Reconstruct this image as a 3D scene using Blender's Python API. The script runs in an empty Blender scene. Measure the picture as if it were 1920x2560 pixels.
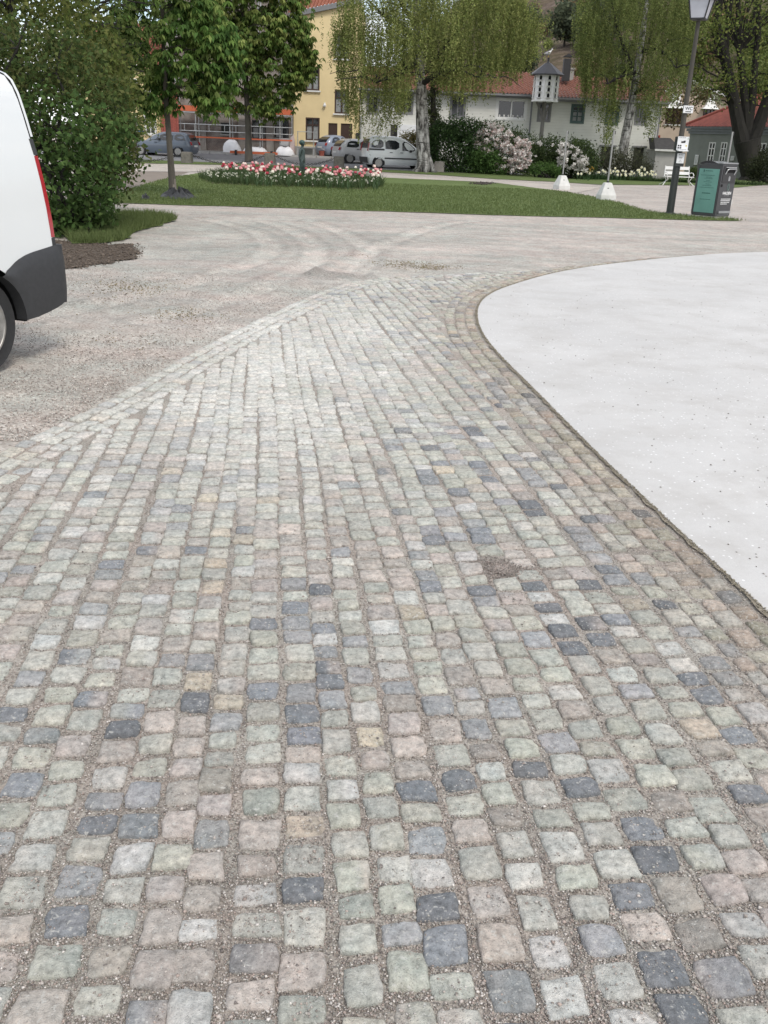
import bpy, bmesh, math, random
import numpy as np
from mathutils import Vector, Matrix
PI = math.pi
rnd = random.Random(7)
RNG = np.random.default_rng(11)
scene = bpy.context.scene
COL = scene.collection

# ------------------------------------------------------------------ camera model (photo pixels -> world)
PW, PH, FPX, CH = 1920, 2560, 2250.0, 1.45
PITCH, ROLL = math.radians(22.2), math.radians(2.3)
CF = Vector((0, math.cos(PITCH), -math.sin(PITCH)))
_r = Vector((1, 0, 0)); _u = _r.cross(CF)
CR = _r * math.cos(ROLL) + _u * math.sin(ROLL)
CU = _u * math.cos(ROLL) - _r * math.sin(ROLL)
CP = Vector((0, 0, CH))

def ray(px, py): return CF * FPX + CR * (px - PW / 2) - CU * (py - PH / 2)
def at(px, py, Y):
    d = ray(px, py); return CP + d * (Y / d.y)
def flat(px, py, z=0.0):
    d = ray(px, py); return CP + d * ((z - CH) / d.z)
def sm(a, b, x):
    t = min(1, max(0, (x - a) / (b - a))); return t * t * (3 - 2 * t)
def T(x, y):
    if y <= 45: return 0.0
    return 0.0011 * (min(y, 85) - 45) ** 2 * (1 - sm(4, 9, x))
def G(px, py, off=0.0):
    d = ray(px, py)
    if d.z > -1: d.z = -1
    lo, hi = 0.0, 140 / d.y
    for _ in range(50):
        m = (lo + hi) / 2; p = CP + d * m
        if p.z > T(p.x, p.y) + off: lo = m
        else: hi = m
    return CP + d * lo
def on(x, y, off=0.0): return Vector((x, y, T(x, y) + off))

# ------------------------------------------------------------------ materials
def nodes_of(name):
    m = bpy.data.materials.new(name); m.use_nodes = True
    nt = m.node_tree; b = nt.nodes['Principled BSDF']
    return m, nt, b
def mix_node(nt, fac, a, b, blend='MIX'):
    n = nt.nodes.new('ShaderNodeMix'); n.data_type = 'RGBA'; n.blend_type = blend
    for i, v in ((0, fac), (6, a), (7, b)):
        if isinstance(v, bpy.types.NodeSocket): nt.links.new(v, n.inputs[i])
        elif i == 0: n.inputs[0].default_value = v
        else: n.inputs[i].default_value = (*v[:3], 1)
    return n.outputs[2]
def noise(nt, vec, scale, detail=5, rough=.6, typ='NOISE', dist=0):
    n = nt.nodes.new('ShaderNodeTexNoise'); n.inputs['Scale'].default_value = scale
    n.inputs['Detail'].default_value = detail; n.inputs['Roughness'].default_value = rough
    n.inputs['Distortion'].default_value = dist
    nt.links.new(vec, n.inputs['Vector']); return n.outputs['Fac']
def ramp(nt, fac, stops):
    r = nt.nodes.new('ShaderNodeValToRGB'); e = r.color_ramp.elements
    e[0].position, e[0].color = stops[0][0], (*stops[0][1], 1)
    e[1].position, e[1].color = stops[1][0], (*stops[1][1], 1)
    for p, c in stops[2:]:
        k = e.new(p); k.color = (*c, 1)
    nt.links.new(fac, r.inputs[0]); return r.outputs[0]
def coords(nt, kind='Object', scale=None):
    t = nt.nodes.new('ShaderNodeTexCoord'); o = t.outputs[kind]
    if scale:
        mp = nt.nodes.new('ShaderNodeMapping'); mp.inputs['Scale'].default_value = scale
        nt.links.new(o, mp.inputs[0]); o = mp.outputs[0]
    return o
def bump_into(nt, b, h, strength, dist):
    n = nt.nodes.new('ShaderNodeBump'); n.inputs['Strength'].default_value = strength
    n.inputs['Distance'].default_value = dist
    nt.links.new(h, n.inputs['Height']); nt.links.new(n.outputs[0], b.inputs['Normal'])
def g3(v): return (v, v, v)
_mats = {}
def M(name, col, var=.25, scale=6, rough=.8, bump=.0, bscale=None, bdist=.01, metal=0, spec=.5, attr=None, col2=None, stretch=None, coat=0):
    if name in _mats: return _mats[name]
    m, nt, b = nodes_of(name)
    v = coords(nt, 'Object', stretch)
    f = noise(nt, v, scale)
    c2 = col2 or tuple(c * (1 - var) for c in col); c1 = col if col2 else tuple(min(1, c * (1 + var * .5)) for c in col)
    out = ramp(nt, f, [(.32, c2), (.68, c1)])
    if attr:
        a = nt.nodes.new('ShaderNodeAttribute'); a.attribute_name = attr
        out = mix_node(nt, 1.0, out, a.outputs['Color'], 'MULTIPLY')
    nt.links.new(out, b.inputs['Base Color'])
    b.inputs['Roughness'].default_value = rough; b.inputs['Metallic'].default_value = metal
    b.inputs['Specular IOR Level'].default_value = spec
    b.inputs['Coat Weight'].default_value = coat
    if bump: bump_into(nt, b, noise(nt, v, bscale or scale * 4, 6), bump, bdist)
    _mats[name] = m; return m
def leafmat(name, trans=.42, rough=.7):
    m, nt, b = nodes_of(name)
    a = nt.nodes.new('ShaderNodeAttribute'); a.attribute_name = 'tint'
    nt.links.new(a.outputs['Color'], b.inputs['Base Color']); b.inputs['Roughness'].default_value = rough
    b.inputs['Specular IOR Level'].default_value = .12
    t = nt.nodes.new('ShaderNodeBsdfTranslucent'); nt.links.new(a.outputs['Color'], t.inputs['Color'])
    mx = nt.nodes.new('ShaderNodeMixShader'); mx.inputs[0].default_value = trans
    nt.links.new(b.outputs[0], mx.inputs[1]); nt.links.new(t.outputs[0], mx.inputs[2])
    nt.links.new(mx.outputs[0], nt.nodes['Material Output'].inputs['Surface'])
    return m
LEAF = leafmat('leaf'); PETAL = leafmat('petal', .3, .6)

def mat_grit(name, cols, scale, bump, big=None, attr=None, bdist=.004):
    """loose stone chippings: every voronoi cell a chip of its own colour"""
    m, nt, b = nodes_of(name); v = coords(nt)
    vo = nt.nodes.new('ShaderNodeTexVoronoi'); vo.inputs['Scale'].default_value = scale
    nt.links.new(v, vo.inputs['Vector'])
    sep = nt.nodes.new('ShaderNodeSeparateColor'); nt.links.new(vo.outputs['Color'], sep.inputs[0])
    n = len(cols)
    out = ramp(nt, sep.outputs[0], [(i / (n - 1), c) for i, c in enumerate(cols)])
    f = noise(nt, v, .55, 6, .65)
    out = mix_node(nt, 1, out, ramp(nt, f, [(.3, (.76, .76, .755)), (.7, (1.12, 1.10, 1.09))]), 'MULTIPLY')
    out = mix_node(nt, 1, out, ramp(nt, noise(nt, v, 2.6, 4), [(.38, (1.02, .975, .945)), (.62, (.965, 1.0, .985))]), 'MULTIPLY')
    f2 = noise(nt, v, 5, 5, .7)
    out = mix_node(nt, 1, out, ramp(nt, f2, [(.3, g3(.78)), (.7, g3(1.14))]), 'MULTIPLY')
    if attr:
        a = nt.nodes.new('ShaderNodeAttribute'); a.attribute_name = attr
        out = mix_node(nt, 1.0, out, a.outputs['Color'], 'MULTIPLY')
    nt.links.new(out, b.inputs['Base Color']); b.inputs['Roughness'].default_value = .9
    b.inputs['Specular IOR Level'].default_value = .25
    ad = nt.nodes.new('ShaderNodeMath'); ad.operation = 'ADD'
    nt.links.new(vo.outputs['Distance'], ad.inputs[0]); nt.links.new(f2, ad.inputs[1])
    bump_into(nt, b, ad.outputs[0], bump, bdist)
    return m

# ------------------------------------------------------------------ mesh building
def link(o, parent=None):
    COL.objects.link(o)
    if parent: o.parent = parent
    return o
def thing(name, label, cat, loc=(0, 0, 0), rz=0, group=None):
    o = bpy.data.objects.new(name, None); o.empty_display_size = .1
    o.location = loc; o.rotation_euler = (0, 0, rz); link(o)
    return tag(o, label, cat, group)
def tag(o, label, cat=None, group=None, kind=None):
    o['label'] = label
    if cat: o['category'] = cat
    if group: o['group'] = group
    if kind: o['kind'] = kind
    return o
def struct(o, label, cat, kind='structure'): return tag(o, label, cat, None, kind)

class MB:
    def __init__(s): s.v, s.f, s.mi = [], [], []; s.cur = 0
    def face(s, pts, mi=None):
        i = len(s.v); s.v += [tuple(p) for p in pts]; s.f.append(tuple(range(i, i + len(pts)))); s.mi.append(s.cur if mi is None else mi)
    def add(s, V, F):
        i = len(s.v); s.v += [tuple(p) for p in V]
        for f in F: s.f.append(tuple(i + k for k in f)); s.mi.append(s.cur)
    def box(s, c, d, rz=0, rot=None):
        x, y, z = d[0] / 2, d[1] / 2, d[2] / 2
        V = [Vector((a * x, b * y, e * z)) for e in (-1, 1) for a, b in ((-1, -1), (1, -1), (1, 1), (-1, 1))]
        m = rot or Matrix.Rotation(rz, 3, 'Z')
        s.add([m @ q + Vector(c) for q in V], [(3, 2, 1, 0), (4, 5, 6, 7), (0, 1, 5, 4), (1, 2, 6, 5), (2, 3, 7, 6), (3, 0, 4, 7)]); return s
    def tube(s, pts, rs, n=8, cap=True):
        pts = [Vector(p) for p in pts]
        if not isinstance(rs, (list, tuple)): rs = [rs] * len(pts)
        up = None; V = []; F = []
        for i, p in enumerate(pts):
            d = (pts[min(i + 1, len(pts) - 1)] - pts[max(i - 1, 0)]).normalized()
            if up is None: up = d.orthogonal().normalized()
            up = (up - d * up.dot(d))
            up = up.normalized() if up.length > 1e-6 else d.orthogonal().normalized()
            w = d.cross(up)
            for k in range(n):
                a = 2 * PI * k / n; V.append(p + (up * math.cos(a) + w * math.sin(a)) * rs[i])
        for i in range(len(pts) - 1):
            for k in range(n):
                a, b = i * n + k, i * n + (k + 1) % n; F.append((a, b, b + n, a + n))
        if cap:
            F.append(tuple(range(n - 1, -1, -1))); e = (len(pts) - 1) * n; F.append(tuple(e + k for k in range(n)))
        s.add(V, F); return s
    def cyl(s, a, b, r, r2=None, n=12): return s.tube([a, b], [r, r if r2 is None else r2], n)
    def rings(s, R, cap=True, closed=True):
        n = len(R[0]); V = [p for r in R for p in r]; F = []
        for i in range(len(R) - 1):
            for k in range(n if closed else n - 1):
                a, b = i * n + k, i * n + (k + 1) % n; F.append((a, b, b + n, a + n))
        if cap: F.append(tuple(range(n - 1, -1, -1))); e = (len(R) - 1) * n; F.append(tuple(e + k for k in range(n)))
        s.add(V, F); return s
    def prism(s, poly, vec):
        v = Vector(vec); n = len(poly); P = [Vector(p) for p in poly]
        s.add(P + [p + v for p in P], [tuple(range(n - 1, -1, -1)), tuple(range(n, 2 * n))] + [(k, (k + 1) % n, (k + 1) % n + n, k + n) for k in range(n)]); return s
    def ball(s, c, r, nu=10, nv=7, sc=(1, 1, 1)):
        R = []
        for j in range(nv + 1):
            t = -PI / 2 + PI * j / nv; q = max(math.cos(t), .02)
            R.append([(c[0] + r * sc[0] * q * math.cos(2 * PI * k / nu), c[1] + r * sc[1] * q * math.sin(2 * PI * k / nu), c[2] + r * sc[2] * math.sin(t)) for k in range(nu)])
        s.rings(R); return s
    def build(s, name, mats, parent=None, world=True, smooth=False, bevel=0):
        me = bpy.data.meshes.new(name)
        rot = parent and any(abs(q.rotation_euler.z) > 1e-6 for q in (parent, parent.parent) if q)
        off = Vector(parent.matrix_basis.translation) if (parent and world and not rot) else Vector((0, 0, 0))
        if parent and world and not rot and parent.parent: off += Vector(parent.parent.matrix_basis.translation)
        me.from_pydata([(p[0] - off.x, p[1] - off.y, p[2] - off.z) for p in s.v], [], s.f)
        if not isinstance(mats, (list, tuple)): mats = [mats]
        for m in mats: me.materials.append(m)
        me.polygons.foreach_set('material_index', [min(i, len(mats) - 1) for i in s.mi])
        bm = bmesh.new(); bm.from_mesh(me)
        bmesh.ops.remove_doubles(bm, verts=bm.verts, dist=1e-5)
        bmesh.ops.recalc_face_normals(bm, faces=bm.faces)
        if bevel:
            es = [e for e in bm.edges if len(e.link_faces) == 2 and e.calc_face_angle(0) > .5]
            bmesh.ops.bevel(bm, geom=es, offset=bevel, segments=2, affect='EDGES', clamp_overlap=True)
        bm.to_mesh(me); bm.free()
        if smooth:
            me.polygons.foreach_set('use_smooth', [True] * len(me.polygons))
            try: me.set_sharp_from_angle(angle=math.radians(38))
            except Exception: pass
        me.update()
        return link(bpy.data.objects.new(name, me), parent)

def npmesh(name, V, F, mats, parent=None, tint=None, smooth=False, attr='tint', mi=None):
    """big meshes: V (n,3), F (m,k) or list of such arrays"""
    V = np.asarray(V, dtype=np.float32)
    Fs = F if isinstance(F, list) else [F]
    me = bpy.data.meshes.new(name); me.vertices.add(len(V)); me.vertices.foreach_set('co', V.ravel())
    tot = np.concatenate([np.full(len(f), f.shape[1], dtype=np.int32) for f in Fs])
    idx = np.concatenate([np.asarray(f, dtype=np.int32).ravel() for f in Fs])
    me.loops.add(len(idx)); me.loops.foreach_set('vertex_index', idx)
    me.polygons.add(len(tot)); st = np.concatenate([[0], np.cumsum(tot)[:-1]]).astype(np.int32)
    me.polygons.foreach_set('loop_start', st)
    try: me.polygons.foreach_set('loop_total', tot)
    except Exception: pass
    for m in (mats if isinstance(mats, (list, tuple)) else [mats]): me.materials.append(m)
    if mi is not None: me.polygons.foreach_set('material_index', np.asarray(mi, dtype=np.int32))
    if smooth: me.polygons.foreach_set('use_smooth', np.ones(len(tot), dtype=bool))
    if tint is not None:
        a = me.color_attributes.new(attr, 'FLOAT_COLOR', 'POINT')
        c = np.ones((len(V), 4), dtype=np.float32); c[:, :3] = tint; a.data.foreach_set('color', c.ravel())
    me.update(calc_edges=True); me.validate()
    return link(bpy.data.objects.new(name, me), parent)

def text(name, s, size, mat, parent, loc, rot=(PI / 2, 0, 0), align='CENTER', bold=0):
    c = bpy.data.curves.new(name, 'FONT'); c.body = s; c.size = size; c.extrude = .001; c.align_x = align; c.align_y = 'CENTER'; c.offset = bold
    o = bpy.data.objects.new(name, c); COL.objects.link(o)
    dg = bpy.context.evaluated_depsgraph_get(); me = bpy.data.meshes.new_from_object(o.evaluated_get(dg))
    bpy.data.objects.remove(o); me.materials.clear(); me.materials.append(mat)
    r = bpy.data.objects.new(name, me); r.location = loc; r.rotation_euler = rot
    return link(r, parent)
def copy_tree(o, parent=None):
    c = o.copy(); COL.objects.link(c)
    if parent: c.parent = parent
    for ch in list(o.children): copy_tree(ch, c)
    return c

def resample(pts, step, jit=0, closed=False, seed=0):
    r = random.Random(seed); out = []
    P = [Vector((p[0], p[1])) for p in pts]
    if closed: P = P + [P[0]]
    for a, b in zip(P, P[1:]):
        n = max(1, int((b - a).length / step))
        for i in range(n):
            q = a.lerp(b, i / n); out.append((q.x + r.uniform(-jit, jit), q.y + r.uniform(-jit, jit)))
    if not closed: out.append(tuple(P[-1]))
    return out
def sheet(name, poly, off, mat, cut=2.0, thick=0):
    """flat patch of ground lying on the terrain, off metres above it"""
    bm = bmesh.new(); vs = [bm.verts.new((x, y, 0)) for x, y in poly]
    es = [bm.edges.new((vs[i], vs[(i + 1) % len(vs)])) for i in range(len(vs))]
    bmesh.ops.triangle_fill(bm, use_beauty=True, use_dissolve=False, edges=es)
    xs = [p[0] for p in poly]; ys = [p[1] for p in poly]
    def slices(axis, lo, hi, st):
        v = lo
        while v < hi:
            co = (v, 0, 0) if axis == 0 else (0, v, 0); no = (1, 0, 0) if axis == 0 else (0, 1, 0)
            bmesh.ops.bisect_plane(bm, geom=bm.verts[:] + bm.edges[:] + bm.faces[:], plane_co=co, plane_no=no, dist=1e-5); v += st
    if max(ys) > 45: slices(1, 45, min(90, max(ys)), 1.5)
    if max(ys) > 45 and max(xs) > 4: slices(0, 4, min(9.5, max(xs)), .7)
    bmesh.ops.triangulate(bm, faces=bm.faces)
    for v in bm.verts: v.co.z = T(v.co.x, v.co.y) + off
    for f in bm.faces:
        if f.normal.z < 0: f.normal_flip()
    if thick:
        r = bmesh.ops.extrude_face_region(bm, geom=[f for f in bm.faces])
        for v in [e for e in r['geom'] if isinstance(e, bmesh.types.BMVert)]: v.co.z += 0
        top = set(e for e in r['geom'] if isinstance(e, bmesh.types.BMVert))
        for v in bm.verts:
            if v not in top: v.co.z -= thick
        bmesh.ops.recalc_face_normals(bm, faces=bm.faces)
    me = bpy.data.meshes.new(name); bm.to_mesh(me); bm.free(); me.materials.append(mat)
    return link(bpy.data.objects.new(name, me))
def gpx(L): return [tuple(G(x, y)[:2]) for x, y in L]
#@@PART2
# ------------------------------------------------------------------ sky, sun, camera
SUN_EL, SUN_AZ = math.radians(50), math.radians(150)      # azimuth clockwise from +Y: behind the viewer, to the right
w = bpy.data.worlds.new('World'); scene.world = w; w.use_nodes = True
nt = w.node_tree; bg = nt.nodes['Background']
sky = nt.nodes.new('ShaderNodeTexSky'); sky.sky_type = 'NISHITA'; sky.sun_disc = False
sky.sun_elevation = SUN_EL; sky.sun_rotation = SUN_AZ; sky.altitude = 50; sky.air_density = 1; sky.dust_density = 1.5
tc = nt.nodes.new('ShaderNodeTexCoord')
mp = nt.nodes.new('ShaderNodeMapping'); mp.inputs['Scale'].default_value = (1.3, 1.3, 3.2)
nt.links.new(tc.outputs['Generated'], mp.inputs[0])
cl = noise(nt, mp.outputs[0], 2.6, 8, .6, dist=.4)
cf = ramp(nt, cl, [(.40, g3(0)), (.52, g3(1))])
cw = ramp(nt, noise(nt, mp.outputs[0], 5, 6), [(.3, (5.6, 5.7, 6.0)), (.7, (8.6, 8.6, 8.7))])
nt.links.new(mix_node(nt, cf, sky.outputs[0], cw), bg.inputs['Color'])
bg.inputs['Strength'].default_value = .135
sl = bpy.data.lights.new('sun', 'SUN'); sl.energy = 1.4; sl.angle = math.radians(14); sl.color = (1, .94, .85)
so = link(bpy.data.objects.new('sun', sl))
sd = Vector((math.sin(SUN_AZ) * math.cos(SUN_EL), math.cos(SUN_AZ) * math.cos(SUN_EL), math.sin(SUN_EL)))
so.rotation_euler = sd.to_track_quat('Z', 'Y').to_euler(); so.location = (20, -20, 40)
cam = bpy.data.cameras.new('camera'); cam.sensor_fit = 'VERTICAL'; cam.sensor_height = 36; cam.lens = FPX / PH * 36
cam.clip_end = 2000; cam.clip_start = .05
co = link(bpy.data.objects.new('camera', cam))
co.matrix_world = Matrix((CR, CU, -CF)).transposed().to_4x4(); co.location = CP
scene.camera = co
scene.view_settings.view_transform = 'Standard'; scene.view_settings.look = 'None'; scene.view_settings.gamma = 1
scene.view_settings.exposure = EXPO = .50
scene.cycles.max_bounces = 6; scene.cycles.transparent_max_bounces = 8; scene.cycles.sample_clamp_indirect = 6

# ------------------------------------------------------------------ the ground
GRAVEL = [(.25, .218, .20), (.445, .402, .372), (.41, .384, .36), (.515, .468, .433), (.355, .322, .298), (.61, .572, .54)]
m_gravel = mat_grit('gravel', GRAVEL, 70, .5, attr='tint')
xs = sorted(set([-500, -300, -200, -150, -110, -80, -60, -45, -30, -20, -10, -5, 0, 2, 20, 30, 45, 60, 90, 140, 200, 300, 500] + [4 + .7 * i for i in range(8)] + [9.6, 12, -9.5, -9.3, 8.7, 8.9]))
ys = sorted(set([-30, -10, 0, 3.7, 3.9, 10, 20.2, 20.4, 30, 40] + [45 + 1.5 * i for i in range(27)] + [85, 95, 120, 200, 350, 700]))
V = np.array([(x, y, T(x, y) - (.05 if -9.4 < x < 8.8 and 3.8 < y < 20.3 else .004)) for y in ys for x in xs]); n = len(xs)
F = np.array([(j * n + i, j * n + i + 1, (j + 1) * n + i + 1, (j + 1) * n + i) for j in range(len(ys) - 1) for i in range(n - 1)])
struct(npmesh('ground', V, F, m_gravel, tint=np.full((len(V), 3), .95)), 'pinkish grey gravel ground of the park and square', 'ground')

def chaikin(P, k=2):
    P = [Vector((p[0], p[1])) for p in P]
    for _ in range(k):
        Q = [P[0]]
        for a, b in zip(P, P[1:]): Q += [a.lerp(b, .25), a.lerp(b, .75)]
        P = Q + [P[-1]]
    return np.array([(p.x, p.y) for p in P])
SLAB = chaikin([(1.62, -.5), (1.52, 1.2), (1.42, 2.05), (1.33, 2.78), (1.25, 3.32), (1.18, 3.8), (1.10, 4.4), (1.03, 5.0), (.94, 5.8), (.83, 6.7), (.765, 7.5), (.78, 8.4), (.88, 9.25), (1.09, 10.0), (1.47, 10.82), (2.08, 11.92), (2.9, 13.0), (4.76, 14.85), (6.33, 15.89), (9, 17.1), (13, 18.2)])
LEFT = chaikin([(-2.7, -1), (-2.35, 1), (-2.12, 2.5), (-1.97, 3.4), (-1.86, 4.1), (-1.78, 4.49), (-1.67, 4.91), (-1.57, 5.51), (-1.45, 6.36), (-1.28, 7.22), (-1.05, 8.32), (-.76, 9.5), (-.5, 10.3), (-.11, 10.8), (.86, 11.42), (1.81, 12.05), (2.86, 13.0)])
def sdist(P, line):
    """signed distance to a polyline, positive on its right-hand side"""
    P = np.asarray(P, float); best = np.full(len(P), 1e9); sg = np.zeros(len(P)); tx = np.zeros((len(P), 2))
    for a, b in zip(line[:-1], line[1:]):
        d = b - a; L2 = d @ d
        t = np.clip(((P - a) @ d) / L2, 0, 1); q = a + t[:, None] * d; r = P - q
        dd = np.hypot(r[:, 0], r[:, 1]); m = dd < best - 1e-9
        best[m] = dd[m]; sg[m] = np.sign(d[1] * r[m, 0] - d[0] * r[m, 1]); tx[m] = d / math.sqrt(L2)
    return best * sg, tx

# the gravel lot with wheel tracks
def z5(L): return np.array([tuple(flat(200 + a / 1.843, 500 + b / 1.843)[:2]) for a, b in L])
TRACKS = [chaikin(z5(L)) for L in (
    [(560, 85), (800, 138), (862, 178), (888, 215), (868, 255), (800, 290), (650, 340), (400, 415), (0, 500), (-300, 560)],
    [(850, 100), (960, 130), (1050, 180), (1092, 225), (1080, 280), (1020, 325), (900, 385), (600, 490), (300, 560)],
    [(1060, 95), (1200, 145), (1290, 190), (1338, 235), (1325, 290), (1250, 345)],
    [(1900, 90), (1660, 110), (1330, 235), (1150, 360)])]
gx = np.arange(-9.5, 9.01, .055); gy = np.arange(3.6, 20.5, .055)
X, Y = np.meshgrid(gx, gy); P = np.stack([X.ravel(), Y.ravel()], 1)
def vnoise(P, s, seed):
    r = np.random.default_rng(seed); out = np.zeros(len(P))
    for k in range(10):
        a = r.uniform(0, 2 * PI); f = s * r.uniform(.5, 2.2); out += np.sin(P[:, 0] * f * math.cos(a) + P[:, 1] * f * math.sin(a) + r.uniform(0, 6)) / 10
    return out
Z = vnoise(P, 3, 1) * .014 + vnoise(P, 9, 2) * .008 + vnoise(P, 30, 5) * .004
tint = np.ones((len(P), 3)) * (1 + .10 * vnoise(P, 2.2, 3) + .05 * vnoise(P, 14, 4))[:, None]
for k, L in enumerate(TRACKS):
    d, _ = sdist(P, L); d = d + .02 * vnoise(P, 2, 8); m = np.abs(d) < (.17 if k < 3 else .11)
    e = np.clip((.17 - np.abs(d)) / .04, 0, 1) * m
    Z = Z * (1 - .7 * e) + e * (-.012 + .007 * np.cos(d / .068 * 2 * PI))
    bank = np.exp(-((np.abs(d) - .22) / .06) ** 2); Z += .022 * bank * (.6 + .8 * vnoise(P, 5, 9))
    tint *= (1 + .10 * e - .13 * bank)[:, None]
Ps_ = P * np.array([.45, 2.2]); wb_ = np.clip(.5 + 1.6 * vnoise(Ps_, 1.7, 61), 0, 1)[:, None]; tint = tint * (1 - wb_) + tint * np.array([.90, .965, .96]) * wb_; tint *= (1 + .13 * vnoise(Ps_, 3.1, 62))[:, None]
for c, r, h in ((flat(690, 700), .34, .05), (flat(800, 690), .42, .05), (flat(830, 690), .25, .03), (flat(725, 650), .25, .03)):
    q = np.hypot(P[:, 0] - c.x, (P[:, 1] - c.y)); k = np.exp(-(q / r) ** 2); Z += h * k * (.7 + .6 * vnoise(P, 20, 10)); tint *= (1 - .16 * k)[:, None]
dl, _ = sdist(P, LEFT); ds, _ = sdist(P, SLAB)
inside = np.clip((dl + .02) / .12, 0, 1) * (P[:, 1] < 13.2); inside = np.maximum(inside, np.clip((ds + .05) / .1, 0, 1))
edge = np.minimum.reduce([P[:, 0] - gx[0], gx[-1] - P[:, 0], gy[-1] - P[:, 1], P[:, 1] - gy[0]])
Z = Z * (1 - inside) - .012 * inside; Z = Z * np.clip(edge / .6, 0, 1) - .012 * np.clip(1 - edge / .12, 0, 1)
V = np.column_stack([P, Z]); n = len(gx); i, j = np.meshgrid(np.arange(n - 1), np.arange(len(gy) - 1)); q = (j * n + i).ravel()
struct(npmesh('gravel_ground', V, np.stack([q, q + 1, q + n + 1, q + n], 1), m_gravel, tint=tint, smooth=True), 'loose pinkish gravel with curved tyre tracks beside the cobbles', 'gravel')

# white terrazzo-like slab
m, nt, b = nodes_of('white_concrete'); v = coords(nt)
base = ramp(nt, noise(nt, v, .8, 5), [(.3, (.455, .449, .438)), (.7, (.53, .523, .51))])
vo = nt.nodes.new('ShaderNodeTexVoronoi'); vo.inputs['Scale'].default_value = 45; nt.links.new(v, vo.inputs['Vector'])
sp = nt.nodes.new('ShaderNodeSeparateColor'); nt.links.new(vo.outputs['Color'], sp.inputs[0])
pick = ramp(nt, sp.outputs[0], [(.80, g3(0)), (.84, g3(1))]); near = ramp(nt, vo.outputs['Distance'], [(.18, g3(1)), (.3, g3(0))])
base = mix_node(nt, mix_node(nt, 1, pick, near, 'MULTIPLY'), base, (.74, .74, .74))
pk2 = ramp(nt, sp.outputs[1], [(.975, g3(0)), (.985, g3(1))]); nr2 = ramp(nt, vo.outputs['Distance'], [(.14, g3(1)), (.22, g3(0))])
base = mix_node(nt, mix_node(nt, 1, pk2, nr2, 'MULTIPLY'), base, (.26, .25, .24))
base = mix_node(nt, 1, base, ramp(nt, noise(nt, v, 260, 3), [(.3, g3(.90)), (.7, g3(1.06))]), 'MULTIPLY')
st = ramp(nt, noise(nt, v, 1.9, 8, .72), [(.46, g3(0)), (.74, g3(.85))])
base = mix_node(nt, st, base, (.39, .375, .355))
nt.links.new(base, b.inputs['Base Color']); b.inputs['Roughness'].default_value = .75
bump_into(nt, b, noise(nt, v, 120, 4), .15, .003)
slab = sheet('plaza', [tuple(p) for p in SLAB] + [(40, 18), (40, -3), (1.7, -3)], .0135, m, thick=.05)
struct(slab, 'smooth white concrete plaza with a curved edge beside the cobbles', 'plaza')
# brown dirt line along its edge
strip = [p for p in SLAB if .3 < p[1] < 15]
def offset(line, d, jit=0, seed=0):
    r = random.Random(seed); out = []
    for i, p in enumerate(line):
        t = line[min(i + 1, len(line) - 1)] - line[max(i - 1, 0)]; t = t / np.hypot(*t); out.append((p[0] - t[1] * (d + r.uniform(-jit, jit)), p[1] + t[0] * (d + r.uniform(-jit, jit))))
    return out
rs_ = np.array(resample(strip, .05))
dirt = sheet('dirt_strip', offset(rs_, .002) + offset(rs_, .016, .012, 3)[::-1], .0115, M('dirt', (.29, .255, .20), .5, 60, .95, .5, 200))
struct(dirt, 'thin line of brown dirt and moss along the edge of the white plaza', 'dirt', 'stuff')

# ------------------------------------------------------------------ cobblestones
STONE = [((.435, .440, .392), .54), ((.455, .405, .370), .17), ((.50, .50, .478), .12), ((.205, .222, .248), .012), ((.325, .335, .35), .075), ((.49, .425, .335), .02), ((.375, .342, .31), .063)]
cumw = np.cumsum([s[1] for s in STONE]); cumw /= cumw[-1]; SC = np.array([s[0] for s in STONE])
st_c, st_a, st_s, st_col = [], [], [], []
def put(x, y, ang, a, b, k=None, shade=None):
    st_c.append((x, y)); st_a.append(ang); st_s.append((a, b))
    k = int(np.searchsorted(cumw, rnd.random())) if k is None else k
    st_col.append(SC[k] * rnd.uniform(.84, 1.14) * np.array([rnd.uniform(.97, 1.03), 1, rnd.uniform(.96, 1.04)]))
def border(line, off, lo, hi, aw, al):
    P = np.array(resample([p for p in line if lo < p[1] < hi], .01)); L = np.concatenate([[0], np.cumsum(np.hypot(*np.diff(P, axis=0).T))])
    s = .05
    while s < L[-1]:
        ln = rnd.uniform(*al); k = min(np.searchsorted(L, s + ln / 2), len(P) - 2)
        t = P[min(k + 4, len(P) - 1)] - P[max(k - 4, 0)]; t = t / np.hypot(*t); nrm = np.array([-t[1], t[0]])
        c = P[k] + nrm * off
        put(c[0] + rnd.uniform(-.004, .004), c[1], math.atan2(t[1], t[0]) - PI / 2 + rnd.uniform(-.05, .05), aw / 2, ln / 2 - .004)
        s += ln + .008
border(SLAB, .076, .4, 14.2, .076, (.085, .13))
border(SLAB, .166, .4, 12.6, .082, (.075, .12))
border(SLAB, .258, 3.2, 12.0, .082, (.08, .13))
border(LEFT, -.045, .5, 12.9, .082, (.09, .15))
border(LEFT, -.137, .5, 12.3, .082, (.09, .14))
border(LEFT, -.228, 2.0, 11.8, .080, (.09, .14))
def shift(u, y):
    yy = min(y, 5); return (-(.1 * yy + .006 * yy * yy) - max(0, y - 5) * .155) * (.86 + .14 * min(max(u + .6, 0), 1.6))
cand = []; u = -2.2
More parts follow.
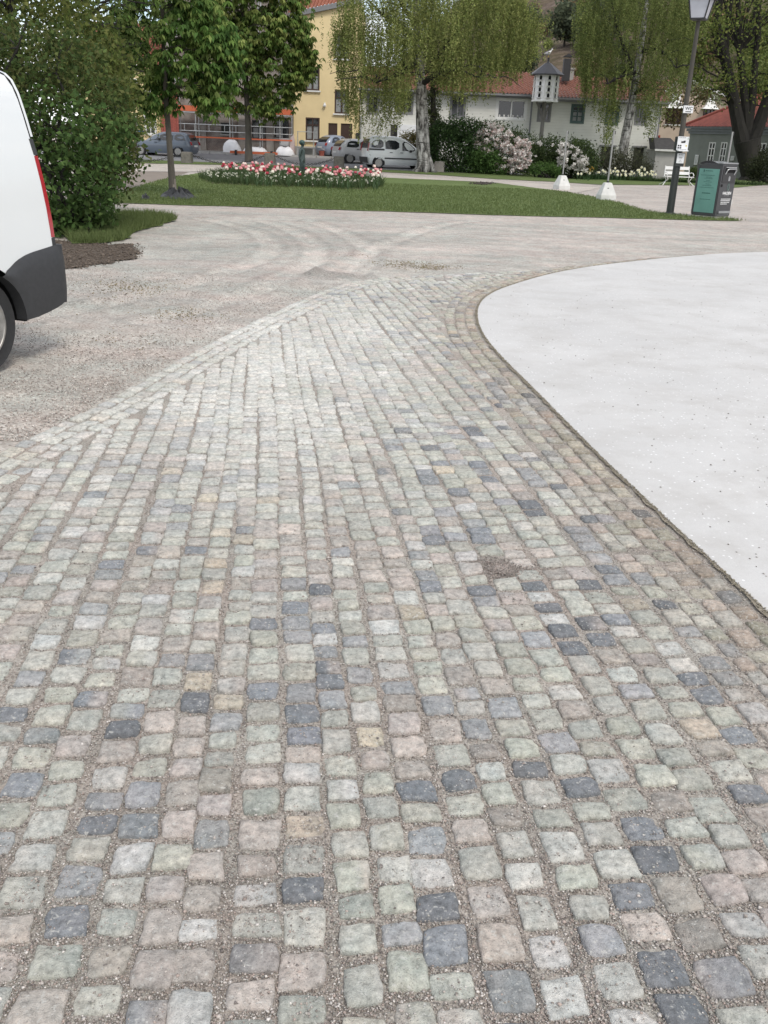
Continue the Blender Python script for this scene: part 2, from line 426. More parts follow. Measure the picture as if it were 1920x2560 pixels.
while u < 3.6:
    wdt = rnd.uniform(.084, .103); u += wdt / 2; y = rnd.uniform(.55, .64); ph = rnd.uniform(0, 6)
    while y < 12.8:
        ln = rnd.choice((rnd.uniform(.062, .078), rnd.uniform(.070, .104), rnd.uniform(.080, .100)))
        yc = y + ln / 2; x = u + shift(u, yc) + .008 * math.sin(yc * 2.1 + ph) + rnd.uniform(-.003, .003)
        cand.append((x, yc, math.atan((shift(u, yc + .1) - shift(u, yc)) / .1), wdt / 2 * rnd.uniform(.93, 1.03), ln / 2))
        y += ln + rnd.uniform(.007, .014)
    u += wdt / 2 + rnd.uniform(.003, .010)
ca = np.array(cand); d1, _ = sdist(ca[:, :2], LEFT); d2, _ = sdist(ca[:, :2], SLAB)
hole = flat(1255, 1428)
for q, a, b_ in zip(cand, d1, d2):
    far_b = -b_ - (.303 if q[1] > 3.2 else .212); far_a = a - (.272 if q[1] > 2 else .182); mn = min(far_a, far_b)
    if mn < .014 or math.hypot((q[0] - hole.x) * .8, (q[1] - hole.y)) < .07: continue
    k = min(1, .35 + .65 * mn / .05)
    put(q[0], q[1], -q[2] + rnd.uniform(-.05, .05), q[3] * (k if mn < .05 else 1), q[4])
st_c = np.array(st_c); st_a = np.array(st_a); st_s = np.array(st_s); st_col = np.array(st_col)
# runs of like stones: the layers laid bags of the same stone together
patch = vnoise(st_c, 5.5, 37) + .6 * vnoise(st_c, 11, 32)
for i in range(len(st_c)):
    if patch[i] > .33 and RNG.random() < .35: st_col[i] = SC[4] * rnd.uniform(.85, 1.15)
    elif patch[i] < -.36 and RNG.random() < .5: st_col[i] = SC[rnd.choice((1, 6))] * rnd.uniform(.9, 1.12)
for px, py in ((340, 1185), (450, 1185), (515, 1155), (415, 1105), (565, 1350), (700, 1360), (625, 1310), (185, 1410), (215, 1225), (380, 1535), (620, 1540), (610, 1485), (705, 1440), (700, 1490), (45, 1555), (285, 1595), (240, 1495), (230, 1800), (635, 1925), (965, 1960), (980, 2045), (1285, 1710), (1430, 1790), (1470, 1860), (1385, 1920), (1570, 1590), (1500, 1490), (1530, 1475), (1225, 1410), (1180, 1370), (1265, 1355), (1290, 1400), (1280, 1275), (1340, 1345), (1160, 1100), (1175, 1120), (1025, 1145), (990, 1065), (920, 1020), (925, 1180), (1300, 1230), (1390, 1120), (1580, 1305), (850, 965), (820, 1015), (870, 890), (1010, 940), (1005, 925), (950, 1000), (1030, 1175), (690, 1285), (945, 1265), (1015, 1280), (1640, 1730), (1480, 2130), (1520, 2170), (920, 1735), (1430, 1310), (690, 795), (885, 935), (940, 965), (1080, 930), (1070, 1040), (1180, 1110), (30, 1690), (90, 1980), (560, 2100)):
    q = flat(px * 1.1573, py * 1.1573); k = int(np.argmin(np.hypot(st_c[:, 0] - q.x, st_c[:, 1] - q.y))); st_col[k] = SC[3] * rnd.uniform(.70, 1.30)
dS, _ = sdist(st_c, SLAB); k = np.exp(-((-dS) / .30) ** 2)[:, None]
st_col = st_col * (1 - k * .8) + k * .8 * (st_col * np.array([.80, .68, .55]))
dust_sheen = (np.clip((st_c[:, 1] - 3.0) / 2, 0, 1) * np.clip((-st_c[:, 0] + .45) / .8, 0, 1) * np.clip((10.5 - st_c[:, 1]) / 3, .35, 1))[:, None] * (.62 + .55 * vnoise(st_c, 5, 33))[:, None]  # pale dust, plus sky sheen and bleaching painted into the stone colours
st_col = st_col * (1 - dust_sheen) + dust_sheen * np.array([.66, .66, .63])
def stones(idx, us, seed):
    r = np.random.default_rng(seed); n = len(us); N = len(idx)
    U, W_ = np.meshgrid(us, us); U = U.ravel(); W_ = W_.ravel(); p = np.maximum(abs(U), abs(W_))
    c = r.uniform(.05, .22, (N, 1))
    a = U * np.sqrt(1 - c * W_ ** 2); b = W_ * np.sqrt(1 - c * U ** 2)
    cx = r.uniform(-.10, .10, (N, 4)); cy = r.uniform(-.11, .11, (N, 4))
    bl = np.stack([(1 - U) * (1 - W_), (1 + U) * (1 - W_), (1 + U) * (1 + W_), (1 - U) * (1 + W_)]) / 4
    a = a + cx @ bl; b = b + cy @ bl
    ph = np.arctan2(W_, U)
    wob = sum(r.uniform(-.042, .042, (N, 1)) * np.sin(k_ * ph + r.uniform(0, 6, (N, 1))) for k_ in (2, 3, 5, 7)) * p ** 2
    a = a * (1 + wob); b = b * (1 + wob)
    sx, sy = st_s[idx, :1], st_s[idx, 1:]
    z = -.0065 * np.clip((p - .76) / .24, 0, 1) ** 2.2 - .0020 * p ** 2
    for k_ in range(5):
        f = r.uniform(1.0, 7.0, (N, 1)); an = r.uniform(0, PI, (N, 1))
        z = z + r.uniform(0, .0015, (N, 1)) * np.sin(f * (U * np.cos(an) + W_ * np.sin(an)) + r.uniform(0, 6, (N, 1)))
    z = z + r.uniform(-.0026, .0026, (N, 1)) * U + r.uniform(-.0026, .0026, (N, 1)) * W_ + r.uniform(.0105, .0190, (N, 1))
    x = a * sx; y = b * sy; ca_, sa_ = np.cos(st_a[idx])[:, None], np.sin(st_a[idx])[:, None]
    X_ = st_c[idx, :1] + x * ca_ - y * sa_; Y_ = st_c[idx, 1:] + x * sa_ + y * ca_
    V = np.stack([X_, Y_, z], 2)
    e = n - 1; loop = [i for i in range(e)] + [i * n + e for i in range(e)] + [e * n + e - i for i in range(e)] + [(e - i) * n for i in range(e)]
    sk = V[:, loop].copy(); sk[:, :, 2] = -.02
    V = np.concatenate([V, sk], 1); m_ = n * n + len(loop)
    i, j = np.meshgrid(np.arange(e), np.arange(e)); q = (j * n + i).ravel()
    F = np.stack([q, q + 1, q + n + 1, q + n], 1); L = len(loop)
    S = np.array([(loop[(k_ + 1) % L], loop[k_], n * n + k_, n * n + (k_ + 1) % L) for k_ in range(L)])
    F = np.concatenate([F, S]); F = (F[None] + (np.arange(N) * m_)[:, None, None]).reshape(-1, 4)
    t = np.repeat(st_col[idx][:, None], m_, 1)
    # two-toned stones
    alt = SC[r.choice([1, 2, 0], N)][:, None]; s2 = np.clip(.5 + 3 * (np.sin(r.uniform(0, 6, (N, 1))) * np.concatenate([np.broadcast_to(U, (N, n * n)), np.zeros((N, L))], 1) + r.uniform(-1.4, .2, (N, 1))), 0, 1) * (r.random((N, 1)) < .3) * .55
    t = t * (1 - s2[:, :, None]) + alt * s2[:, :, None]
    return V.reshape(-1, 3), F, t.reshape(-1, 3)
st_s = st_s * (.915 + .085 * np.clip((st_c[:, 1:] - 2.2) / 3.2, 0, 1))
mean_ = st_col.mean(1, keepdims=True); st_col = st_col * .78 + mean_ * .22 * np.array([1.03, 1.01, .95])
vis = np.where(st_c[:, 1] > .5)[0]; Yc = st_c[vis, 1]
VV, FF, TT, o0 = [], [], [], 0
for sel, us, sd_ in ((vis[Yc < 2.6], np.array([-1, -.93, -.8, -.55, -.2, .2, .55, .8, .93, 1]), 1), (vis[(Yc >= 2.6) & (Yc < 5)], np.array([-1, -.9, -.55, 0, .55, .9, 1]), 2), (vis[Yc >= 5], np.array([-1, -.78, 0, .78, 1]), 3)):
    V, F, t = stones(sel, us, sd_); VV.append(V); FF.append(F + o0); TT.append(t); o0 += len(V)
m_stone, nt, b = nodes_of('granite'); v = coords(nt)
a = nt.nodes.new('ShaderNodeAttribute'); a.attribute_name = 'tint'
c = mix_node(nt, 1, a.outputs['Color'], ramp(nt, noise(nt, v, 55, 8, .68), [(.30, g3(.52)), (.48, g3(.96)), (.70, g3(1.38))]), 'MULTIPLY')
c = mix_node(nt, 1, c, ramp(nt, noise(nt, v, 14, 4), [(.3, (.84, .87, .87)), (.7, (1.13, 1.08, 1.04))]), 'MULTIPLY')
spk = nt.nodes.new('ShaderNodeTexVoronoi'); spk.inputs['Scale'].default_value = 170; nt.links.new(v, spk.inputs['Vector'])
c = mix_node(nt, ramp(nt, spk.outputs['Distance'], [(.10, g3(.6)), (.26, g3(0))]), c, (.12, .115, .105))
wf = ramp(nt, noise(nt, v, 95, 3), [(.58, g3(0)), (.68, g3(.65))]); c = mix_node(nt, wf, c, (.58, .57, .53))
nt.links.new(c, b.inputs['Base Color']); b.inputs['Roughness'].default_value = .72; b.inputs['Specular IOR Level'].default_value = .4
ad = nt.nodes.new('ShaderNodeMath'); ad.operation = 'ADD'; nt.links.new(noise(nt, v, 70, 8, .7), ad.inputs[0]); nt.links.new(noise(nt, v, 260, 4), ad.inputs[1])
bump_into(nt, b, ad.outputs[0], .8, .008)
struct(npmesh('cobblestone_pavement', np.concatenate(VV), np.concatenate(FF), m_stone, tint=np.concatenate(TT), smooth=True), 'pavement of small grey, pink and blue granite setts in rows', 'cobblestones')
m_joint = mat_grit('joint_grit', [(.23, .21, .19), (.36, .33, .30), (.43, .40, .365), (.29, .265, .245), (.51, .48, .44)], 230, .8, bdist=.003)
jp = [tuple(p) for p in LEFT if p[1] > -.8] + [tuple(p) for p in SLAB[::-1] if p[1] < 12.9]
struct(sheet('gravel_bed', jp, .003, m_joint), 'brown grit filling the joints between the setts', 'gravel')

# loose chippings
def chips(name, C, S, cols, mat, label, flatk=.6):
    n = len(C); r = np.random.default_rng(5)
    base = np.array([(1, 0, 0), (0, 1, 0), (-1, 0, 0), (0, -1, 0), (0, 0, 1), (0, 0, -1)], float)
    D = base[None] * (1 + r.uniform(-.35, .35, (n, 6, 1))) + r.uniform(-.25, .25, (n, 6, 3)); D[:, :, 2] *= flatk
    an = r.uniform(0, 6.28, n); c, s = np.cos(an), np.sin(an)
    D = np.stack([D[:, :, 0] * c[:, None] - D[:, :, 1] * s[:, None], D[:, :, 0] * s[:, None] + D[:, :, 1] * c[:, None], D[:, :, 2]], 2)
    V = C[:, None] + D * S[:, None, None]
    F = np.array([(0, 1, 4), (1, 2, 4), (2, 3, 4), (3, 0, 4), (1, 0, 5), (2, 1, 5), (3, 2, 5), (0, 3, 5)])
    F = (F[None] + (np.arange(n) * 6)[:, None, None]).reshape(-1, 3)
    o = npmesh(name, V.reshape(-1, 3), F, mat, tint=np.repeat(cols, 6, 0))
    return struct(o, label, 'gravel', 'stuff')
m_chip = M('chip', (1, 1, 1), .1, 40, .85, .2, 300, attr='tint')
CH_ = np.array([(.38, .335, .30), (.28, .245, .215), (.46, .41, .37), (.19, .165, .15), (.35, .335, .30), (.60, .56, .52), (.40, .325, .285)])
n = 230000; yy = .95 + 4.4 * RNG.random(n) ** 1.9; hw = .30 + .44 * yy; xx = RNG.uniform(-1, 1, n) * hw + .02
Pq = np.stack([xx, yy], 1); nearS = np.where(st_c[:, 1] < 5.7)[0]
order = np.full(n, -1); inn = np.zeros(n, bool); loc = np.full(n, 9.)
cell = {}
for i in nearS: cell.setdefault((int(st_c[i, 0] // .12), int(st_c[i, 1] // .12)), []).append(i)
for i in nearS:
    pass
kx = (xx // .12).astype(int); ky = (yy // .12).astype(int)
for dx in (-1, 0, 1):
    for dy in (-1, 0, 1):
        for (a_, b_), L in cell.items():
            pass
# test every chip against the stones of its own and the neighbouring cells
byc = {}
for t, key in enumerate(zip(kx, ky)): byc.setdefault(key, []).append(t)
for key, L in byc.items():
    L = np.array(L); S_ = [s for dx in (-1, 0, 1) for dy in (-1, 0, 1) for s in cell.get((key[0] + dx, key[1] + dy), ())]
    for s in S_:
        d = Pq[L] - st_c[s]; c_, s_ = math.cos(st_a[s]), math.sin(st_a[s])
        u_ = (d[:, 0] * c_ + d[:, 1] * s_) / st_s[s, 0]; v_ = (-d[:, 0] * s_ + d[:, 1] * c_) / st_s[s, 1]
        loc[L] = np.minimum(loc[L], np.maximum(abs(u_), abs(v_)) + .12 * np.minimum(abs(u_), abs(v_)))
dl, _ = sdist(Pq, LEFT); ds, _ = sdist(Pq, SLAB); okr = (dl > .01) & (ds < -.01)
dirty = .10 + .22 * np.clip(vnoise(Pq, 6, 41) * 2.2, 0, 1)
top = (loc < .84) & (RNG.random(n) < dirty); jt = (loc > 1.0)
keep = okr & (top | jt); xx, yy, loc = xx[keep], yy[keep], loc[keep]
size = RNG.uniform(.0013, .0030, len(xx)) * np.where(RNG.random(len(xx)) < .08, 1.7, 1)
zz = np.where(loc < .9, .0135, .0045 + RNG.uniform(0, .003, len(xx)))
chips('loose_grit', np.column_stack([xx, yy, zz]), size, CH_[RNG.integers(0, 7, len(xx))] * RNG.uniform(.7, 1.15, (len(xx), 1)), m_chip, 'fine loose grit lying in the joints and on the cobblestones')
# heap of grit where setts are missing
n = 2600; a_ = RNG.uniform(0, 6.28, n); r_ = np.abs(RNG.normal(0, .055, n)) * (1 + .35 * np.sin(3 * a_ + 1) + .2 * np.sin(5 * a_))
C = np.column_stack([hole.x + r_ * np.cos(a_) * 1.35, hole.y + r_ * np.sin(a_) * 1.1, .012 * np.clip(1.2 - r_ / .1, .5, 1) + RNG.uniform(0, .005, n)])
chips('grit_heap', C, RNG.uniform(.002, .004, n), CH_[RNG.choice([1, 3, 0, 2, 6], n)] * .85, m_chip, 'patch of brown grit filling a gap where setts are missing')
# mossy grit caught along the edge of the plaza
es_ = np.array(resample(strip, .004)); es_ = es_[(es_[:, 1] > 1.5)]; es_ = es_[RNG.integers(0, len(es_), 9000)]; n = len(es_)
C = np.column_stack([es_[:, 0] - np.abs(RNG.normal(0, .014, n)) + .003, es_[:, 1] + RNG.normal(0, .01, n), .0125 + RNG.uniform(0, .004, n)])
chips('edge_grit', C, RNG.uniform(.0018, .0042, n), np.array([(.24, .21, .155), (.30, .26, .20), (.19, .175, .115), (.36, .32, .26)])[RNG.integers(0, 4, n)], m_chip, 'mossy brown grit caught along the edge of the white plaza')
# coarser gravel of the lot
n = 60000; yy = 4.3 + 6.5 * RNG.random(n) ** 1.7; xx = -yy * .52 + RNG.random(n) * yy * .5; Pq = np.stack([xx, yy], 1); dl, _ = sdist(Pq, LEFT)
k = (dl < -.02 * (RNG.random(n) * 3)) & (vnoise(Pq, 2.4, 44) + RNG.uniform(-.3, .3, n) > -.10); xx, yy = xx[k], yy[k]
chips('loose_gravel', np.column_stack([xx, yy, vnoise(np.stack([xx, yy], 1), 3, 1) * .014 + .004]), RNG.uniform(.003, .0065, len(xx)), CH_[RNG.integers(0, 7, len(xx))] * RNG.uniform(.85, 1.4, (len(xx), 1)), m_chip, 'loose gravel chippings scattered over the lot near the van')
# fallen tree seeds and litter
L = []
for px, py, sx, sy, n in ((330, 722, 55, 13, 420), (460, 790, 50, 9, 220), (300, 850, 90, 20, 60), (1000, 660, 40, 4, 260), (1060, 668, 50, 4, 360), (900, 640, 40, 3, 40), (1080, 672, 20, 3, 120)):
    for _ in range(n):
        p = flat(px + rnd.gauss(0, sx), py + rnd.gauss(0, sy)); L.append((p.x, p.y, .012))
L = np.array(L)
chips('fallen_seeds', L, RNG.uniform(.004, .009, len(L)), np.array([(.20, .165, .085), (.14, .115, .07), (.27, .225, .12)])[RNG.integers(0, 3, len(L))], m_chip, 'fallen brown seeds and litter lying in streaks on the gravel')
n = 650; yy = 3 + 12 * RNG.random(n) ** 1.2; xx = .7 + RNG.random(n) * yy * .5; Pq = np.stack([xx, yy], 1); ds, _ = sdist(Pq, SLAB); k = ds > .05
chips('slab_specks', np.column_stack([xx, yy, np.full(n, .0155)])[k], RNG.uniform(.0025, .0065, k.sum()), np.array([(.26, .24, .22), (.18, .165, .15), (.36, .34, .32)])[RNG.integers(0, 3, k.sum())], m_chip, 'small dark bits of grit scattered on the white plaza')

# ------------------------------------------------------------------ lawns, paths, street
m_grass, nt, b = nodes_of('grass'); v = coords(nt)
c = ramp(nt, noise(nt, v, .7, 7, .65), [(.3, (.092, .120, .046)), (.55, (.118, .160, .056)), (.75, (.155, .185, .080))])
c = mix_node(nt, 1, c, ramp(nt, noise(nt, v, 9, 6, .7), [(.3, g3(.75)), (.7, g3(1.2))]), 'MULTIPLY')
c = mix_node(nt, ramp(nt, noise(nt, v, .35, 5), [(.6, g3(0)), (.75, g3(.5))]), c, (.12, .115, .05))
nt.links.new(c, b.inputs['Base Color']); b.inputs['Roughness'].default_value = .95; b.inputs['Specular IOR Level'].default_value = .15
bump_into(nt, b, noise(nt, v, 30, 6), .7, .04)
lawn_px = [(258, 503), (300, 508), (420, 512), (560, 516), (700, 520), (850, 525), (1000, 530), (1150, 535), (1300, 540), (1450, 543), (1560, 546), (1680, 549), (1780, 552), (1855, 553), (1820, 545), (1740, 541), (1680, 536), (1610, 526), (1545, 506), (1500, 495), (1440, 485), (1400, 478), (1320, 466), (1230, 457), (1100, 450), (950, 443), (820, 438), (690, 430), (580, 426), (500, 432), (430, 444), (360, 462), (300, 482)]
LAWN = gpx(lawn_px)
struct(sheet('lawn', resample(LAWN, .35, .07, True, 4), .008, m_grass), 'mown green lawn around the tulip bed', 'lawn')
struct(sheet('lawn', resample(gpx([(540, 412), (900, 428), (1100, 438), (1240, 448), (1390, 455), (1500, 462), (1660, 463), (1760, 464), (1830, 470), (1920, 462), (1990, 455), (2000, 428), (1640, 424), (1330, 418), (1090, 410), (930, 412), (850, 408), (650, 404), (420, 399), (300, 396), (260, 404), (380, 409)]), .5, .06, True, 5), .014, m_grass), 'strip of grass in front of the hedges and the white house', 'lawn')
struct(sheet('lawn', resample(gpx([(170, 590), (230, 555), (300, 545), (380, 546), (440, 552), (400, 566), (340, 580), (320, 600), (250, 610), (180, 612)]), .15, .06, True, 6), .022, m_grass), 'rough patch of grass at the foot of the large bush', 'lawn')
m_soil = M('soil', (.105, .080, .060), .45, 9, .95, .8, 40, .04)
struct(sheet('soil', resample(gpx([(120, 600), (190, 606), (260, 612), (330, 612), (345, 630), (330, 648), (260, 662), (200, 672), (120, 680), (-100, 690), (-200, 640), (-150, 590)]), .09, .09, True, 7), .014, m_soil), 'bare dark soil under the large bush', 'soil')
m_path = mat_grit('path_grit', [(.37, .34, .31), (.46, .42, .385), (.42, .385, .355), (.54, .50, .46)], 60, .2)
struct(sheet('path', resample(gpx([(250, 412), (420, 410), (560, 416), (700, 425), (950, 436), (1100, 445), (1250, 453), (1390, 462), (1500, 470), (1440, 483), (1230, 456), (1000, 446), (820, 437), (690, 429), (580, 425), (470, 430), (250, 428)]), .5, .05, True, 8), .010, m_path), 'pale gravel footpath behind the lawn', 'path')
m_brown = M('brown_gravel', (.20, .165, .135), .25, 3, .95, .3, 40)
struct(sheet('soil', resample(gpx([(250, 428), (470, 431), (430, 444), (360, 462), (300, 480), (255, 500), (180, 500), (150, 440)]), .4, .06, True, 9), .006, m_brown), 'brown trodden earth beside the lawn', 'soil')
m_asph = M('asphalt', (.19, .19, .195), .2, 2, .9, .3, 90, .01)
street = [(-60, 55), (-30, 55.3), (-8, 55.2), (2.5, 54.6), (6, 55.5), (8, 60), (7, 64.6), (-60, 64.6)]
struct(sheet('road', street, .02, m_asph), 'grey asphalt street behind the park', 'road')
m_kerb = M('kerbstone', (.42, .41, .39), .15, 3, .85, .2)
kb = MB()
for i in range(60):
    x = -58 + i * 1.02; y = 64.75; kb.box(on(x, y, .07), (.99, .22, .16))
struct(kb.build('kerb', m_kerb, None, bevel=.01), 'pale stone kerb along the far side of the street', 'kerb')
struct(sheet('pavement', [(-60, 64.9), (6, 64.9), (6, 66.4), (-60, 66.4)], .12, M('paving', (.30, .29, .28), .2, 4)), 'narrow pavement in front of the houses', 'pavement')

# clods that break up the soil's edge
so_ = gpx([(120, 600), (190, 606), (260, 612), (330, 612), (345, 630), (330, 648), (260, 662), (200, 672), (120, 680)])
A_ = np.array(resample(so_[3:9], .012, .10)); B2 = np.array([flat(rnd.uniform(100, 350), rnd.uniform(600, 680))[:2] for _ in range(4200)]); ok_ = []
AB = np.concatenate([A_, B2]); sz = RNG.uniform(.004, .014, len(AB)) * np.where(RNG.random(len(AB)) < .06, 2.2, 1)
SOIL_CLODS = (np.column_stack([AB, .016 + sz * .2]), sz)
# grass blades that break up the lawn's surface and edge
def blades(name, P, h, wd, label, c0=(.110, .152, .050), c1=(.165, .200, .082), off=.02):
    n = len(P); r = np.random.default_rng(len(P)); an = r.uniform(0, 6.28, n); hh = h * r.uniform(.5, 1.3, n)
    B = np.column_stack([P[:, 0], P[:, 1], [T(x, y) + off for x, y in P]])
    side = np.column_stack([np.cos(an), np.sin(an), np.zeros(n)]) * (wd * r.uniform(.6, 1.3, n))[:, None]
    lean = np.column_stack([r.normal(0, .4, n), r.normal(0, .4, n), np.ones(n)]) * hh[:, None]
    V = np.stack([B - side, B + side, B + lean], 1).reshape(-1, 3); t = r.random((n, 1)); C = np.array(c0) * (1 - t) + np.array(c1) * t
    return struct(npmesh(name, V, np.arange(3 * n).reshape(-1, 3), LEAF, tint=np.repeat(C, 3, 0)), label, 'grass', 'stuff')
def inpoly(P, poly):
    poly = np.array(poly); x, y = P[:, 0], P[:, 1]; c = np.zeros(len(P), bool); j = len(poly) - 1
    for i in range(len(poly)):
        a, b = poly[i], poly[j]
        with np.errstate(divide='ignore', invalid='ignore'):
            c ^= ((a[1] > y) != (b[1] > y)) & (x < (b[0] - a[0]) * (y - a[1]) / (b[1] - a[1]) + a[0])
        j = i
    return c
n = 90000; P = np.stack([RNG.uniform(-10, 12, n), 20 + 18 * RNG.random(n) ** 1.5], 1); P = P[inpoly(P, LAWN)]
blades('grass', P, .05, .012, 'short mown grass of the lawn around the tulip bed')
E1 = np.array(resample(LAWN[:14], .02, .14)); blades('grass', E1[:, :2], .07, .012, 'ragged grass along the front edge of the lawn')
gp = gpx([(160, 590), (230, 550), (300, 540), (380, 540), (445, 550), (400, 566), (340, 582), (310, 604), (250, 612), (180, 612)])
n = 16000; xs_ = [p[0] for p in gp]; ys_ = [p[1] for p in gp]; P = np.stack([RNG.uniform(min(xs_), max(xs_), n), RNG.uniform(min(ys_), max(ys_), n)], 1)
blades('grass', P[inpoly(P, gp)], .13, .008, 'tufts of longer grass at the foot of the large bush')
#@@PART3

_in = inpoly(SOIL_CLODS[0][:, :2], so_) | (np.arange(len(SOIL_CLODS[0])) < len(A_))
chips('soil_clods', SOIL_CLODS[0][_in], SOIL_CLODS[1][_in], np.array([(.115, .088, .066), (.085, .064, .048), (.14, .11, .085)])[RNG.integers(0, 3, _in.sum())], m_chip, 'clods of dark soil under the large bush')
# ------------------------------------------------------------------ houses
def paint(name, col, **k): return M(name, col, **{'var': .08, 'scale': 1.5, 'rough': .7, **k})
m_glass = M('window_glass', (.018, .022, .026), .3, 1.2, .08, spec=.8)
m_curtain = M('curtain', (.30, .31, .31), .25, 9, .6)
m_white = paint('white_paint', (.72, .72, .70)); m_brownp = paint('brown_paint', (.055, .030, .022))
m_yellow = M('yellow_render', (.76, .61, .345), .07, 1.1, .85, .12, 25); m_grey = paint('grey_trim', (.20, .20, .205))
m_dark = paint('dark_paint', (.03, .03, .032)); m_green_fr = paint('green_frame', (.07, .11, .105))
m_plinth = M('plinth', (.36, .35, .33), .15, 3)
m, nt, b = nodes_of('white_boards'); v = coords(nt)
wv = nt.nodes.new('ShaderNodeTexWave'); wv.bands_direction = 'Z'; wv.wave_profile = 'SAW'; wv.inputs['Scale'].default_value = 1.75
wv.inputs['Distortion'].default_value = .25; wv.inputs['Detail Scale'].default_value = .6
nt.links.new(v, wv.inputs['Vector'])
c = mix_node(nt, 1, (.66, .66, .615), ramp(nt, wv.outputs['Fac'], [(.0, g3(.78)), (.14, g3(1)), (.98, g3(1.0))]), 'MULTIPLY')
c = mix_node(nt, 1, c, ramp(nt, noise(nt, v, 1.1, 6), [(.3, g3(.90)), (.7, g3(1.05))]), 'MULTIPLY')
nt.links.new(c, b.inputs['Base Color']); b.inputs['Roughness'].default_value = .7; bump_into(nt, b, wv.outputs['Fac'], .5, .02)
m_boards = m
m, nt, b = nodes_of('brickwork'); v = coords(nt, 'Object')
mpn = nt.nodes.new('ShaderNodeMapping'); mpn.inputs['Rotation'].default_value = (PI / 2, 0, 0); nt.links.new(v, mpn.inputs[0])
bt = nt.nodes.new('ShaderNodeTexBrick'); bt.inputs['Scale'].default_value = 3.2; bt.inputs['Mortar Size'].default_value = .02
bt.inputs['Color1'].default_value = (.20, .145, .125, 1); bt.inputs['Color2'].default_value = (.135, .105, .095, 1); bt.inputs['Mortar'].default_value = (.26, .24, .22, 1)
nt.links.new(mpn.outputs[0], bt.inputs['Vector'])
c = mix_node(nt, ramp(nt, noise(nt, v, .6, 6, .65), [(.46, g3(0)), (.6, g3(.85))]), bt.outputs['Color'], (.33, .30, .27))
nt.links.new(c, b.inputs['Base Color']); b.inputs['Roughness'].default_value = .9; m_brick = m
def tilemat(name, a, b_): return M(name, a, col2=b_, scale=5, rough=.8, bump=.2, bscale=40)
m_tile = tilemat('clay_tiles', (.34, .125, .075), (.22, .085, .055)); m_tile2 = tilemat('old_clay_tiles', (.27, .115, .078), (.17, .08, .06))

def rect(px0, py0, px1, py1, Y):
    """photo rectangle on a wall at depth Y -> x0, x1, z0, z1"""
    cx, cy = (px0 + px1) / 2, (py0 + py1) / 2
    return at(px0, cy, Y).x, at(px1, cy, Y).x, at(cx, py1, Y).z, at(cx, py0, Y).z
def wall(parent, Y, x0, x1, z0, z1, mat, holes=(), back=8, name='wall', reveal=.13):
    mb = MB(); xs = sorted({x0, x1} | {h[i] for h in holes for i in (0, 1)}); zs = sorted({z0, z1} | {h[i] for h in holes for i in (2, 3)})
    xs = [x for x in xs if x0 <= x <= x1]; zs = [z for z in zs if z0 <= z <= z1]
    for a, b in zip(xs, xs[1:]):
        for c, d in zip(zs, zs[1:]):
            mx, mz = (a + b) / 2, (c + d) / 2
            if any(h[0] < mx < h[1] and h[2] < mz < h[3] for h in holes): continue
            mb.face([(a, Y, c), (b, Y, c), (b, Y, d), (a, Y, d)])
    r = reveal
    for a, b, c, d in [h[:4] for h in holes]:
        mb.face([(a, Y, c), (a, Y + r, c), (b, Y + r, c), (b, Y, c)]); mb.face([(a, Y, d), (b, Y, d), (b, Y + r, d), (a, Y + r, d)])
        mb.face([(a, Y, c), (a, Y, d), (a, Y + r, d), (a, Y + r, c)]); mb.face([(b, Y, c), (b, Y + r, c), (b, Y + r, d), (b, Y, d)])
    mb.face([(x0, Y, z0), (x0, Y, z1), (x0, Y + back, z1), (x0, Y + back, z0)]); mb.face([(x1, Y, z0), (x1, Y + back, z0), (x1, Y + back, z1), (x1, Y, z1)])
    mb.face([(x0, Y + back, z0), (x0, Y + back, z1), (x1, Y + back, z1), (x1, Y + back, z0)])
    return mb.build(name, mat, parent)
def window(parent, Y, h, frame, bars_v=(.5,), bars_h=(), fw=.07, sill=None, curtain=0, outer=None, label=None):
    a, b, c, d = h; mb = MB(); y = Y + .05
    for x in (a + fw / 2, b - fw / 2): mb.box((x, y, (c + d) / 2), (fw, .07, d - c - .004))
    for z in (c + fw / 2, d - fw / 2): mb.box(((a + b) / 2, y, z), (b - a - 2 * fw - .002, .07, fw))
    for t in bars_v: mb.box((a + (b - a) * t, y, (c + d) / 2), (fw * .9, .06, d - c - 2 * fw - .002))
    for t in bars_h: mb.box(((a + b) / 2, y - .002, c + (d - c) * t), (b - a - 2 * fw - .002, .06, fw * .8))
    if outer:
        q = .10
        for x in (a - q / 2, b + q / 2): mb.box((x, Y - .015, (c + d) / 2), (q, .03, d - c))
        for z in (c - q / 2, d + q / 2): mb.box(((a + b) / 2, Y - .016, z), (b - a + 2 * q + .004, .032, q))
    f = mb.build('window', outer or frame, parent)
    if outer:
        pass
    g = MB(); g.face([(a, Y + .10, c), (b, Y + .10, c), (b, Y + .10, d), (a, Y + .10, d)])
    if curtain:
        g.cur = 1
        for x0, x1 in ((a + fw, a + (b - a) * .44), (b - (b - a) * .44, b - fw)): g.face([(x0, Y + .09, c + fw), (x1, Y + .09, c + fw), (x1, Y + .09, c + (d - c) * curtain), (x0, Y + .09, c + (d - c) * curtain)])
    g.build('pane', [m_glass, m_curtain], f)
    if sill:
        s = MB(); s.box(((a + b) / 2, Y - .05, c - .05), (b - a + .16, .16, .09)); s.build('sill', sill, f)
    return f
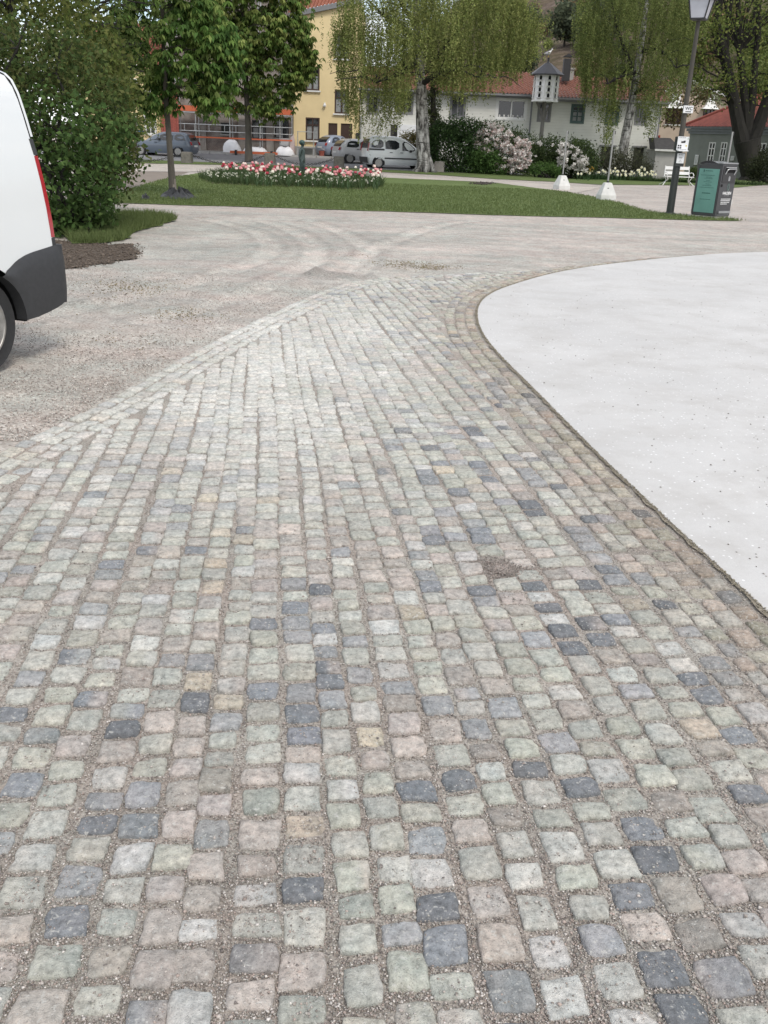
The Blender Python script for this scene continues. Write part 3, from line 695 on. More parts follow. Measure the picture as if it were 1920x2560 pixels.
def door(parent, Y, h, mat, handle=True):
    a, b, c, d = h; mb = MB(); mb.box(((a + b) / 2, Y + .09, (c + d) / 2), (b - a - .004, .05, d - c - .004))
    for k in range(5): mb.box((a + (b - a) * (k + .5) / 5, Y + .06, (c + d) / 2), ((b - a) / 5 - .03, .014, d - c - .1))
    o = mb.build('door', mat, parent)
    if handle: hb = MB(); hb.box((a + .09, Y + .04, c + (d - c) * .47), (.1, .03, .03)); hb.build('handle', m_grey, o)
    return o
def tiled_roof(parent, A, B, C, D, mat, name='roof', pitch=.24, row=.34):
    """corrugated pan-tile slope: A,B eave left/right, C,D ridge right/left"""
    A, B, C, D = map(Vector, (A, B, C, D)); nrm = (B - A).cross(D - A).normalized()
    nu = max(8, int((B - A).length / pitch) * 4); rows = max(2, int((D - A).length / row)); vs = []; cols = []
    r = np.random.default_rng(int(abs(A.x) * 100))
    for j in range(rows):
        for t, hh in ((j / rows, .05), ((j + .96) / rows, .0)):
            L = A.lerp(D, t); R = B.lerp(C, t); jit = r.uniform(-.008, .008, nu + 1)
            vs.append([L.lerp(R, i / nu) + nrm * (hh + .045 * math.cos(i * PI / 2) + jit[i]) for i in range(nu + 1)])
    mb = MB(); mb.rings(vs, cap=False, closed=False)
    return mb.build(name, mat, parent)

# yellow house
YH = 66.0; zy = .12 + T(-8, YH)
yh = thing('yellow_house', 'tall yellow rendered house with dark brown windows and two brown doors', 'house', (-6, YH, zy - .1))
X0, X1 = at(734, 300, YH).x, at(897, 300, YH).x
hw_ = [rect(764, 166, 799, 226, YH), rect(764, 294, 799, 351, YH), rect(836.5, 225, 872, 284, YH), rect(836.5, 86, 872, 147, YH)]
hd_ = [rect(820.5, 308, 843, 386, YH), rect(851.5, 309, 880, 387, YH)]
zt = at(760, 42, YH).z
wall(yh, YH, X0, X1, zy - .3, zt, m_yellow, hw_ + hd_)
for i, h in enumerate(hw_): window(yh, YH, h, m_brownp, (.5,), (.68,), .09, m_white, .62 if i else .6)
for h in hd_: door(yh, YH, h, m_brownp)
zr = zt + (X1 - X0) * .22
g = MB(); g.prism([(X0, YH, zt), (X1, YH, zt), (X1, YH, zr)], (0, 8, 0)); g.build('gable', m_yellow, yh)
g = MB(); g.prism([(X0 - .3, YH - .25, zt - .12), (X1, YH - .25, zr - .05), (X1, YH - .25, zr + .24), (X0 - .3, YH - .25, zt + .17)], (0, .3, 0)); g.build('barge_board', m_grey, yh)
tiled_roof(yh, (X0 - .35, YH + .05, zt + .15), (X1, YH + .05, zr + .22), (X1, YH + 5, zr + 1.7), (X0 - .35, YH + 5, zt + 2.1), m_tile)
g = MB(); g.box(((X0 + X1) / 2, YH - .03, zy + .22), (X1 - X0 - .02, .06, .62)); g.build('plinth', m_plinth, yh)
lp = at(812, 264, YH); g = MB(); g.ball((lp.x, YH - .12, lp.z), .11); g.box((lp.x, YH - .05, lp.z + .14), (.1, .1, .1)); g.build('wall_lamp', m_white, yh, smooth=True)
c = rect(892, 335, 897.5, 357, YH); g = MB(); g.box(((c[0] + c[1]) / 2, YH - .09, (c[2] + c[3]) / 2), (.26, .18, .7)); g.build('meter_box', m_dark, yh, bevel=.02)

# house under renovation, with scaffold
RX0, RX1 = at(418, 300, YH + .4).x, X0 - .02; YR = YH + .4
rh = thing('brick_house', 'bare brick house under renovation behind scaffolding', 'house', (-13, YR, T(-13, YR) + .05))
rw = [rect(553, 307, 573, 335, YR), rect(630, 300, 664, 347, YR), rect(687, 294, 722, 345, YR), rect(630, 190, 660, 240, YR), rect(550, 190, 575, 240, YR), rect(470, 190, 500, 240, YR)]
zb = T(-13, YR); wall(rh, YR, RX0, RX1, zb - .3, 10.3, m_brick, rw)
for i, h in enumerate(rw): window(rh, YR, h, m_dark, (.5,), (.6,), .06, m_plinth if i < 3 else None)
for x in (at(505, 300, YR).x, at(605, 300, YR).x, at(675, 300, YR).x): g = MB(); g.box((x, YR - .06, (zb + 3.8) / 2), (.5, .12, 3.8 - zb)); g.build('pilaster', M('old_plaster', (.33, .30, .275), .25, 2, .9, .3, 20), rh)
tiled_roof(rh, (RX0 - .2, YR - .4, 10.2), (RX1, YR - .4, 10.2), (RX1, YR + 4, 13), (RX0 - .2, YR + 4, 13), m_tile2)
YS = YR - 1.25; sc_ = thing('scaffold', 'galvanised steel scaffold with an orange deck edge in front of the brick house', 'scaffold', (-13, YS, T(-13, YS) + .1))
m_steel = M('galvanised_steel', (.50, .51, .51), .15, 8, .4, metal=.7); m_orange = paint('orange_paint', (.58, .14, .06)); m_rednet = M('red_netting', (.36, .10, .075), .3, 12, .8)
zs0 = T(-13, YS) + .13; zdk = at(560, 284, YS).z
for px in (444, 490, 575, 650, 700, 730):
    x = at(px, 330, YS).x; g = MB(); g.cyl((x, YS, zs0), (x, YS, 10.5), .035); g.build('pole', m_steel, sc_)
    g = MB(); g.cyl((x + .02, YS + .95, zs0), (x + .02, YS + .95, 10.5), .03); g.build('pole', m_steel, sc_)
xa, xb = at(444, 330, YS).x, at(731, 330, YS).x
for py in (284, 313, 330, 346):
    z = at(560, py, YS).z; g = MB(); g.cyl((xa, YS - .05, z), (xb, YS - .05, z), .03 if py > 290 else .045); g.build('rail', m_steel, sc_)
for k, px in enumerate((462, 487, 523, 562, 590, 652, 686)):
    g = MB(); x = at(px, 320, YS).x; g.cyl((x, YS - .05, at(560, 330, YS).z), (x, YS - .05, at(560, 313, YS).z), .022); g.build('rail_post', m_steel, sc_)
g = MB(); g.box(((xa + xb) / 2, YS + .45, zdk + .02), (xb - xa, .9, .05)); g.build('deck', M('scaffold_plank', (.30, .24, .18), .3, 5), sc_)
g = MB(); g.box(((xa + xb) / 2, YS - .1, zdk + .24), (xb - xa, .03, .34)); g.build('toe_board', m_orange, sc_)
z = at(560, 345, YS).z; g = MB(); g.box(((xa + xb) / 2, YS - .1, z), (xb - xa, .02, .09)); g.build('toe_board', m_orange, sc_)
nb = rect(402, 234, 446, 338, YS - .2); g = MB()
xs_ = np.linspace(nb[0], nb[1], 13); g.rings([[(x, YS - .25 + .05 * math.sin(i * 2.1), z) for i, x in enumerate(xs_)] for z in np.linspace(zs0, nb[3] + .5, 10)], cap=False, closed=False)
tag(g.build('debris_net', m_rednet), 'red debris netting hung at the end of the scaffold', 'netting')

# second yellow house, mostly behind the large bush
Y2 = 67.5; x0, x1 = at(215, 300, Y2).x, at(400, 300, Y2).x
y2 = thing('yellow_house', 'yellow house with white window frames half hidden behind the large bush', 'house', (x0 + 2, Y2, T(-20, Y2)))
hs = [rect(364, 290, 388, 335, Y2), rect(318, 292, 340, 336, Y2), rect(275, 294, 298, 338, Y2), rect(364, 200, 388, 245, Y2), rect(318, 200, 340, 245, Y2)]
wall(y2, Y2, x0, x1, T(-20, Y2) - .3, at(320, 165, Y2).z, m_yellow, hs)
for h in hs: window(y2, Y2, h, m_dark, (.5,), (.35, .68), .06, m_white, 0, m_white)
za = at(320, 165, Y2).z; tiled_roof(y2, (x0 - .3, Y2 - .4, za), (x1 + .2, Y2 - .4, za), (x1 + .2, Y2 + 4, za + 3), (x0 - .3, Y2 + 4, za + 3), m_tile)
c = rect(343, 326, 358, 337, Y2 - .3); g = MB(); g.box(((c[0] + c[1]) / 2, Y2 - .12, (c[2] + c[3]) / 2), (c[1] - c[0], .12, c[3] - c[2])); tag(g.build('wall_sign', paint('blue_sign', (.05, .16, .42)), bevel=.01), 'small blue sign on the yellow house behind the bush', 'sign')

# long white house
YW = 66.5; X0w, X1w = at(899, 300, YW).x, at(1648, 330, YW).x; xm = at(1333, 300, YW).x
wh = thing('white_house', 'long white weatherboarded house with a red tiled roof', 'house', (8, YW, 0))
zE1 = at(1180, 232, YW).z; zE2 = at(1430, 246, YW).z
h1 = [rect(1128, 242, 1161, 292, YW), rect(1243, 249, 1314, 297, YW), rect(1348, 258, 1375, 301, YW), rect(1431, 264, 1459, 305, YW), rect(1518, 268, 1545, 309, YW), rect(1592, 270, 1617, 309, YW), rect(1000, 236, 1030, 282, YW), rect(920, 236, 945, 282, YW)]
hlow = [rect(1502, 367, 1533, 418, YW), rect(1583, 369, 1608, 425, YW), rect(976, 312, 996, 365, YW)]
wall(wh, YW, X0w, xm, -.4, zE1, m_boards, [h1[0], h1[1], h1[6], h1[7], hlow[2]])
wall(wh, YW + .12, xm + .004, X1w, -.4, zE2, m_boards, h1[2:6] + hlow[:2])
for k, h in enumerate(h1):
    Yk = YW if k in (0, 1, 6, 7) else YW + .12
    if k == 1: window(wh, Yk, h, m_grey, (.5,), (), .10, None, 0, m_white)
    elif k in (3, 4): window(wh, Yk, h, m_green_fr, (.5,), (.35, .68), .08, None, .6, m_green_fr)
    else: window(wh, Yk, h, m_grey, (.5,), (.4, .7) if k == 2 else (), .07, None, 0, m_grey)
for k, h in enumerate(hlow): door(wh, YW + (.12 if k < 2 else 0), h, M('weathered_door', (.07, .065, .06), .3, 5), False)
for h in hlow[:2]: g = MB(); g.box(((h[0] + h[1]) / 2, YW + .02, h[3] + .06), (h[1] - h[0] + .3, .2, .1)); g.build('lintel', m_grey, wh)
# flower pots and ornaments on the sill of the wide window
r2 = random.Random(3)
for k in range(6): g = MB(); x = h1[1][0] + .2 + k * (h1[1][1] - h1[1][0] - .4) / 5; g.ball((x, YW + .075, h1[1][2] + .18), .05 + .03 * r2.random(), 6, 5); g.cyl((x, YW + .075, h1[1][2] + .08), (x, YW + .075, h1[1][2] + .17), .04); g.build('sill_ornament', m_white, wh)
zR1, zR2 = at(1250, 178, YW + 4).z, at(1430, 190, YW + 4).z
tiled_roof(wh, (X0w - .2, YW - .5, zE1), (xm, YW - .5, zE1), (xm, YW + 4, zR1), (X0w - .2, YW + 4, zR1), m_tile2)
tiled_roof(wh, (xm + .01, YW - .4, zE2), (X1w + .3, YW - .4, zE2), (X1w + .3, YW + 4, zR2), (xm + .01, YW + 4, zR2), m_tile2)
for a, b_, z, zr_ in ((X0w - .2, xm, zE1, zR1), (xm + .01, X1w + .3, zE2, zR2)):
    g = MB(); g.prism([(a, YW - .45, z - .03), (a, YW + 4, zr_ - .06), (a, YW + 8.5, z - .03)], (b_ - a, 0, 0)); g.build('attic', m_grey, wh)
    g = MB(); g.box(((a + b_) / 2, YW - .56, z - .06), (b_ - a, .14, .12)); g.box(((a + b_) / 2, YW - .2, z - .16), (b_ - a, .4, .14)); g.build('gutter', m_grey, wh)
for px, y0, y1, mt in ((1326, 246, 385, m_grey), (899, 290, 392, M('zinc', (.36, .39, .42), .1, 4, .5, metal=.4)), (1644, 262, 425, m_grey)):
    a, b_ = at(px + 4, y0, YW - .12), at(px - 6 if px > 1000 else px, y1, YW - .12); x = (a.x + b_.x) / 2; g = MB(); g.cyl((x, YW - .1, a.z), (x, YW - .1, b_.z), .055, n=8); g.build('drain_pipe', mt, wh, smooth=True)
cm = rect(1409, 147, 1423, 203, YW + 2.2); g = MB(); x = (cm[0] + cm[1]) / 2; g.box((x, YW + 2.2, (cm[2] + cm[3]) / 2), (cm[1] - cm[0] + .1, .5, cm[3] - cm[2])); g.cur = 1
g.prism([(x - .3, YW + 1.9, cm[3] + .1), (x + .3, YW + 1.9, cm[3] + .1), (x + .3, YW + 1.9, cm[3] + .14), (x, YW + 1.9, cm[3] + .3), (x - .3, YW + 1.9, cm[3] + .14)], (0, .6, 0)); g.build('chimney', [m_dark, m_dark], wh)
p = at(1428, 192, YW + 3); g = MB(); g.box((p.x, YW + 3.2, p.z), (.34, .34, .9)); g.box((p.x, YW + 3.2, p.z + .5), (.46, .46, .1)); g.build('chimney', M('grey_brick', (.34, .33, .31), .2, 4), wh)
# white garage front seen left of the birch
c = rect(993, 312, 1060, 372, YW - .25); g = MB(); g.box(((c[0] + c[1]) / 2, YW - .2, (c[2] + c[3]) / 2), (c[1] - c[0], .36, c[3] - c[2]))
for k in range(4): g.box(((c[0] + c[1]) / 2, YW - .39, c[2] + (k + .5) * (c[3] - c[2]) / 4), (c[1] - c[0] - .3, .03, (c[3] - c[2]) / 4 - .06))
g.build('garage_door', paint('bright_white', (.78, .79, .80)), wh)

# beige house with white bell-shaped window hoods
YB = 93.0; xl, xr = at(1652, 260, YB).x, at(1835, 260, YB).x; xa_ = at(1702, 200, YB).x; zap = at(1703, 198, YB).z
m_beige = M('beige_render', (.42, .335, .265), .1, 1.2, .85, .12, 20)
bh = thing('beige_house', 'beige rendered gable house with white bell-shaped hoods over its windows', 'house', (xa_, YB, 0))
hb_ = [rect(1664, 271, 1704, 311, YB), rect(1757, 273, 1785, 300, YB), rect(1637, 338, 1650, 356, YB)]
zw = at(1800, 250, YB).z; wall(bh, YB, xl, xr, -.3, zw, m_beige, hb_)
g = MB(); g.prism([(xl, YB, zw), (xr, YB, zw), (xa_, YB, zap)], (0, 8, 0)); g.build('gable', m_beige, bh)
m_bark = M('bargeboard_white', (.58, .58, .56), .15, 4)
for a, b_ in (((xl - .5, zw - .25), (xa_, zap)), ((xr + .5, zw - .25), (xa_, zap))):
    g = MB(); g.prism([(a[0], YB - .5, a[1]), (b_[0], YB - .5, b_[1]), (b_[0], YB - .5, b_[1] + .26), (a[0], YB - .5, a[1] + .26)], (0, .12, 0)); g.build('barge_board', m_bark, bh)
tiled_roof(bh, (xl - .5, YB + 8, zw - .1), (xl - .5, YB - .4, zw - .1), (xa_, YB - .4, zap + .2), (xa_, YB + 8, zap + .2), m_tile2)
tiled_roof(bh, (xr + .5, YB - .4, zw - .1), (xr + .5, YB + 8, zw - .1), (xa_, YB + 8, zap + .2), (xa_, YB - .4, zap + .2), m_tile2)
for h in hb_[:2]:
    window(bh, YB, h, m_brownp, (.33, .67) if h[1] - h[0] > 1 else (.5,), (), .07, m_bark)
    cx, hw2, z = (h[0] + h[1]) / 2, (h[1] - h[0]) / 2 + .28, h[3]; R = []
    for t, q in ((0, 1.0), (.12, .74), (.3, .55), (.55, .40), (.8, .33), (1, .31)): R.append([(cx - hw2 * q, YB - .65 * q, z + t * 1.2), (cx + hw2 * q, YB - .65 * q, z + t * 1.2), (cx + hw2 * q, YB - .02, z + t * 1.2), (cx - hw2 * q, YB - .02, z + t * 1.2)])
    g = MB(); g.rings(R); g.cyl((cx, YB - .1, z + 1.2), (cx, YB - .1, z + 1.7), .06, .02, 6); g.box((cx, YB - .1, z + 1.2), (hw2 * .9, .25, .06)); g.build('hood', m_white, bh)
window(bh, YB, hb_[2], paint('red_frame', (.35, .05, .04)), (), (), .1)

# grey outbuilding, wheelie bin
YO = 63.5; x0, x1 = at(1637, 400, YO).x, at(1700, 400, YO).x; zt_ = at(1665, 375, YO).z
ob = thing('outbuilding', 'low grey rendered outbuilding with a dark roof between the white and green houses', 'shed', ((x0 + x1) / 2, YO, 0))
wall(ob, YO, x0, x1, -.3, zt_, M('grey_render', (.34, .33, .315), .12, 2), (), 2.5)
g = MB(); g.prism([(x0 - .1, YO - .15, zt_), (x1 + .1, YO - .15, zt_), (x1 - .5, YO + 1.2, zt_ + .75), (x0 + .05, YO + 1.2, zt_ + .72)], (0, 1.4, .02)); g.build('roof', M('slate', (.05, .048, .047), .3, 6), ob)
g = MB(); g.box(((x0 + x1) / 2, YO - .2, zt_ - .02), (x1 - x0 + .3, .1, .12)); g.build('gutter', m_bark, ob)
c = rect(1616, 409, 1632, 430, YO - 1); x = (c[0] + c[1]) / 2; z0 = 0.05
wb = thing('refuse_bin', 'dark refuse bin against the white house near the outbuilding', 'bin', (x, YO - 1, z0))
g = MB(); g.rings([[(x - q, YO - 1 - q, z), (x + q, YO - 1 - q, z), (x + q, YO - 1 + q, z), (x - q, YO - 1 + q, z)] for z, q in ((z0, .17), (.75, .21))]); g.build('body', m_dark, wb, bevel=.02)
g = MB(); g.box((x, YO - 1, .80), (.48, .48, .07)); g.build('lid', m_dark, wb, bevel=.02)

# green pavilion, standing askew to the view
YG = 80.0; cg = at(1717, 385, YG); tg = math.radians(-55); dg_ = Vector((math.cos(tg), math.sin(tg), 0))
gh = thing('green_house', 'low grey-green house with a red hipped roof and white casement windows', 'house', (cg.x, cg.y, 0), tg)
def along(px, py):
    r = ray(px, py); k = r.x / r.y; s_ = (k * cg.y - cg.x) / (dg_.x - k * dg_.y); return s_, at(px, py, cg.y + s_ * dg_.y).z
def grect(px0, py0, px1, py1):
    cy, cx = (py0 + py1) / 2, (px0 + px1) / 2; return along(px0, cy)[0], along(px1, cy)[0], along(cx, py1)[1], along(cx, py0)[1]
zE = along(1740, 316)[1]; GL = 15.0
m_gr = M('green_render', (.205, .22, .198), .12, 1.5, .85, .1, 20)
hg = [grect(1769, 355, 1786, 406), grect(1799, 355, 1815, 407), grect(1889, 357, 1912, 414)]
wall(gh, 0, 0, GL, -.3, zE, m_gr, hg, 9)
for h in hg: window(gh, 0, h, m_white, (.5,), (.33, .68), .09, m_white, 0)
for z, q in ((zE - .08, .36), (zE - .28, .22), (zE - .46, .10)): g = MB(); g.box((GL / 2, -q / 2, z), (GL + 2 * q, q - .004, .17)); g.build('cornice', M('cornice_grey', (.22, .235, .25), .1, 3), gh)
m_redm = M('red_roof', (.235, .062, .045), .25, 3, .7, .1)
A, B, C_, D_ = Vector((-.45, -.45, zE)), Vector((GL + .45, -.45, zE)), Vector((GL - 4.5, 4.5, zE + 3.1)), Vector((4.5, 4.5, zE + 3.1))
g = MB(); nu = 100
g.rings([[A.lerp(D_, t).lerp(B.lerp(C_, t), i / nu) + Vector((0, 0, .03 * math.cos(i * PI))) for i in range(nu + 1)] for t in np.linspace(0, 1, 12)], cap=False, closed=False)
g.face([A, D_, (-.45, 9.45, zE)]); g.face([B, (GL + .45, 9.45, zE), C_]); g.face([(-.45, 9.45, zE), D_, C_, (GL + .45, 9.45, zE)]); g.build('roof', m_redm, gh)
g = MB(); g.tube([A + Vector((0, 0, .06)), D_ + Vector((0, 0, .06))], .1, 6); g.build('hip_tile', m_redm, gh)
dq = dg_.cross(Vector((0, 0, 1)))
for (px0, py0, px1, py1), lb_ in (((1738, 387, 1746, 412), 'tall narrow white notice board on the green house wall'), ((1828, 390, 1836, 401), 'small square white notice on the green house wall, right of its windows')):
    h = grect(px0, py0, px1, py1); o = thing('notice_board', lb_, 'sign', (cg.x + dg_.x * (h[0] + h[1]) / 2, cg.y + dg_.y * (h[0] + h[1]) / 2, (h[2] + h[3]) / 2), tg)
    g = MB(); g.box((0, -.06, 0), (h[1] - h[0], .06, h[3] - h[2])); g.build('panel', m_white, o); g = MB(); g.box((0, -.093, 0), ((h[1] - h[0]) * .7, .004, (h[3] - h[2]) * .8)); g.build('paper', M('notice_paper', (.50, .51, .50), .2, 12), o)
# ------------------------------------------------------------------ hillside
gx = np.concatenate([np.arange(-260, -60, 20), np.arange(-60, 200, 3.0), np.arange(200, 420, 20)]); gy = np.concatenate([np.arange(92, 330, 3.0), [335, 350, 380]])
X, Y = np.meshgrid(gx, gy); Pq = np.stack([X.ravel(), Y.ravel()], 1)
rise = np.clip((Pq[:, 1] - 95) / 215, 0, 1); f = np.array([sm(-35, 45, x) for x in Pq[:, 0]]) * (1 + .10 * np.sin(Pq[:, 0] * .03 + 1))
Z = 51 * f * (rise ** 1.15) + vnoise(Pq, .08, 51) * 5 * rise * f + vnoise(Pq, .3, 52) * 1.6 * f * np.clip(rise * 4, 0, 1) + 4 * rise - .5
n = len(gx); i, j = np.meshgrid(np.arange(n - 1), np.arange(len(gy) - 1)); q = (j * n + i).ravel()
m, nt, b = nodes_of('hillside'); v = coords(nt)
c = ramp(nt, noise(nt, v, .045, 6, .6), [(.34, (.090, .092, .045)), (.50, (.135, .108, .080)), (.62, (.17, .135, .115)), (.72, (.12, .12, .055))])
c = mix_node(nt, 1, c, ramp(nt, noise(nt, v, .6, 8, .75), [(.3, g3(.55)), (.7, g3(1.45))]), 'MULTIPLY')
c = mix_node(nt, ramp(nt, noise(nt, v, .25, 4), [(.64, g3(0)), (.7, g3(.6))]), c, (.20, .185, .165))
nt.links.new(c, b.inputs['Base Color']); b.inputs['Roughness'].default_value = 1; b.inputs['Specular IOR Level'].default_value = 0; bump_into(nt, b, noise(nt, v, .5, 8, .7), 1, 1.0)
hillo = npmesh('hill', np.column_stack([Pq, Z]), np.stack([q, q + 1, q + n + 1, q + n], 1), m, smooth=True)
struct(hillo, 'steep brown and green scrub hillside behind the houses', 'hill')
HX, HY, HZ = gx.copy(), gy.copy(), Z.reshape(len(gy), len(gx)).copy()
def hillz(x, y):
    i = min(len(HX) - 1, int(np.searchsorted(HX, x))); j = min(len(HY) - 1, int(np.searchsorted(HY, y))); return float(HZ[j, i])
# ------------------------------------------------------------------ the white van, rear quarter in the picture
m_vanw = M('van_white', (.66, .68, .68), .03, .8, .28, coat=.5); m_plast = M('grey_plastic', (.028, .029, .031), .2, 30, .55, .15, 220, .002)
m_rubber = M('rubber', (.022, .022, .023), .2, 20, .8, .2, 60); m_rim = M('silver_rim', (.34, .33, .31), .25, 18, .45, metal=.6)
m_redl = M('red_lens', (.36, .012, .022), .1, 20, .15, coat=.6); m_black = M('black_gap', (.008, .008, .009), 0, 3, .9)
VC, VD = flat(-16, 944), Vector((.326, .946, 0)); ang = math.atan2(.946, .326)
van = thing('delivery_van', 'white delivery van at the left edge with its dark bumper and red tail light showing', 'van', (VC.x, VC.y, 0), ang)
def lerp_tab(t, x):
    if x <= t[0][0]: return t[0][1]
    for (a, b), (c, d) in zip(t, t[1:]):
        if x <= c: return b + (d - b) * (x - a) / (c - a)
    return t[-1][1]
REAR = [(.30, .62), (.735, .69), (.96, .67), (1.14, .655), (1.3, .636), (1.455, .612), (1.565, .60), (1.66, .588), (1.74, .57), (1.785, .54), (1.81, .48), (1.83, .38)]
TUM = [(.0, .03), (.5, .005), (.9, .0), (1.05, .008), (1.3, .033), (1.5, .063), (1.65, .093), (1.74, .125), (1.79, .18), (1.82, .34), (1.83, .7)]
ROOF = [(-3.35, .80), (-3.2, .98), (-2.9, 1.06), (-2.45, 1.12), (-1.75, 1.70), (-1.4, 1.79), (-.6, 1.83), (.7, 1.83)]
VWD = 1.80; AR = .375; WR = .312
def vs(u, z): return u if u < .2 else .2 + (u - .2) / (.7 - .2) * (lerp_tab(REAR, z) - .2)
us = [-3.35, -3.3, -3.2, -3.05] + [-2.7 + AR * math.cos(PI - k * PI / 10) for k in range(11)] + list(np.linspace(-2.2, -.5, 8)) + [AR * math.cos(PI - k * PI / 14) for k in range(15)] + [.40, .45, .52, .6, .66, .7]
us = sorted(us); zt_ = [0, .06, .14, .24, .34, .44, .54, .64, .73, .80, .86, .91, .95, .98, 1.0]
R = []
for u in us:
    zb = .335 if u > .37 else .30
    for wc in (0, -2.7):
        if abs(u - wc) < AR: zb = max(zb, WR + math.sqrt(AR * AR - (u - wc) ** 2))
    top = lerp_tab(ROOF, u); ring = []; half = [(vs(u, zb + (top - zb) * t), lerp_tab(TUM, (zb + (top - zb) * t) * (1.83 / max(top, 1.0)) if top > 1.2 else (zb + (top - zb) * t)), zb + (top - zb) * t) for t in zt_]
    ring = [(x, y, z) for x, y, z in half] + [(x, VWD - y, z) for x, y, z in half[::-1]]
    R.append(ring)
g = MB(); g.rings(R, closed=False); g.build('body', m_vanw, van, False, True)
# inner wheel housings and floor
g = MB()
for wc in (0, -2.7):
    for y0, y1 in ((.004, .35), (VWD - .35, VWD - .004)):
        g.rings([[(wc + q * math.cos(PI * k / 16), y, WR + q * math.sin(PI * k / 16)) for k in range(17)] for y, q in ((y0, AR - .002), (y0 + .03, AR + .004), (y1, AR + .012))], cap=False, closed=False)
        yy = y1 if y0 < .5 else y0; g.face([(wc + (AR + .02) * math.cos(2 * PI * k / 20), yy, WR + (AR + .02) * math.sin(2 * PI * k / 20)) for k in range(20)])
g.box((-1.3, VWD / 2, .27), (3.9, 1.0, .05)); g.box((.385, VWD / 2, .355), (.02, VWD - .06, .13)); g.box((.52, VWD / 2, .42), (.25, VWD - .1, .04)); g.box((0, VWD / 2, .38), (.74, VWD - .72, .1)); g.build('wheel_housing', m_black, van, False)
def bumper():
    g = MB(); rows = []
    S = []; Q = AR - .036
    tops = [(.225, .628), (.27, .652), (.305, .672), (.34, .688), (.375, .699), (.41, .709), (.45, .717), (.49, .723)]
    ends = [(Q * math.cos(a), WR + Q * math.sin(a)) for a in (1.02, .86, .70, .53, .37, .21, .08, -.01)]
    prof = [(t, e) for t, e in zip(tops, ends)] + [((.55, .730), (.45, .315)), ((.61, .737), (.56, .331)), ((.66, .743), (.64, .346)), ((.695, .747), (.69, .360)), ((.715, .748), (.712, .370))]
    for k, ((ut, zu), (ub, zl)) in enumerate(prof):
        push = .020 * min(1, .15 + k / 3); h = zu - zl; c = min(.034, h * .3); row = [(ut, -push * .1, zu), (ut + (ub - ut) * c / max(h, .01), -push, zu - c)]
        for t in (.25, .5, .75, 1.0): z = zu - c + (zl - zu + c) * t; row.append((ut + (ub - ut) * (zu - z) / max(h, .01) + .010 * math.sin(t * PI) * min(1, k / 8), -push - .010 * math.sin(t * PI), z))
        S.append(row)
    # round the corner and go across the back
    zc = [p[2] for p in S[-1]]
    for a in (.35, .7, 1.05, PI / 2): S.append([(.722 + .055 * math.sin(a) + .012 * (1 if 1 < k < 5 else 0), -.022 + .055 * (1 - math.cos(a)), z) for k, z in enumerate(zc)])
    for y in (.5, .9, 1.3, VWD - .05): S.append([(.79 + .02 * (1 - abs(y - .9) / .9) + .012 * (1 if 1 < k < 5 else 0), y, z) for k, z in enumerate(zc)])
    S.append([(.70, VWD + .02, z) for z in zc]); S.append([(.40, VWD + .02, z) for z in zc])
    g.rings(S, cap=False, closed=False)
    # arch return edge
    g.rings([[S[k][-1], (S[k][-1][0] - .004, .06, S[k][-1][2])] for k in range(len(prof))], cap=False, closed=False)
    g.rings([[(p[0], p[1], p[2]) for p in (s[0] for s in S)], [(min(p[0], .66), max(p[1], .03) if p[1] < 1 else VWD - .03, p[2] + .004) for p in (s[0] for s in S)]], cap=False, closed=False)
    return g.build('bumper', m_plast, van, False, True)
bumper()
# tail light wraps round the rear corner: black cap, red lens, black foot
def strip_(z0, z1, out, name, mat, n=10, wid=.05):
    g = MB(); L = []
    for k in range(n + 1):
        z = z0 + (z1 - z0) * k / n; x = lerp_tab(REAR, z); y = lerp_tab(TUM, z)
        L.append([(x - .012, y - .003, z), (x + out * .8, y + .001, z), (x + out, y + .03, z), (x + out + .01, y + .12, z), (x - .01, y + .16, z)])
    g.rings(L); return g.build(name, mat, van, False, True)
strip_(.80, 1.30, .030, 'tail_light', m_redl); strip_(1.305, 1.40, .034, 'light_cap', m_plast, 4); strip_(.745, .795, .030, 'light_foot', m_plast, 3)
# rear door: the pale edge standing proud of the side panel above the lamp, behind a dark gap
g = MB(); g2 = MB(); L, L2 = [], []
for z in np.linspace(1.405, 1.80, 12):
    x = lerp_tab(REAR, z); y = lerp_tab(TUM, z); L.append([(x + .012, y + .006, z + .006), (x + .045, y + .012, z + .008), (x + .05, VWD / 2, z + .01), (x - .05, VWD / 2, z)]); L2.append([(x + .001, y - .001, z), (x + .013, y + .002, z + .004), (x + .012, y + .06, z + .004), (x - .02, y + .05, z)])
g.rings(L); g.build('rear_door', m_vanw, van, False, True); g2.rings(L2); g2.build('door_seal', m_black, van, False)
g = MB(); g.box((.66, VWD / 2, 1.05), (.06, VWD - .3, .66)); g.build('rear_door', m_vanw, van, False)
# pressed outline of the blanked side window
def side_pt(u, z, o=.0): return (vs(u, z), lerp_tab(TUM, z) - o, z)
path = [(-1.55, 1.52), (-.6, 1.56), (-.02, 1.53), (.13, 1.40), (.225, 1.22), (.24, 1.12), (.18, 1.06), (.05, 1.03), (-.6, 1.02), (-1.6, 1.02)]
pp = chaikin(path, 2); g = MB(); g.tube([side_pt(u, z, -.004) for u, z in pp], .009, 6); g.build('panel_crease', m_vanw, van, False, True)
g = MB(); g.box((.03, lerp_tab(TUM, 1.14) - .003, 1.135), (.045, .004, .011)); g.box((.045, lerp_tab(TUM, 1.17) - .003, 1.168), (.022, .004, .022)); g.build('lettering', m_dark, van, False)
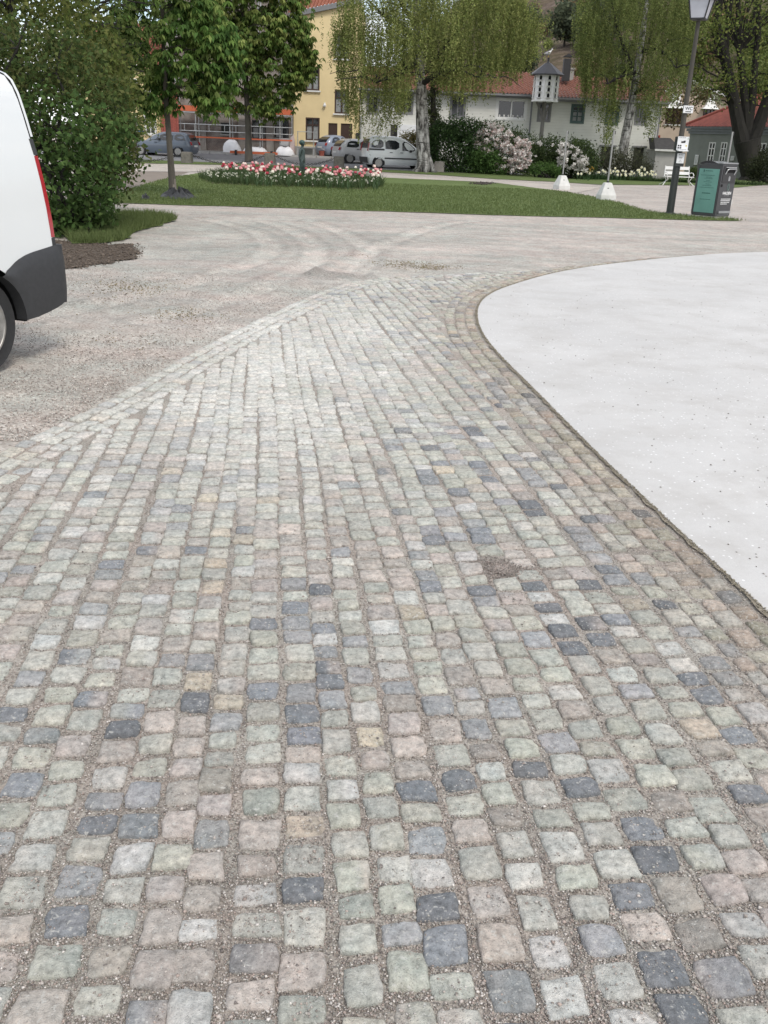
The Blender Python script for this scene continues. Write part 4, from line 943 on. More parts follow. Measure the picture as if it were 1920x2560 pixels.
# front door window, windscreen, doors (outside the frame, seen from the side)
g = MB(); g.face([side_pt(-2.28, 1.16, .004), side_pt(-1.55, 1.16, .004), side_pt(-1.55, 1.58, .004), side_pt(-1.78, 1.58, .004)]); g.build('side_window', m_glass, van, False)
g = MB(); g.box((-3.36, VWD / 2, .5), (.12, 1.7, .4)); g.build('front_bumper', m_plast, van, False, bevel=.03)
def wheel(parent, c, r, wdt, side=-1, name='wheel', spokes=5, steel=False):
    """axis along local y; side = direction of the outer face"""
    w_ = MB(); ri = r * .66; o = c[1]; e = o - side * wdt
    prof = [(ri, 0), (r * .80, .012), (r * .94, -.004), (r, .03), (r, wdt - .03), (r * .9, wdt), (ri, wdt)]
    w_.rings([[(c[0] + q * math.cos(2 * PI * k / 36), o - side * (t if t > 0 else t), c[2] + q * math.sin(2 * PI * k / 36)) for k in range(36)] for q, t in prof], cap=False)
    wh_ = w_.build(name, m_rubber, parent, False, True)
    m_ = MB(); rp = [(ri + .004, -.004), (ri - .012, -.008), (ri - .03, .012), (ri * .80, .045), (ri * .62, .02 if steel else .05), (ri * .3, .012 if steel else .04), (ri * .12, .0)]
    m_.rings([[(c[0] + q * math.cos(2 * PI * k / 36), o - side * t, c[2] + q * math.sin(2 * PI * k / 36)) for k in range(36)] for q, t in rp])
    rm = m_.build('rim', m_rim, wh_, False, True)
    h_ = MB()
    if steel:
        for k in range(10): a = 2 * PI * k / 10; h_.cyl((c[0] + ri * .71 * math.cos(a), o - side * .030, c[2] + ri * .71 * math.sin(a)), (c[0] + ri * .71 * math.cos(a), o - side * .06, c[2] + ri * .71 * math.sin(a)), ri * .085, n=8)
    else:
        for k in range(spokes):
            a = 2 * PI * (k + .5) / spokes; P_ = lambda q, d: (c[0] + q * math.cos(a + d), o - side * .006, c[2] + q * math.sin(a + d))
            h_.prism([P_(ri * .36, -.16), P_(ri * .36, .16), P_(ri * .88, .36), P_(ri * .92, 0), P_(ri * .88, -.36)], (0, -side * .05, 0))
    h_.build('rim_opening', m_black, rm, False)
    return wh_
for wc in (0, -2.7):
    wheel(van, (wc, .045, WR), WR, .2, -1, steel=True); wheel(van, (wc, VWD - .045, WR), WR, .2, 1, steel=True)
m_rust = M('rust', (.13, .05, .03), .4, 60, .9)
g = MB(); g.rings([[(q * math.cos(2 * PI * k / 36), y, WR + q * math.sin(2 * PI * k / 36)) for k in range(36)] for q, y in ((.156, .062), (.165, .060), (.172, .064))], cap=False); g.build('rim_rust', m_rust, van, False, True)

# ------------------------------------------------------------------ parked cars
def car(name, label, cat, loc, rz, levels, paintm, side_win, lamps, wheels, extras=None, e=.30):
    """levels: (z, x_rear, x_front, half width); body lofted upwards, +x is the front"""
    o = thing(name, label, cat, loc, rz); n = 44
    def prm(z):
        for a, b in zip(levels, levels[1:]):
            if z <= b[0]: t = max(0, (z - a[0]) / (b[0] - a[0])); return [a[i] + (b[i] - a[i]) * t for i in (1, 2, 3)]
        return levels[-1][1:]
    def surf(x, z, off=.012):
        a, b, hw = prm(z); c = abs((x - (a + b) / 2) / ((b - a) / 2)); c = min(.999, c) ** (1 / e); return hw * max(0, 1 - c * c) ** (e / 2) + off
    R = []
    for z, a, b, hw in levels:
        r = []
        for k in range(n):
            t = 2 * PI * (k + .5) / n; c, s = math.cos(t), math.sin(t)
            r.append(((a + b) / 2 + (b - a) / 2 * math.copysign(abs(c) ** e, c), hw * math.copysign(abs(s) ** e, s), z))
        R.append(r)
    g = MB(); g.rings(R); g.build('body', paintm, o, False, True)
    for sgn in (-1, 1):
        for poly in side_win:
            g = MB(); P_ = chaikin(poly + [poly[0]], 1)[:-1]; g.face([(x, sgn * surf(x, z), z) for x, z in P_]); g.build('side_window', m_glass, o, False)
        for wx, wr in wheels:
            g = MB(); hw = prm(.4)[2]; g.face([(wx + (wr + .06) * math.cos(2 * PI * k / 24), sgn * (surf(wx, .45) - .004), max(.2, wr + (wr + .06) * math.sin(2 * PI * k / 24))) for k in range(24)]); g.build('wheel_arch', m_black, o, False)
            wheel(o, (wx, sgn * (surf(wx, .45) + .012), wr), wr, .2, sgn)
    def endplate(nm, mat, z0, z1, y0, y1, rear=True, off=.015):
        g = MB(); L = []
        for z in np.linspace(z0, z1, 5):
            a, b, hw = prm(z); L.append([((a - off) if rear else (b + off), y0 + (y1 - y0) * t, z) for t in (0, 1)])
        L2 = [[(p[0] + (.03 if rear else -.03), p[1], p[2]) for p in q] for q in L]
        g.rings([q + w_[::-1] for q, w_ in zip(L, L2)]); return g.build(nm, mat, o, False)
    for kind, z0, z1, y0, y1, rear in lamps:
        endplate(*{'tail': ('tail_light', m_redl), 'head': ('headlight', m_lens), 'rearw': ('rear_window', m_glass), 'screen': ('windscreen', m_glass), 'bump': ('bumper', m_plast), 'plate': ('number_plate', m_white)}[kind], z0, z1, y0, y1, rear)
    if extras: extras(o, surf, prm)
    return o
m_lens = M('clear_lens', (.5, .52, .54), .1, 20, .1, coat=.5)
def carpaint(nm, c, metal=.3): return M(nm, c, .05, 1, .3, metal=metal, coat=.6)
m_est = carpaint('slate_blue_paint', (.115, .14, .175), 0); m_sil = carpaint('silver_paint', (.48, .48, .48), .0); m_bl = carpaint('pale_blue_paint', (.25, .29, .37), .0); m_mpv = carpaint('grey_white_paint', (.74, .77, .77), .0)
def lampset(w_, zt0, zt1, rz0, rz1, hw): return [('tail', zt0, zt1, -hw, -hw + .2, True), ('tail', zt0, zt1, hw - .2, hw, True), ('rearw', rz0, rz1, -hw * .72, hw * .72, True), ('head', .58, .72, -hw + .1, -hw + .45, False), ('head', .58, .72, hw - .45, hw - .1, False), ('plate', .62, .72, -.26, .26, True)]
def car_at(px, py, lx, yaw):
    """ground point under a wheel at local x = lx on the near side"""
    return G(px, py)
def handles(pts, trim=None):
    def f(o, surf, prm):
        for sgn in (-1, 1):
            for x, z in pts: g = MB(); g.box((x, sgn * surf(x, z, .02), z), (.17, .03, .035)); g.build('door_handle', m_plast, o, False)
            if trim: g = MB(); L = [[(x, sgn * surf(x, trim[2], .0), trim[2]), (x, sgn * surf(x, trim[2], .022), trim[2]), (x, sgn * surf(x, trim[2], .022), trim[2] + .07), (x, sgn * surf(x, trim[2], .0), trim[2] + .07)] for x in np.linspace(trim[0], trim[1], 8)]; g.rings(L); g.build('side_trim', m_plast, o, False)
            g = MB(); x = prm(1.0)[1] - .9; g.box((x, sgn * surf(x, 1.0, .08), 1.0), (.12, .18, .13)); g.build('wing_mirror', m_plast, o, False, bevel=.02)
    return f
# blue-grey estate car (faces left)
yaw = PI - math.radians(9); rw_ = G(446, 393); R_ = Matrix.Rotation(yaw, 3, 'Z')
def place(px, py, lx, ly, yaw): p = G(px, py); q = Matrix.Rotation(yaw, 3, 'Z') @ Vector((lx, ly, 0)); return (p.x - q.x, p.y - q.y, p.z + .0)
EST = [(.20, -1.95, 1.95, .74), (.34, -2.05, 2.06, .81), (.58, -2.09, 2.10, .85), (.72, -2.08, 2.02, .85), (.84, -2.05, 1.72, .83), (.91, -2.02, 1.02, .815), (1.15, -1.90, .58, .74), (1.36, -1.74, .12, .64), (1.42, -1.62, -.08, .56), (1.445, -1.35, -.3, .40)]
car('estate_car', 'blue-grey estate car parked in front of the yellow and brick houses', 'car', place(446, 393, -1.22, .80, yaw), yaw, EST, m_est, [[(-1.72, .97), (-1.0, .95), (-1.0, 1.30), (-1.52, 1.32)], [(-.92, .95), (-.05, .94), (-.05, 1.31), (-.92, 1.32)], [(.03, .94), (.78, .94), (.12, 1.30), (.03, 1.31)]], lampset(.85, .72, .92, .98, 1.30, .80), [(-1.22, .31), (1.22, .31)], handles([(-.75, .83), (.2, .82)]))
# white people carrier by the birch (faces right, a little away)
yaw = math.radians(17)
MPV = [(.22, -1.9, 1.95, .76), (.34, -2.02, 2.08, .84), (.6, -2.05, 2.12, .88), (.8, -2.04, 2.02, .88), (.95, -2.02, 1.72, .87), (1.04, -2.0, 1.22, .86), (1.3, -1.95, .86, .80), (1.58, -1.88, .42, .72), (1.70, -1.80, .12, .64), (1.76, -1.70, -.15, .5), (1.78, -1.4, -.5, .35)]
def mpvx(o, surf, prm):
    handles([(-.62, .90), (.02, .90)], (-1.0, 1.15, .55))(o, surf, prm)
    for sgn in (-1, 1):
        g = MB(); g.rings([[(x, sgn * surf(x, z, .0), z), (x, sgn * surf(x, z, .018), z), (x, sgn * surf(x, z + .09, .018), z + .09), (x, sgn * surf(x, z + .09, .0), z + .09)] for x, z in [(x, 1.0) for x in np.linspace(-1.9, -1.02, 6)]]); g.build('side_trim', m_plast, o, False)
        g = MB(); g.face([(x, sgn * surf(x, z, .014), z) for x, z in ((-1.93, .23), (-1.62, .23), (-1.62, .45), (-1.86, .76), (-2.0, .76))]); g.build('bumper', m_plast, o, False)
car('people_carrier', 'white people carrier parked beside the birch trunk', 'car', place(946, 422, -1.35, -.86, yaw), yaw, MPV, m_mpv, [[(-1.80, 1.13), (-1.07, 1.11), (-1.07, 1.55), (-1.52, 1.56), (-1.76, 1.40)], [(-.96, 1.08), (-.12, 1.05), (-.12, 1.54), (-.96, 1.56)], [(.06, 1.02), (1.02, 1.0), (.45, 1.48), (.06, 1.53)]], [('tail', .95, 1.42, -.86, -.72, True), ('tail', .95, 1.42, .72, .86, True), ('rearw', 1.1, 1.6, -.6, .6, True), ('bump', .3, .62, -.86, .86, True), ('head', .68, .88, -.8, -.4, False), ('head', .68, .88, .4, .8, False), ('screen', 1.1, 1.6, -.62, .62, False)], [(-1.35, .315), (1.35, .315)], mpvx)
# silver hatchback behind it
yaw = math.radians(24)
HAT = [(.20, -1.75, 1.9, .72), (.34, -1.90, 2.02, .80), (.58, -1.96, 2.06, .85), (.72, -1.95, 1.98, .85), (.86, -1.90, 1.6, .83), (.93, -1.87, .98, .81), (1.16, -1.72, .52, .73), (1.38, -1.45, .05, .62), (1.44, -1.3, -.2, .54), (1.465, -1.05, -.4, .38)]
car('hatchback', 'silver hatchback half hidden by the white people carrier', 'car', place(874, 410, -1.25, -.82, yaw), yaw, HAT, m_sil, [[(-1.45, .98), (-.62, .95), (-.62, 1.33), (-1.30, 1.33)], [(-.53, .95), (.3, .94), (.1, 1.30), (-.53, 1.34)]], lampset(.85, .78, .96, 1.0, 1.33, .80), [(-1.25, .315), (1.3, .315)], handles([(-.7, .86), (.2, .85)]))
# small pale blue hatchback further along
yaw = math.radians(38)
SML = [(z, a + .18, b - .25, w_ * .96) for z, a, b, w_ in HAT]
car('hatchback', 'pale blue hatchback behind the silver hatchback, in front of the brown doors', 'car', place(836, 396, -1.1, -.78, yaw), yaw, SML, m_bl, [[(-1.3, .98), (-.62, .95), (-.62, 1.33), (-1.14, 1.33)], [(-.53, .95), (.2, .94), (.0, 1.30), (-.53, 1.34)]], lampset(.85, .78, .96, 1.0, 1.33, .76), [(-1.1, .3), (1.15, .3)], handles([(-.7, .86)]))

# ------------------------------------------------------------------ litter bin
m_bin = M('bin_grey', (.055, .056, .060), .12, 6, .45, .05, 60); m_binl = M('bin_light', (.34, .35, .36), .1, 6, .4, metal=.5); m_teal = M('teal_panel', (.14, .31, .265), .12, 2.5, .5); m_print = M('dark_print', (.03, .10, .085), .1, 5, .6)
WB, DB, HB = .66, .73, 1.34; yawb = math.radians(37); c0 = flat(1784.5, 546.5); q = Matrix.Rotation(yawb, 3, 'Z') @ Vector((-WB / 2, -DB / 2, 0))
bn = thing('litter_bin', 'dark grey solar litter bin with a teal side panel at the edge of the lawn', 'bin', (c0.x - q.x, c0.y - q.y, 0), yawb)
g = MB(); g.box((0, 0, .02), (WB + .12, DB + .12, .05)); g.build('base_slab', m_plinth, bn, False, bevel=.008)
g = MB(); g.prism([(-WB / 2, -DB / 2, .05), (-WB / 2, DB / 2, .05), (-WB / 2, DB / 2, HB - .10), (-WB / 2, DB * .2, HB - .015), (-WB / 2, -DB / 2, HB - .03)], (WB, 0, 0)); g.build('body', m_bin, bn, False, bevel=.018)
g = MB(); g.rings([[(x, y, HB - .028 + .0 * y + z) for x, y in ((-WB / 2 - .006, -DB / 2 - .012), (WB / 2 + .006, -DB / 2 - .012), (WB / 2 + .006, -DB / 2 + .14), (-WB / 2 - .006, -DB / 2 + .14))] for z in (0, .035)]); g.build('top_trim', m_binl, bn, False, bevel=.01)
g = MB(); g.rings([[(s * x, y, HB + z) for s, x in ((1, -.29), (1, .29))] + [] for y, z in ()]) if False else None
g = MB(); R = []
for t in np.linspace(0, 1, 9): R.append([(-.27, -.16 + .5 * t, HB - .015 + .055 * math.sin(PI * t)), (.27, -.16 + .5 * t, HB - .015 + .055 * math.sin(PI * t)), (.27, -.16 + .5 * t, HB - .05), (-.27, -.16 + .5 * t, HB - .05)])
g.rings(R); g.build('solar_panel', M('solar_black', (.02, .021, .023), .1, 4, .2), bn, False, True)
# teal panel on the left face (normal -x)
g = MB(); xl_ = -WB / 2; g.box((xl_ - .006, -.01, .655), (.014, DB - .13, 1.06)); tp = g.build('side_panel', m_teal, bn, False, bevel=.004)
g = MB(); g.box((xl_ - .002, DB * .5 - .04, .70), (.02, .05, 1.16)); g.build('panel_frame', m_bin, bn, False)
def dashes(x0, x1, y, z, h, mat, nm, parent, face='front', seed=0, ragged=.0):
    """a line of print too small to read, kept as word-like strokes"""
    r = random.Random(seed); g = MB(); t = x0
    while t < x1:
        w_ = r.uniform(.018, .06); w_ = min(w_, x1 - t)
        c, d = ((t + w_ / 2, y, z), (w_, .003, h)) if face == 'front' else ((y, -(t + w_ / 2), z), (.003, w_, h))
        g.box(c, d); t += w_ + .010
    return g.build(nm, mat, parent, False)
for k, (z, a, b, h) in enumerate(((1.135, -.10, .12, .016), (1.03, -.22, .20, .010), (.985, -.05, .12, .009), (.955, -.10, .15, .009), (.905, -.04, .08, .009), (.87, -.10, .14, .009), (.82, -.04, .10, .009), (.785, -.12, .14, .009), (.735, -.20, .22, .009), (.60, -.10, .14, .022), (.45, -.14, .18, .011))): dashes(a, b, xl_ - .0145, z, h, m_print, 'lettering', tp, 'side', k)
g = MB(); g.box((xl_ - .0145, .14, 1.135), (.003, .03, .06)); g.build('emblem', m_print, tp, False)
yf = -DB / 2
g = MB(); g.box((.01, yf - .004, 1.06), (WB - .12, .012, .40)); hd = g.build('hopper', M('hopper_dark', (.028, .028, .030), .1, 8, .4), bn, False, bevel=.006)
g = MB(); g.box((.02, yf - .008, 1.165), (.40, .012, .12)); g.build('hopper_opening', m_black, hd, False)
g = MB(); g.tube([(-.17, yf - .015, 1.07), (-.15, yf - .05, 1.17), (-.11, yf - .06, 1.195), (.20, yf - .06, 1.20), (.235, yf - .05, 1.17), (.20, yf - .015, 1.06)], .014, 8); g.box((.03, yf - .02, 1.235), (.44, .02, .018)); g.build('handle', m_steel, hd, False, True)
g = MB(); g.box((.03, yf - .013, .955), (.075, .004, .085)); g.prism([(-.01, yf - .015, 1.0), (.07, yf - .015, 1.0), (.03, yf - .015, 1.035)], (0, .004, 0)); g.build('emblem', m_binl, hd, False)
g = MB(); g.cyl((-.235, yf - .012, .80), (-.235, yf + .01, .80), .035, n=14); g.build('lock', m_black, bn, False, True)
fl = [(.06 + .034 * math.cos(t) * (1 if t < PI else 1), yf - .006, .755 + .075 * math.sin(t) + (.03 if abs(t - PI / 2) < .3 else 0)) for t in np.linspace(0, 2 * PI, 16)]; g = MB(); g.tube(fl, .005, 5); g.build('emblem', M('emblem_green', (.20, .30, .27), .1, 5), bn, False)
m_pw = M('print_white', (.74, .75, .75), .03, 5, .6)
text('lettering', 'HALDEN', .092, m_pw, bn, (.045, yf - .0035, .615), bold=.003); text('lettering', 'KOMMUNE', .042, m_binl, bn, (.045, yf - .0035, .555))
for k, (z, a, b) in enumerate(((.475, -.17, .24), (.435, -.17, .22), (.395, -.16, .21), (.355, -.16, .12))): dashes(a, b, yf - .003, z, .017, m_pw, 'lettering', bn, 'front', 20 + k)
g = MB(); g.box((.03, yf - .02, .155), (.50, .04, .06)); g.build('foot_pedal', m_binl, bn, False, bevel=.006)
g = MB(); g.box((.03, yf - .003, .085), (.5, .008, .012)); g.build('trim_line', m_binl, bn, False)

# ------------------------------------------------------------------ lamp post with its signs
m_post = M('old_post', (.060, .055, .045), .3, 14, .75, .2, 60, stretch=(1, 1, .15)); m_postd = M('post_green_black', (.028, .033, .031), .2, 10, .5)
lb = flat(1674, 536); LY = lb.y
def onpost(px, py): return at(px, py, LY)
zt_ = onpost(1745, 50).z; lpst = thing('lamp_post', 'tall lamp post with a white glass lantern standing beside the litter bin', 'street lamp', lb)
g = MB(); g.cyl(lb, lb + Vector((0, 0, .05)), .15, .13, 12); g.tube([lb + Vector((0, 0, .04)), lb + Vector((0, 0, 1.9))], [.10, .085], 12); g.build('post_base', m_postd, lpst, smooth=True)
g = MB(); g.tube([lb + Vector((0, 0, 1.9)), lb + Vector((0, 0, zt_ - .02))], [.068, .048], 12); g.build('pole', m_post, lpst, smooth=True)
lz = zt_; a45 = PI / 4 + math.radians(-28); sq = lambda r, z: [(lb.x + r * math.cos(a45 + k * PI / 2), lb.y + r * math.sin(a45 + k * PI / 2), z) for k in range(4)]
g = MB(); g.rings([sq(.235, lz + .03), sq(.36, lz + .47)], cap=False); lan = g.build('lantern', M('lamp_glass', (.52, .53, .58), .12, 3, .25), lpst)
g = MB()
for a, b_ in zip(sq(.24, lz + .02), sq(.368, lz + .47)): g.tube([a, b_], .018, 5)
g.rings([sq(.25, lz), sq(.25, lz + .035)]); g.build('lantern_frame', m_dark, lan)
g = MB(); g.rings([sq(.46, lz + .455), sq(.46, lz + .49), sq(.20, lz + .66), sq(.05, lz + .74)]); g.cyl((lb.x, lb.y, lz + .72), (lb.x, lb.y, lz + .86), .04, .01, 8); g.build('lantern_roof', m_dark, lan)
def board(px0, py0, px1, py1, dy, nm, mat, label, cat, th=.02, lean=None):
    cx, cy = (px0 + px1) / 2, (py0 + py1) / 2; p = at(cx, cy, LY - dy); wd = at(px1, cy, LY).x - at(px0, cy, LY).x; h = at(cx, py0, LY).z - at(cx, py1, LY).z
    o = thing(nm, label, cat, (p.x, LY - dy, p.z)); g = MB(); g.box((0, 0, 0), (wd, th, h)); g.build('panel', mat, o, False, bevel=.004); return o, wd, h
m_sign = paint('sign_white', (.72, .73, .74))
o, wd, h = board(1708.5, 264, 1733, 283, .085, 'toilet_sign', m_sign, 'small white WC sign with a black arrow on the lamp post', 'sign')
text('lettering', 'WC', h * .60, m_dark, o, (.01, -.012, h * .10), bold=.002)
g = MB(); g.box((-.012, -.0125, -h * .30), (wd * .44, .004, h * .10)); g.prism([(wd * .19, -.0145, -h * .40), (wd * .31, -.0145, -h * .30), (wd * .19, -.0145, -h * .20)], (0, .004, 0)); g.build('arrow', m_dark, o, False)
o, wd, h = board(1693, 341.5, 1721, 375.5, .11, 'parking_notice', m_sign, 'white parking notice with a picture and small icons on the lamp post', 'sign', .03)
dashes(-wd * .40, wd * .2, -.017, h * .42, .010, m_grey, 'lettering', o, 'front', 3); dashes(-wd * .42, wd * .38, -.017, -h * .44, .012, m_grey, 'lettering', o, 'front', 4)
g = MB(); g.prism([(-wd * .16, -.018, h * .02), (wd * .20, -.018, h * .04), (wd * .22, -.018, h * .20), (wd * .14, -.018, h * .22), (-.02, -.018, h * .15), (-wd * .16, -.018, h * .19)], (0, .004, 0)); g.build('picture', m_dark, o, False)
for x, z in ((-.36, -.17), (-.18, -.17), (-.36, -.33), (-.17, -.33)): g = MB(); g.box((wd * x, -.0165, h * z), (wd * .14, .004, h * .11)); g.build('icon', m_dark, o, False)
g = MB(); g.box((wd * .32, -.0165, -h * .17), (wd * .12, .004, h * .09)); g.build('icon', paint('icon_yellow', (.60, .48, .05)), o, False)
g = MB(); g.box((wd * .40, -.0165, h * .36), (.012, .004, h * .15)); g.build('icon', paint('icon_green', (.10, .25, .12)), o, False)
g = MB(); g.box((0, -.07, -h * .54), (wd * .9, .17, .03)); g.build('ledge', m_sign, o, False, bevel=.005)
g = MB(); g.box((-.06, .10, -.01), (wd * .8, .12, h * 1.05)); g.build('housing', m_postd, o, False, bevel=.01)
o, wd, h = board(1692, 383.5, 1710.5, 408.5, .13, 'notice_plate', m_sign, 'white paper notice in a dark holder below the parking notice', 'sign')
for k, (z, q) in enumerate(((.36, .32), (.12, .2), (.02, .16), (-.18, .12), (-.34, .2))): dashes(-wd * q, wd * q, -.0115, h * z, .014 if k in (0, 1) else .008, m_dark, 'lettering', o, 'front', 30 + k)
g = MB(); g.box((.0, .025, -.03), (wd * 1.14, .03, h * 1.4)); g.build('holder', m_postd, o, False, bevel=.006)

# ------------------------------------------------------------------ pole stands, dovecote, gull
m_conc = M('painted_concrete', (.60, .60, .575), .12, 5, .85, .15, 30); m_alu = M('grey_pole', (.33, .33, .32), .12, 12, .45, metal=.5)
def polestand(p, rz, ptop, label):
    o = thing('pole_stand', label, 'pole stand', p, rz, 'concrete pole stands by the path'); g = MB(); hw = .26
    R = [[(s * q, t * q, z) for s, t in ((-1, -1), (1, -1), (1, 1), (-1, 1))] for q, z in ((hw, 0), (hw, .16), (.115, .54), (.10, .55))]
    g.rings(R); g.build('base', m_conc, o, False, bevel=.015)
    g = MB(); g.cyl((0, 0, .5), (0, 0, ptop), .028, n=10); g.build('pole', m_alu, o, False, True)
    g = MB(); g.cyl((0, 0, .545), (0, 0, .60), .045, n=10); g.build('collar', m_dark, o, False, True)
    g = MB(); g.tube([(.0, 0, ptop - .04), (.05, 0, ptop - .02), (.05, 0, ptop - .12)], .014, 6); g.build('hook', m_dark, o, False)
    g = MB(); g.cyl((-.02, -.178, .36), (-.02, -.150, .368), .032, n=12); g.build('bolt_hole', m_dark, o, False)
    return o
p1, p2 = G(1403, 474), G(1514, 500); polestand(p1, .35, at(1412.5, 327, p1.y).z, 'white concrete pole stand farther along the path, left of the other'); polestand(p2, .12, at(1541, 326, p2.y).z, 'white concrete pole stand nearest the lamp post, with a bolt hole in front')
p3 = flat(1801, 512); polestand(p3, .2, at(1824.5, 329, p3.y).z, 'grey pole standing up behind the litter bin')

dv = G(1344, 435); DY = dv.y; dove = thing('dovecote', 'white octagonal dovecote with a dark pointed roof on a grey wooden post', 'dovecote', dv)
m_wood = M('weathered_wood', (.20, .19, .175), .3, 12, .85, .2, 40, stretch=(1, 1, .1)); m_slate = M('dovecote_roof', (.040, .040, .048), .15, 6, .5)
zb_, zt_, zr_, zf_ = at(1364, 255, DY).z, at(1369, 187, DY).z, at(1372, 158, DY).z, at(1373, 144, DY).z
g = MB(); g.box((dv.x, DY, (dv.z + zb_) / 2), (.23, .23, zb_ - dv.z)); g.build('post', m_wood, dove, bevel=.02)
for sx, sy in ((-1, 0), (1, 0), (0, -1), (0, 1)): g = MB(); g.tube([(dv.x + .10 * sx, DY + .10 * sy, zb_ - 1.05), (dv.x + .22 * sx, DY + .22 * sy, zb_ - .5), (dv.x + .52 * sx, DY + .52 * sy, zb_)], [.07, .075, .08], 4); g.build('brace', m_wood, dove)
oc = lambda r, z, a0=PI / 8 + .12: [(dv.x + r * math.cos(a0 + k * PI / 4), DY + r * math.sin(a0 + k * PI / 4), z) for k in range(8)]
RD = .80; m_dw = paint('dovecote_white', (.86, .86, .85))
g = MB(); g.rings([oc(RD + .07, zb_), oc(RD + .07, zb_ + .10), oc(RD, zb_ + .105), oc(RD, zt_)]); g.build('box', m_dw, dove)
g = MB()
for k in range(8): a = PI / 8 + .12 + k * PI / 4; g.box((dv.x + RD * math.cos(a), DY + RD * math.sin(a), (zb_ + zt_) / 2 + .04), (.05, .05, zt_ - zb_ - .12), a)
g.build('corner_trim', m_dw, dove)
g = MB(); g.rings([oc(RD + .32, zt_ - .05), oc(RD + .32, zt_), oc(.26, zr_ - .05), oc(.20, zr_)]); g.build('roof', m_slate, dove)
g = MB(); g.tube([(dv.x, DY, zr_ - .02), (dv.x, DY, zr_ + .1), (dv.x, DY, zf_)], [.14, .07, .075], 8); g.build('finial', m_slate, dove)
ap_ = RD * math.cos(PI / 8)
for k in range(8):
    a = .12 + PI / 4 * (k + 1); nx, ny = math.cos(a), math.sin(a)
    if ny > .55: continue
    for r_ in range(4):
        z = zb_ + .24 + r_ * (zt_ - zb_ - .2) / 4.05; tx, ty = -ny, nx; off = 0
        prof = [(-.085, 0), (.085, 0), (.085, .15), (.06, .215), (0, .245), (-.06, .215), (-.085, .15)]
        g = MB(); g.prism([(dv.x + nx * (ap_ + .004) + tx * u, DY + ny * (ap_ + .004) + ty * u, z + v) for u, v in prof], (-nx * .003, -ny * .003, 0)); ho = g.build('nest_hole', m_black, dove)
        g = MB(); g.box((dv.x + nx * (ap_ + .06), DY + ny * (ap_ + .06), z - .03), (.12, .32, .035), a); g.build('perch', M('perch_grey', (.66, .66, .64), .1, 4), ho)
g = MB(); s_ = Vector((dv.x - .06, DY, zf_)); q = lambda x, z, r, sy=1: [(s_.x + x + r * .3 * math.sin(t) * 0, s_.y + r * sy * math.cos(t), s_.z + z + r * math.sin(t)) for t in np.linspace(0, 2 * PI, 10, endpoint=False)]
g.rings([q(-.36, .17, .012), q(-.25, .19, .05), q(-.12, .22, .10), q(.02, .25, .125), q(.14, .30, .11), q(.19, .38, .07), q(.21, .45, .068), q(.25, .475, .055), q(.285, .47, .02)])
m, nt, b = nodes_of('gull_feathers'); v = coords(nt, 'Generated'); sx = nt.nodes.new('ShaderNodeSeparateXYZ'); nt.links.new(v, sx.inputs[0])
nt.links.new(ramp(nt, sx.outputs[0], [(.0, (.04, .04, .045)), (.16, (.05, .05, .055)), (.2, (.34, .33, .34)), (.60, (.38, .37, .38)), (.66, (.80, .79, .77))]), b.inputs['Base Color'])
gull = thing('gull', 'grey and white gull perched on top of the dovecote', 'bird', s_); g.build('body', m, gull, smooth=True)
g = MB(); g.tube([(s_.x + .275, s_.y, s_.z + .465), (s_.x + .34, s_.y, s_.z + .45)], [.018, .005], 6); g.build('beak', paint('beak_yellow', (.55, .35, .05)), gull)
for sy in (-.03, .03): g = MB(); g.cyl((s_.x + .03, s_.y + sy, s_.z - .005), (s_.x + .03, s_.y + sy, s_.z + .16), .012, n=6); g.build('leg', paint('beak_yellow', (.55, .35, .05)), gull)
p = G(1351, 441); g = MB(); g.cyl(p, p + Vector((0, 0, .55)), .035, n=6); tag(g.build('stake', m_wood), 'short wooden stake in the grass at the foot of the dovecote post', 'stake')

# ------------------------------------------------------------------ bench behind the lamp post
bp = G(1691, 464); be = thing('park_bench', 'white slatted park bench with curly iron legs behind the lamp post', 'bench', bp, math.radians(6)); L_ = 1.62
for nm, y, z, th, h in (('backrest', .22, .86, .03, .16), ('backrest', .18, .62, .03, .15)): g = MB(); g.box((0, y, z), (L_ * .83, th, h)); g.build(nm, m_white, be, False, bevel=.008)
for k in range(3): g = MB(); g.box((0, -.22 + .15 * k, .44), (L_ * .95 if k else L_ * .98, .12, .035)); g.build('seat_slat', m_white, be, False, bevel=.008)
for sx in (-1, 1):
    x = sx * L_ * .40; g = MB()
    g.tube([(x, .26, .97), (x, .20, .70), (x, .13, .44), (x, .02, .28), (x, -.12, .14), (x, -.26, .0)], .022, 6)
    g.tube([(x, -.28, .44), (x, -.22, .30), (x, .0, .20), (x, .17, .10), (x, .28, .0)], .022, 6)
    g.tube([(x, .17, .62), (x, -.1, .66), (x, -.30, .63), (x, -.34, .52), (x, -.28, .44)], .022, 6)
    # scrolled outward so the curves read from the front
    for k in range(len(g.v)): pass
    g.v = [(p[0] + sx * (.22 * max(0, 1 - abs(p[2] - .0) / .22) + .10 * max(0, 1 - abs(p[2] - .55) / .18)) - sx * .08 * max(0, 1 - abs(p[2] - .24) / .1), p[1], p[2]) for p in g.v]
    g.build('leg', m_white, be, False, True)

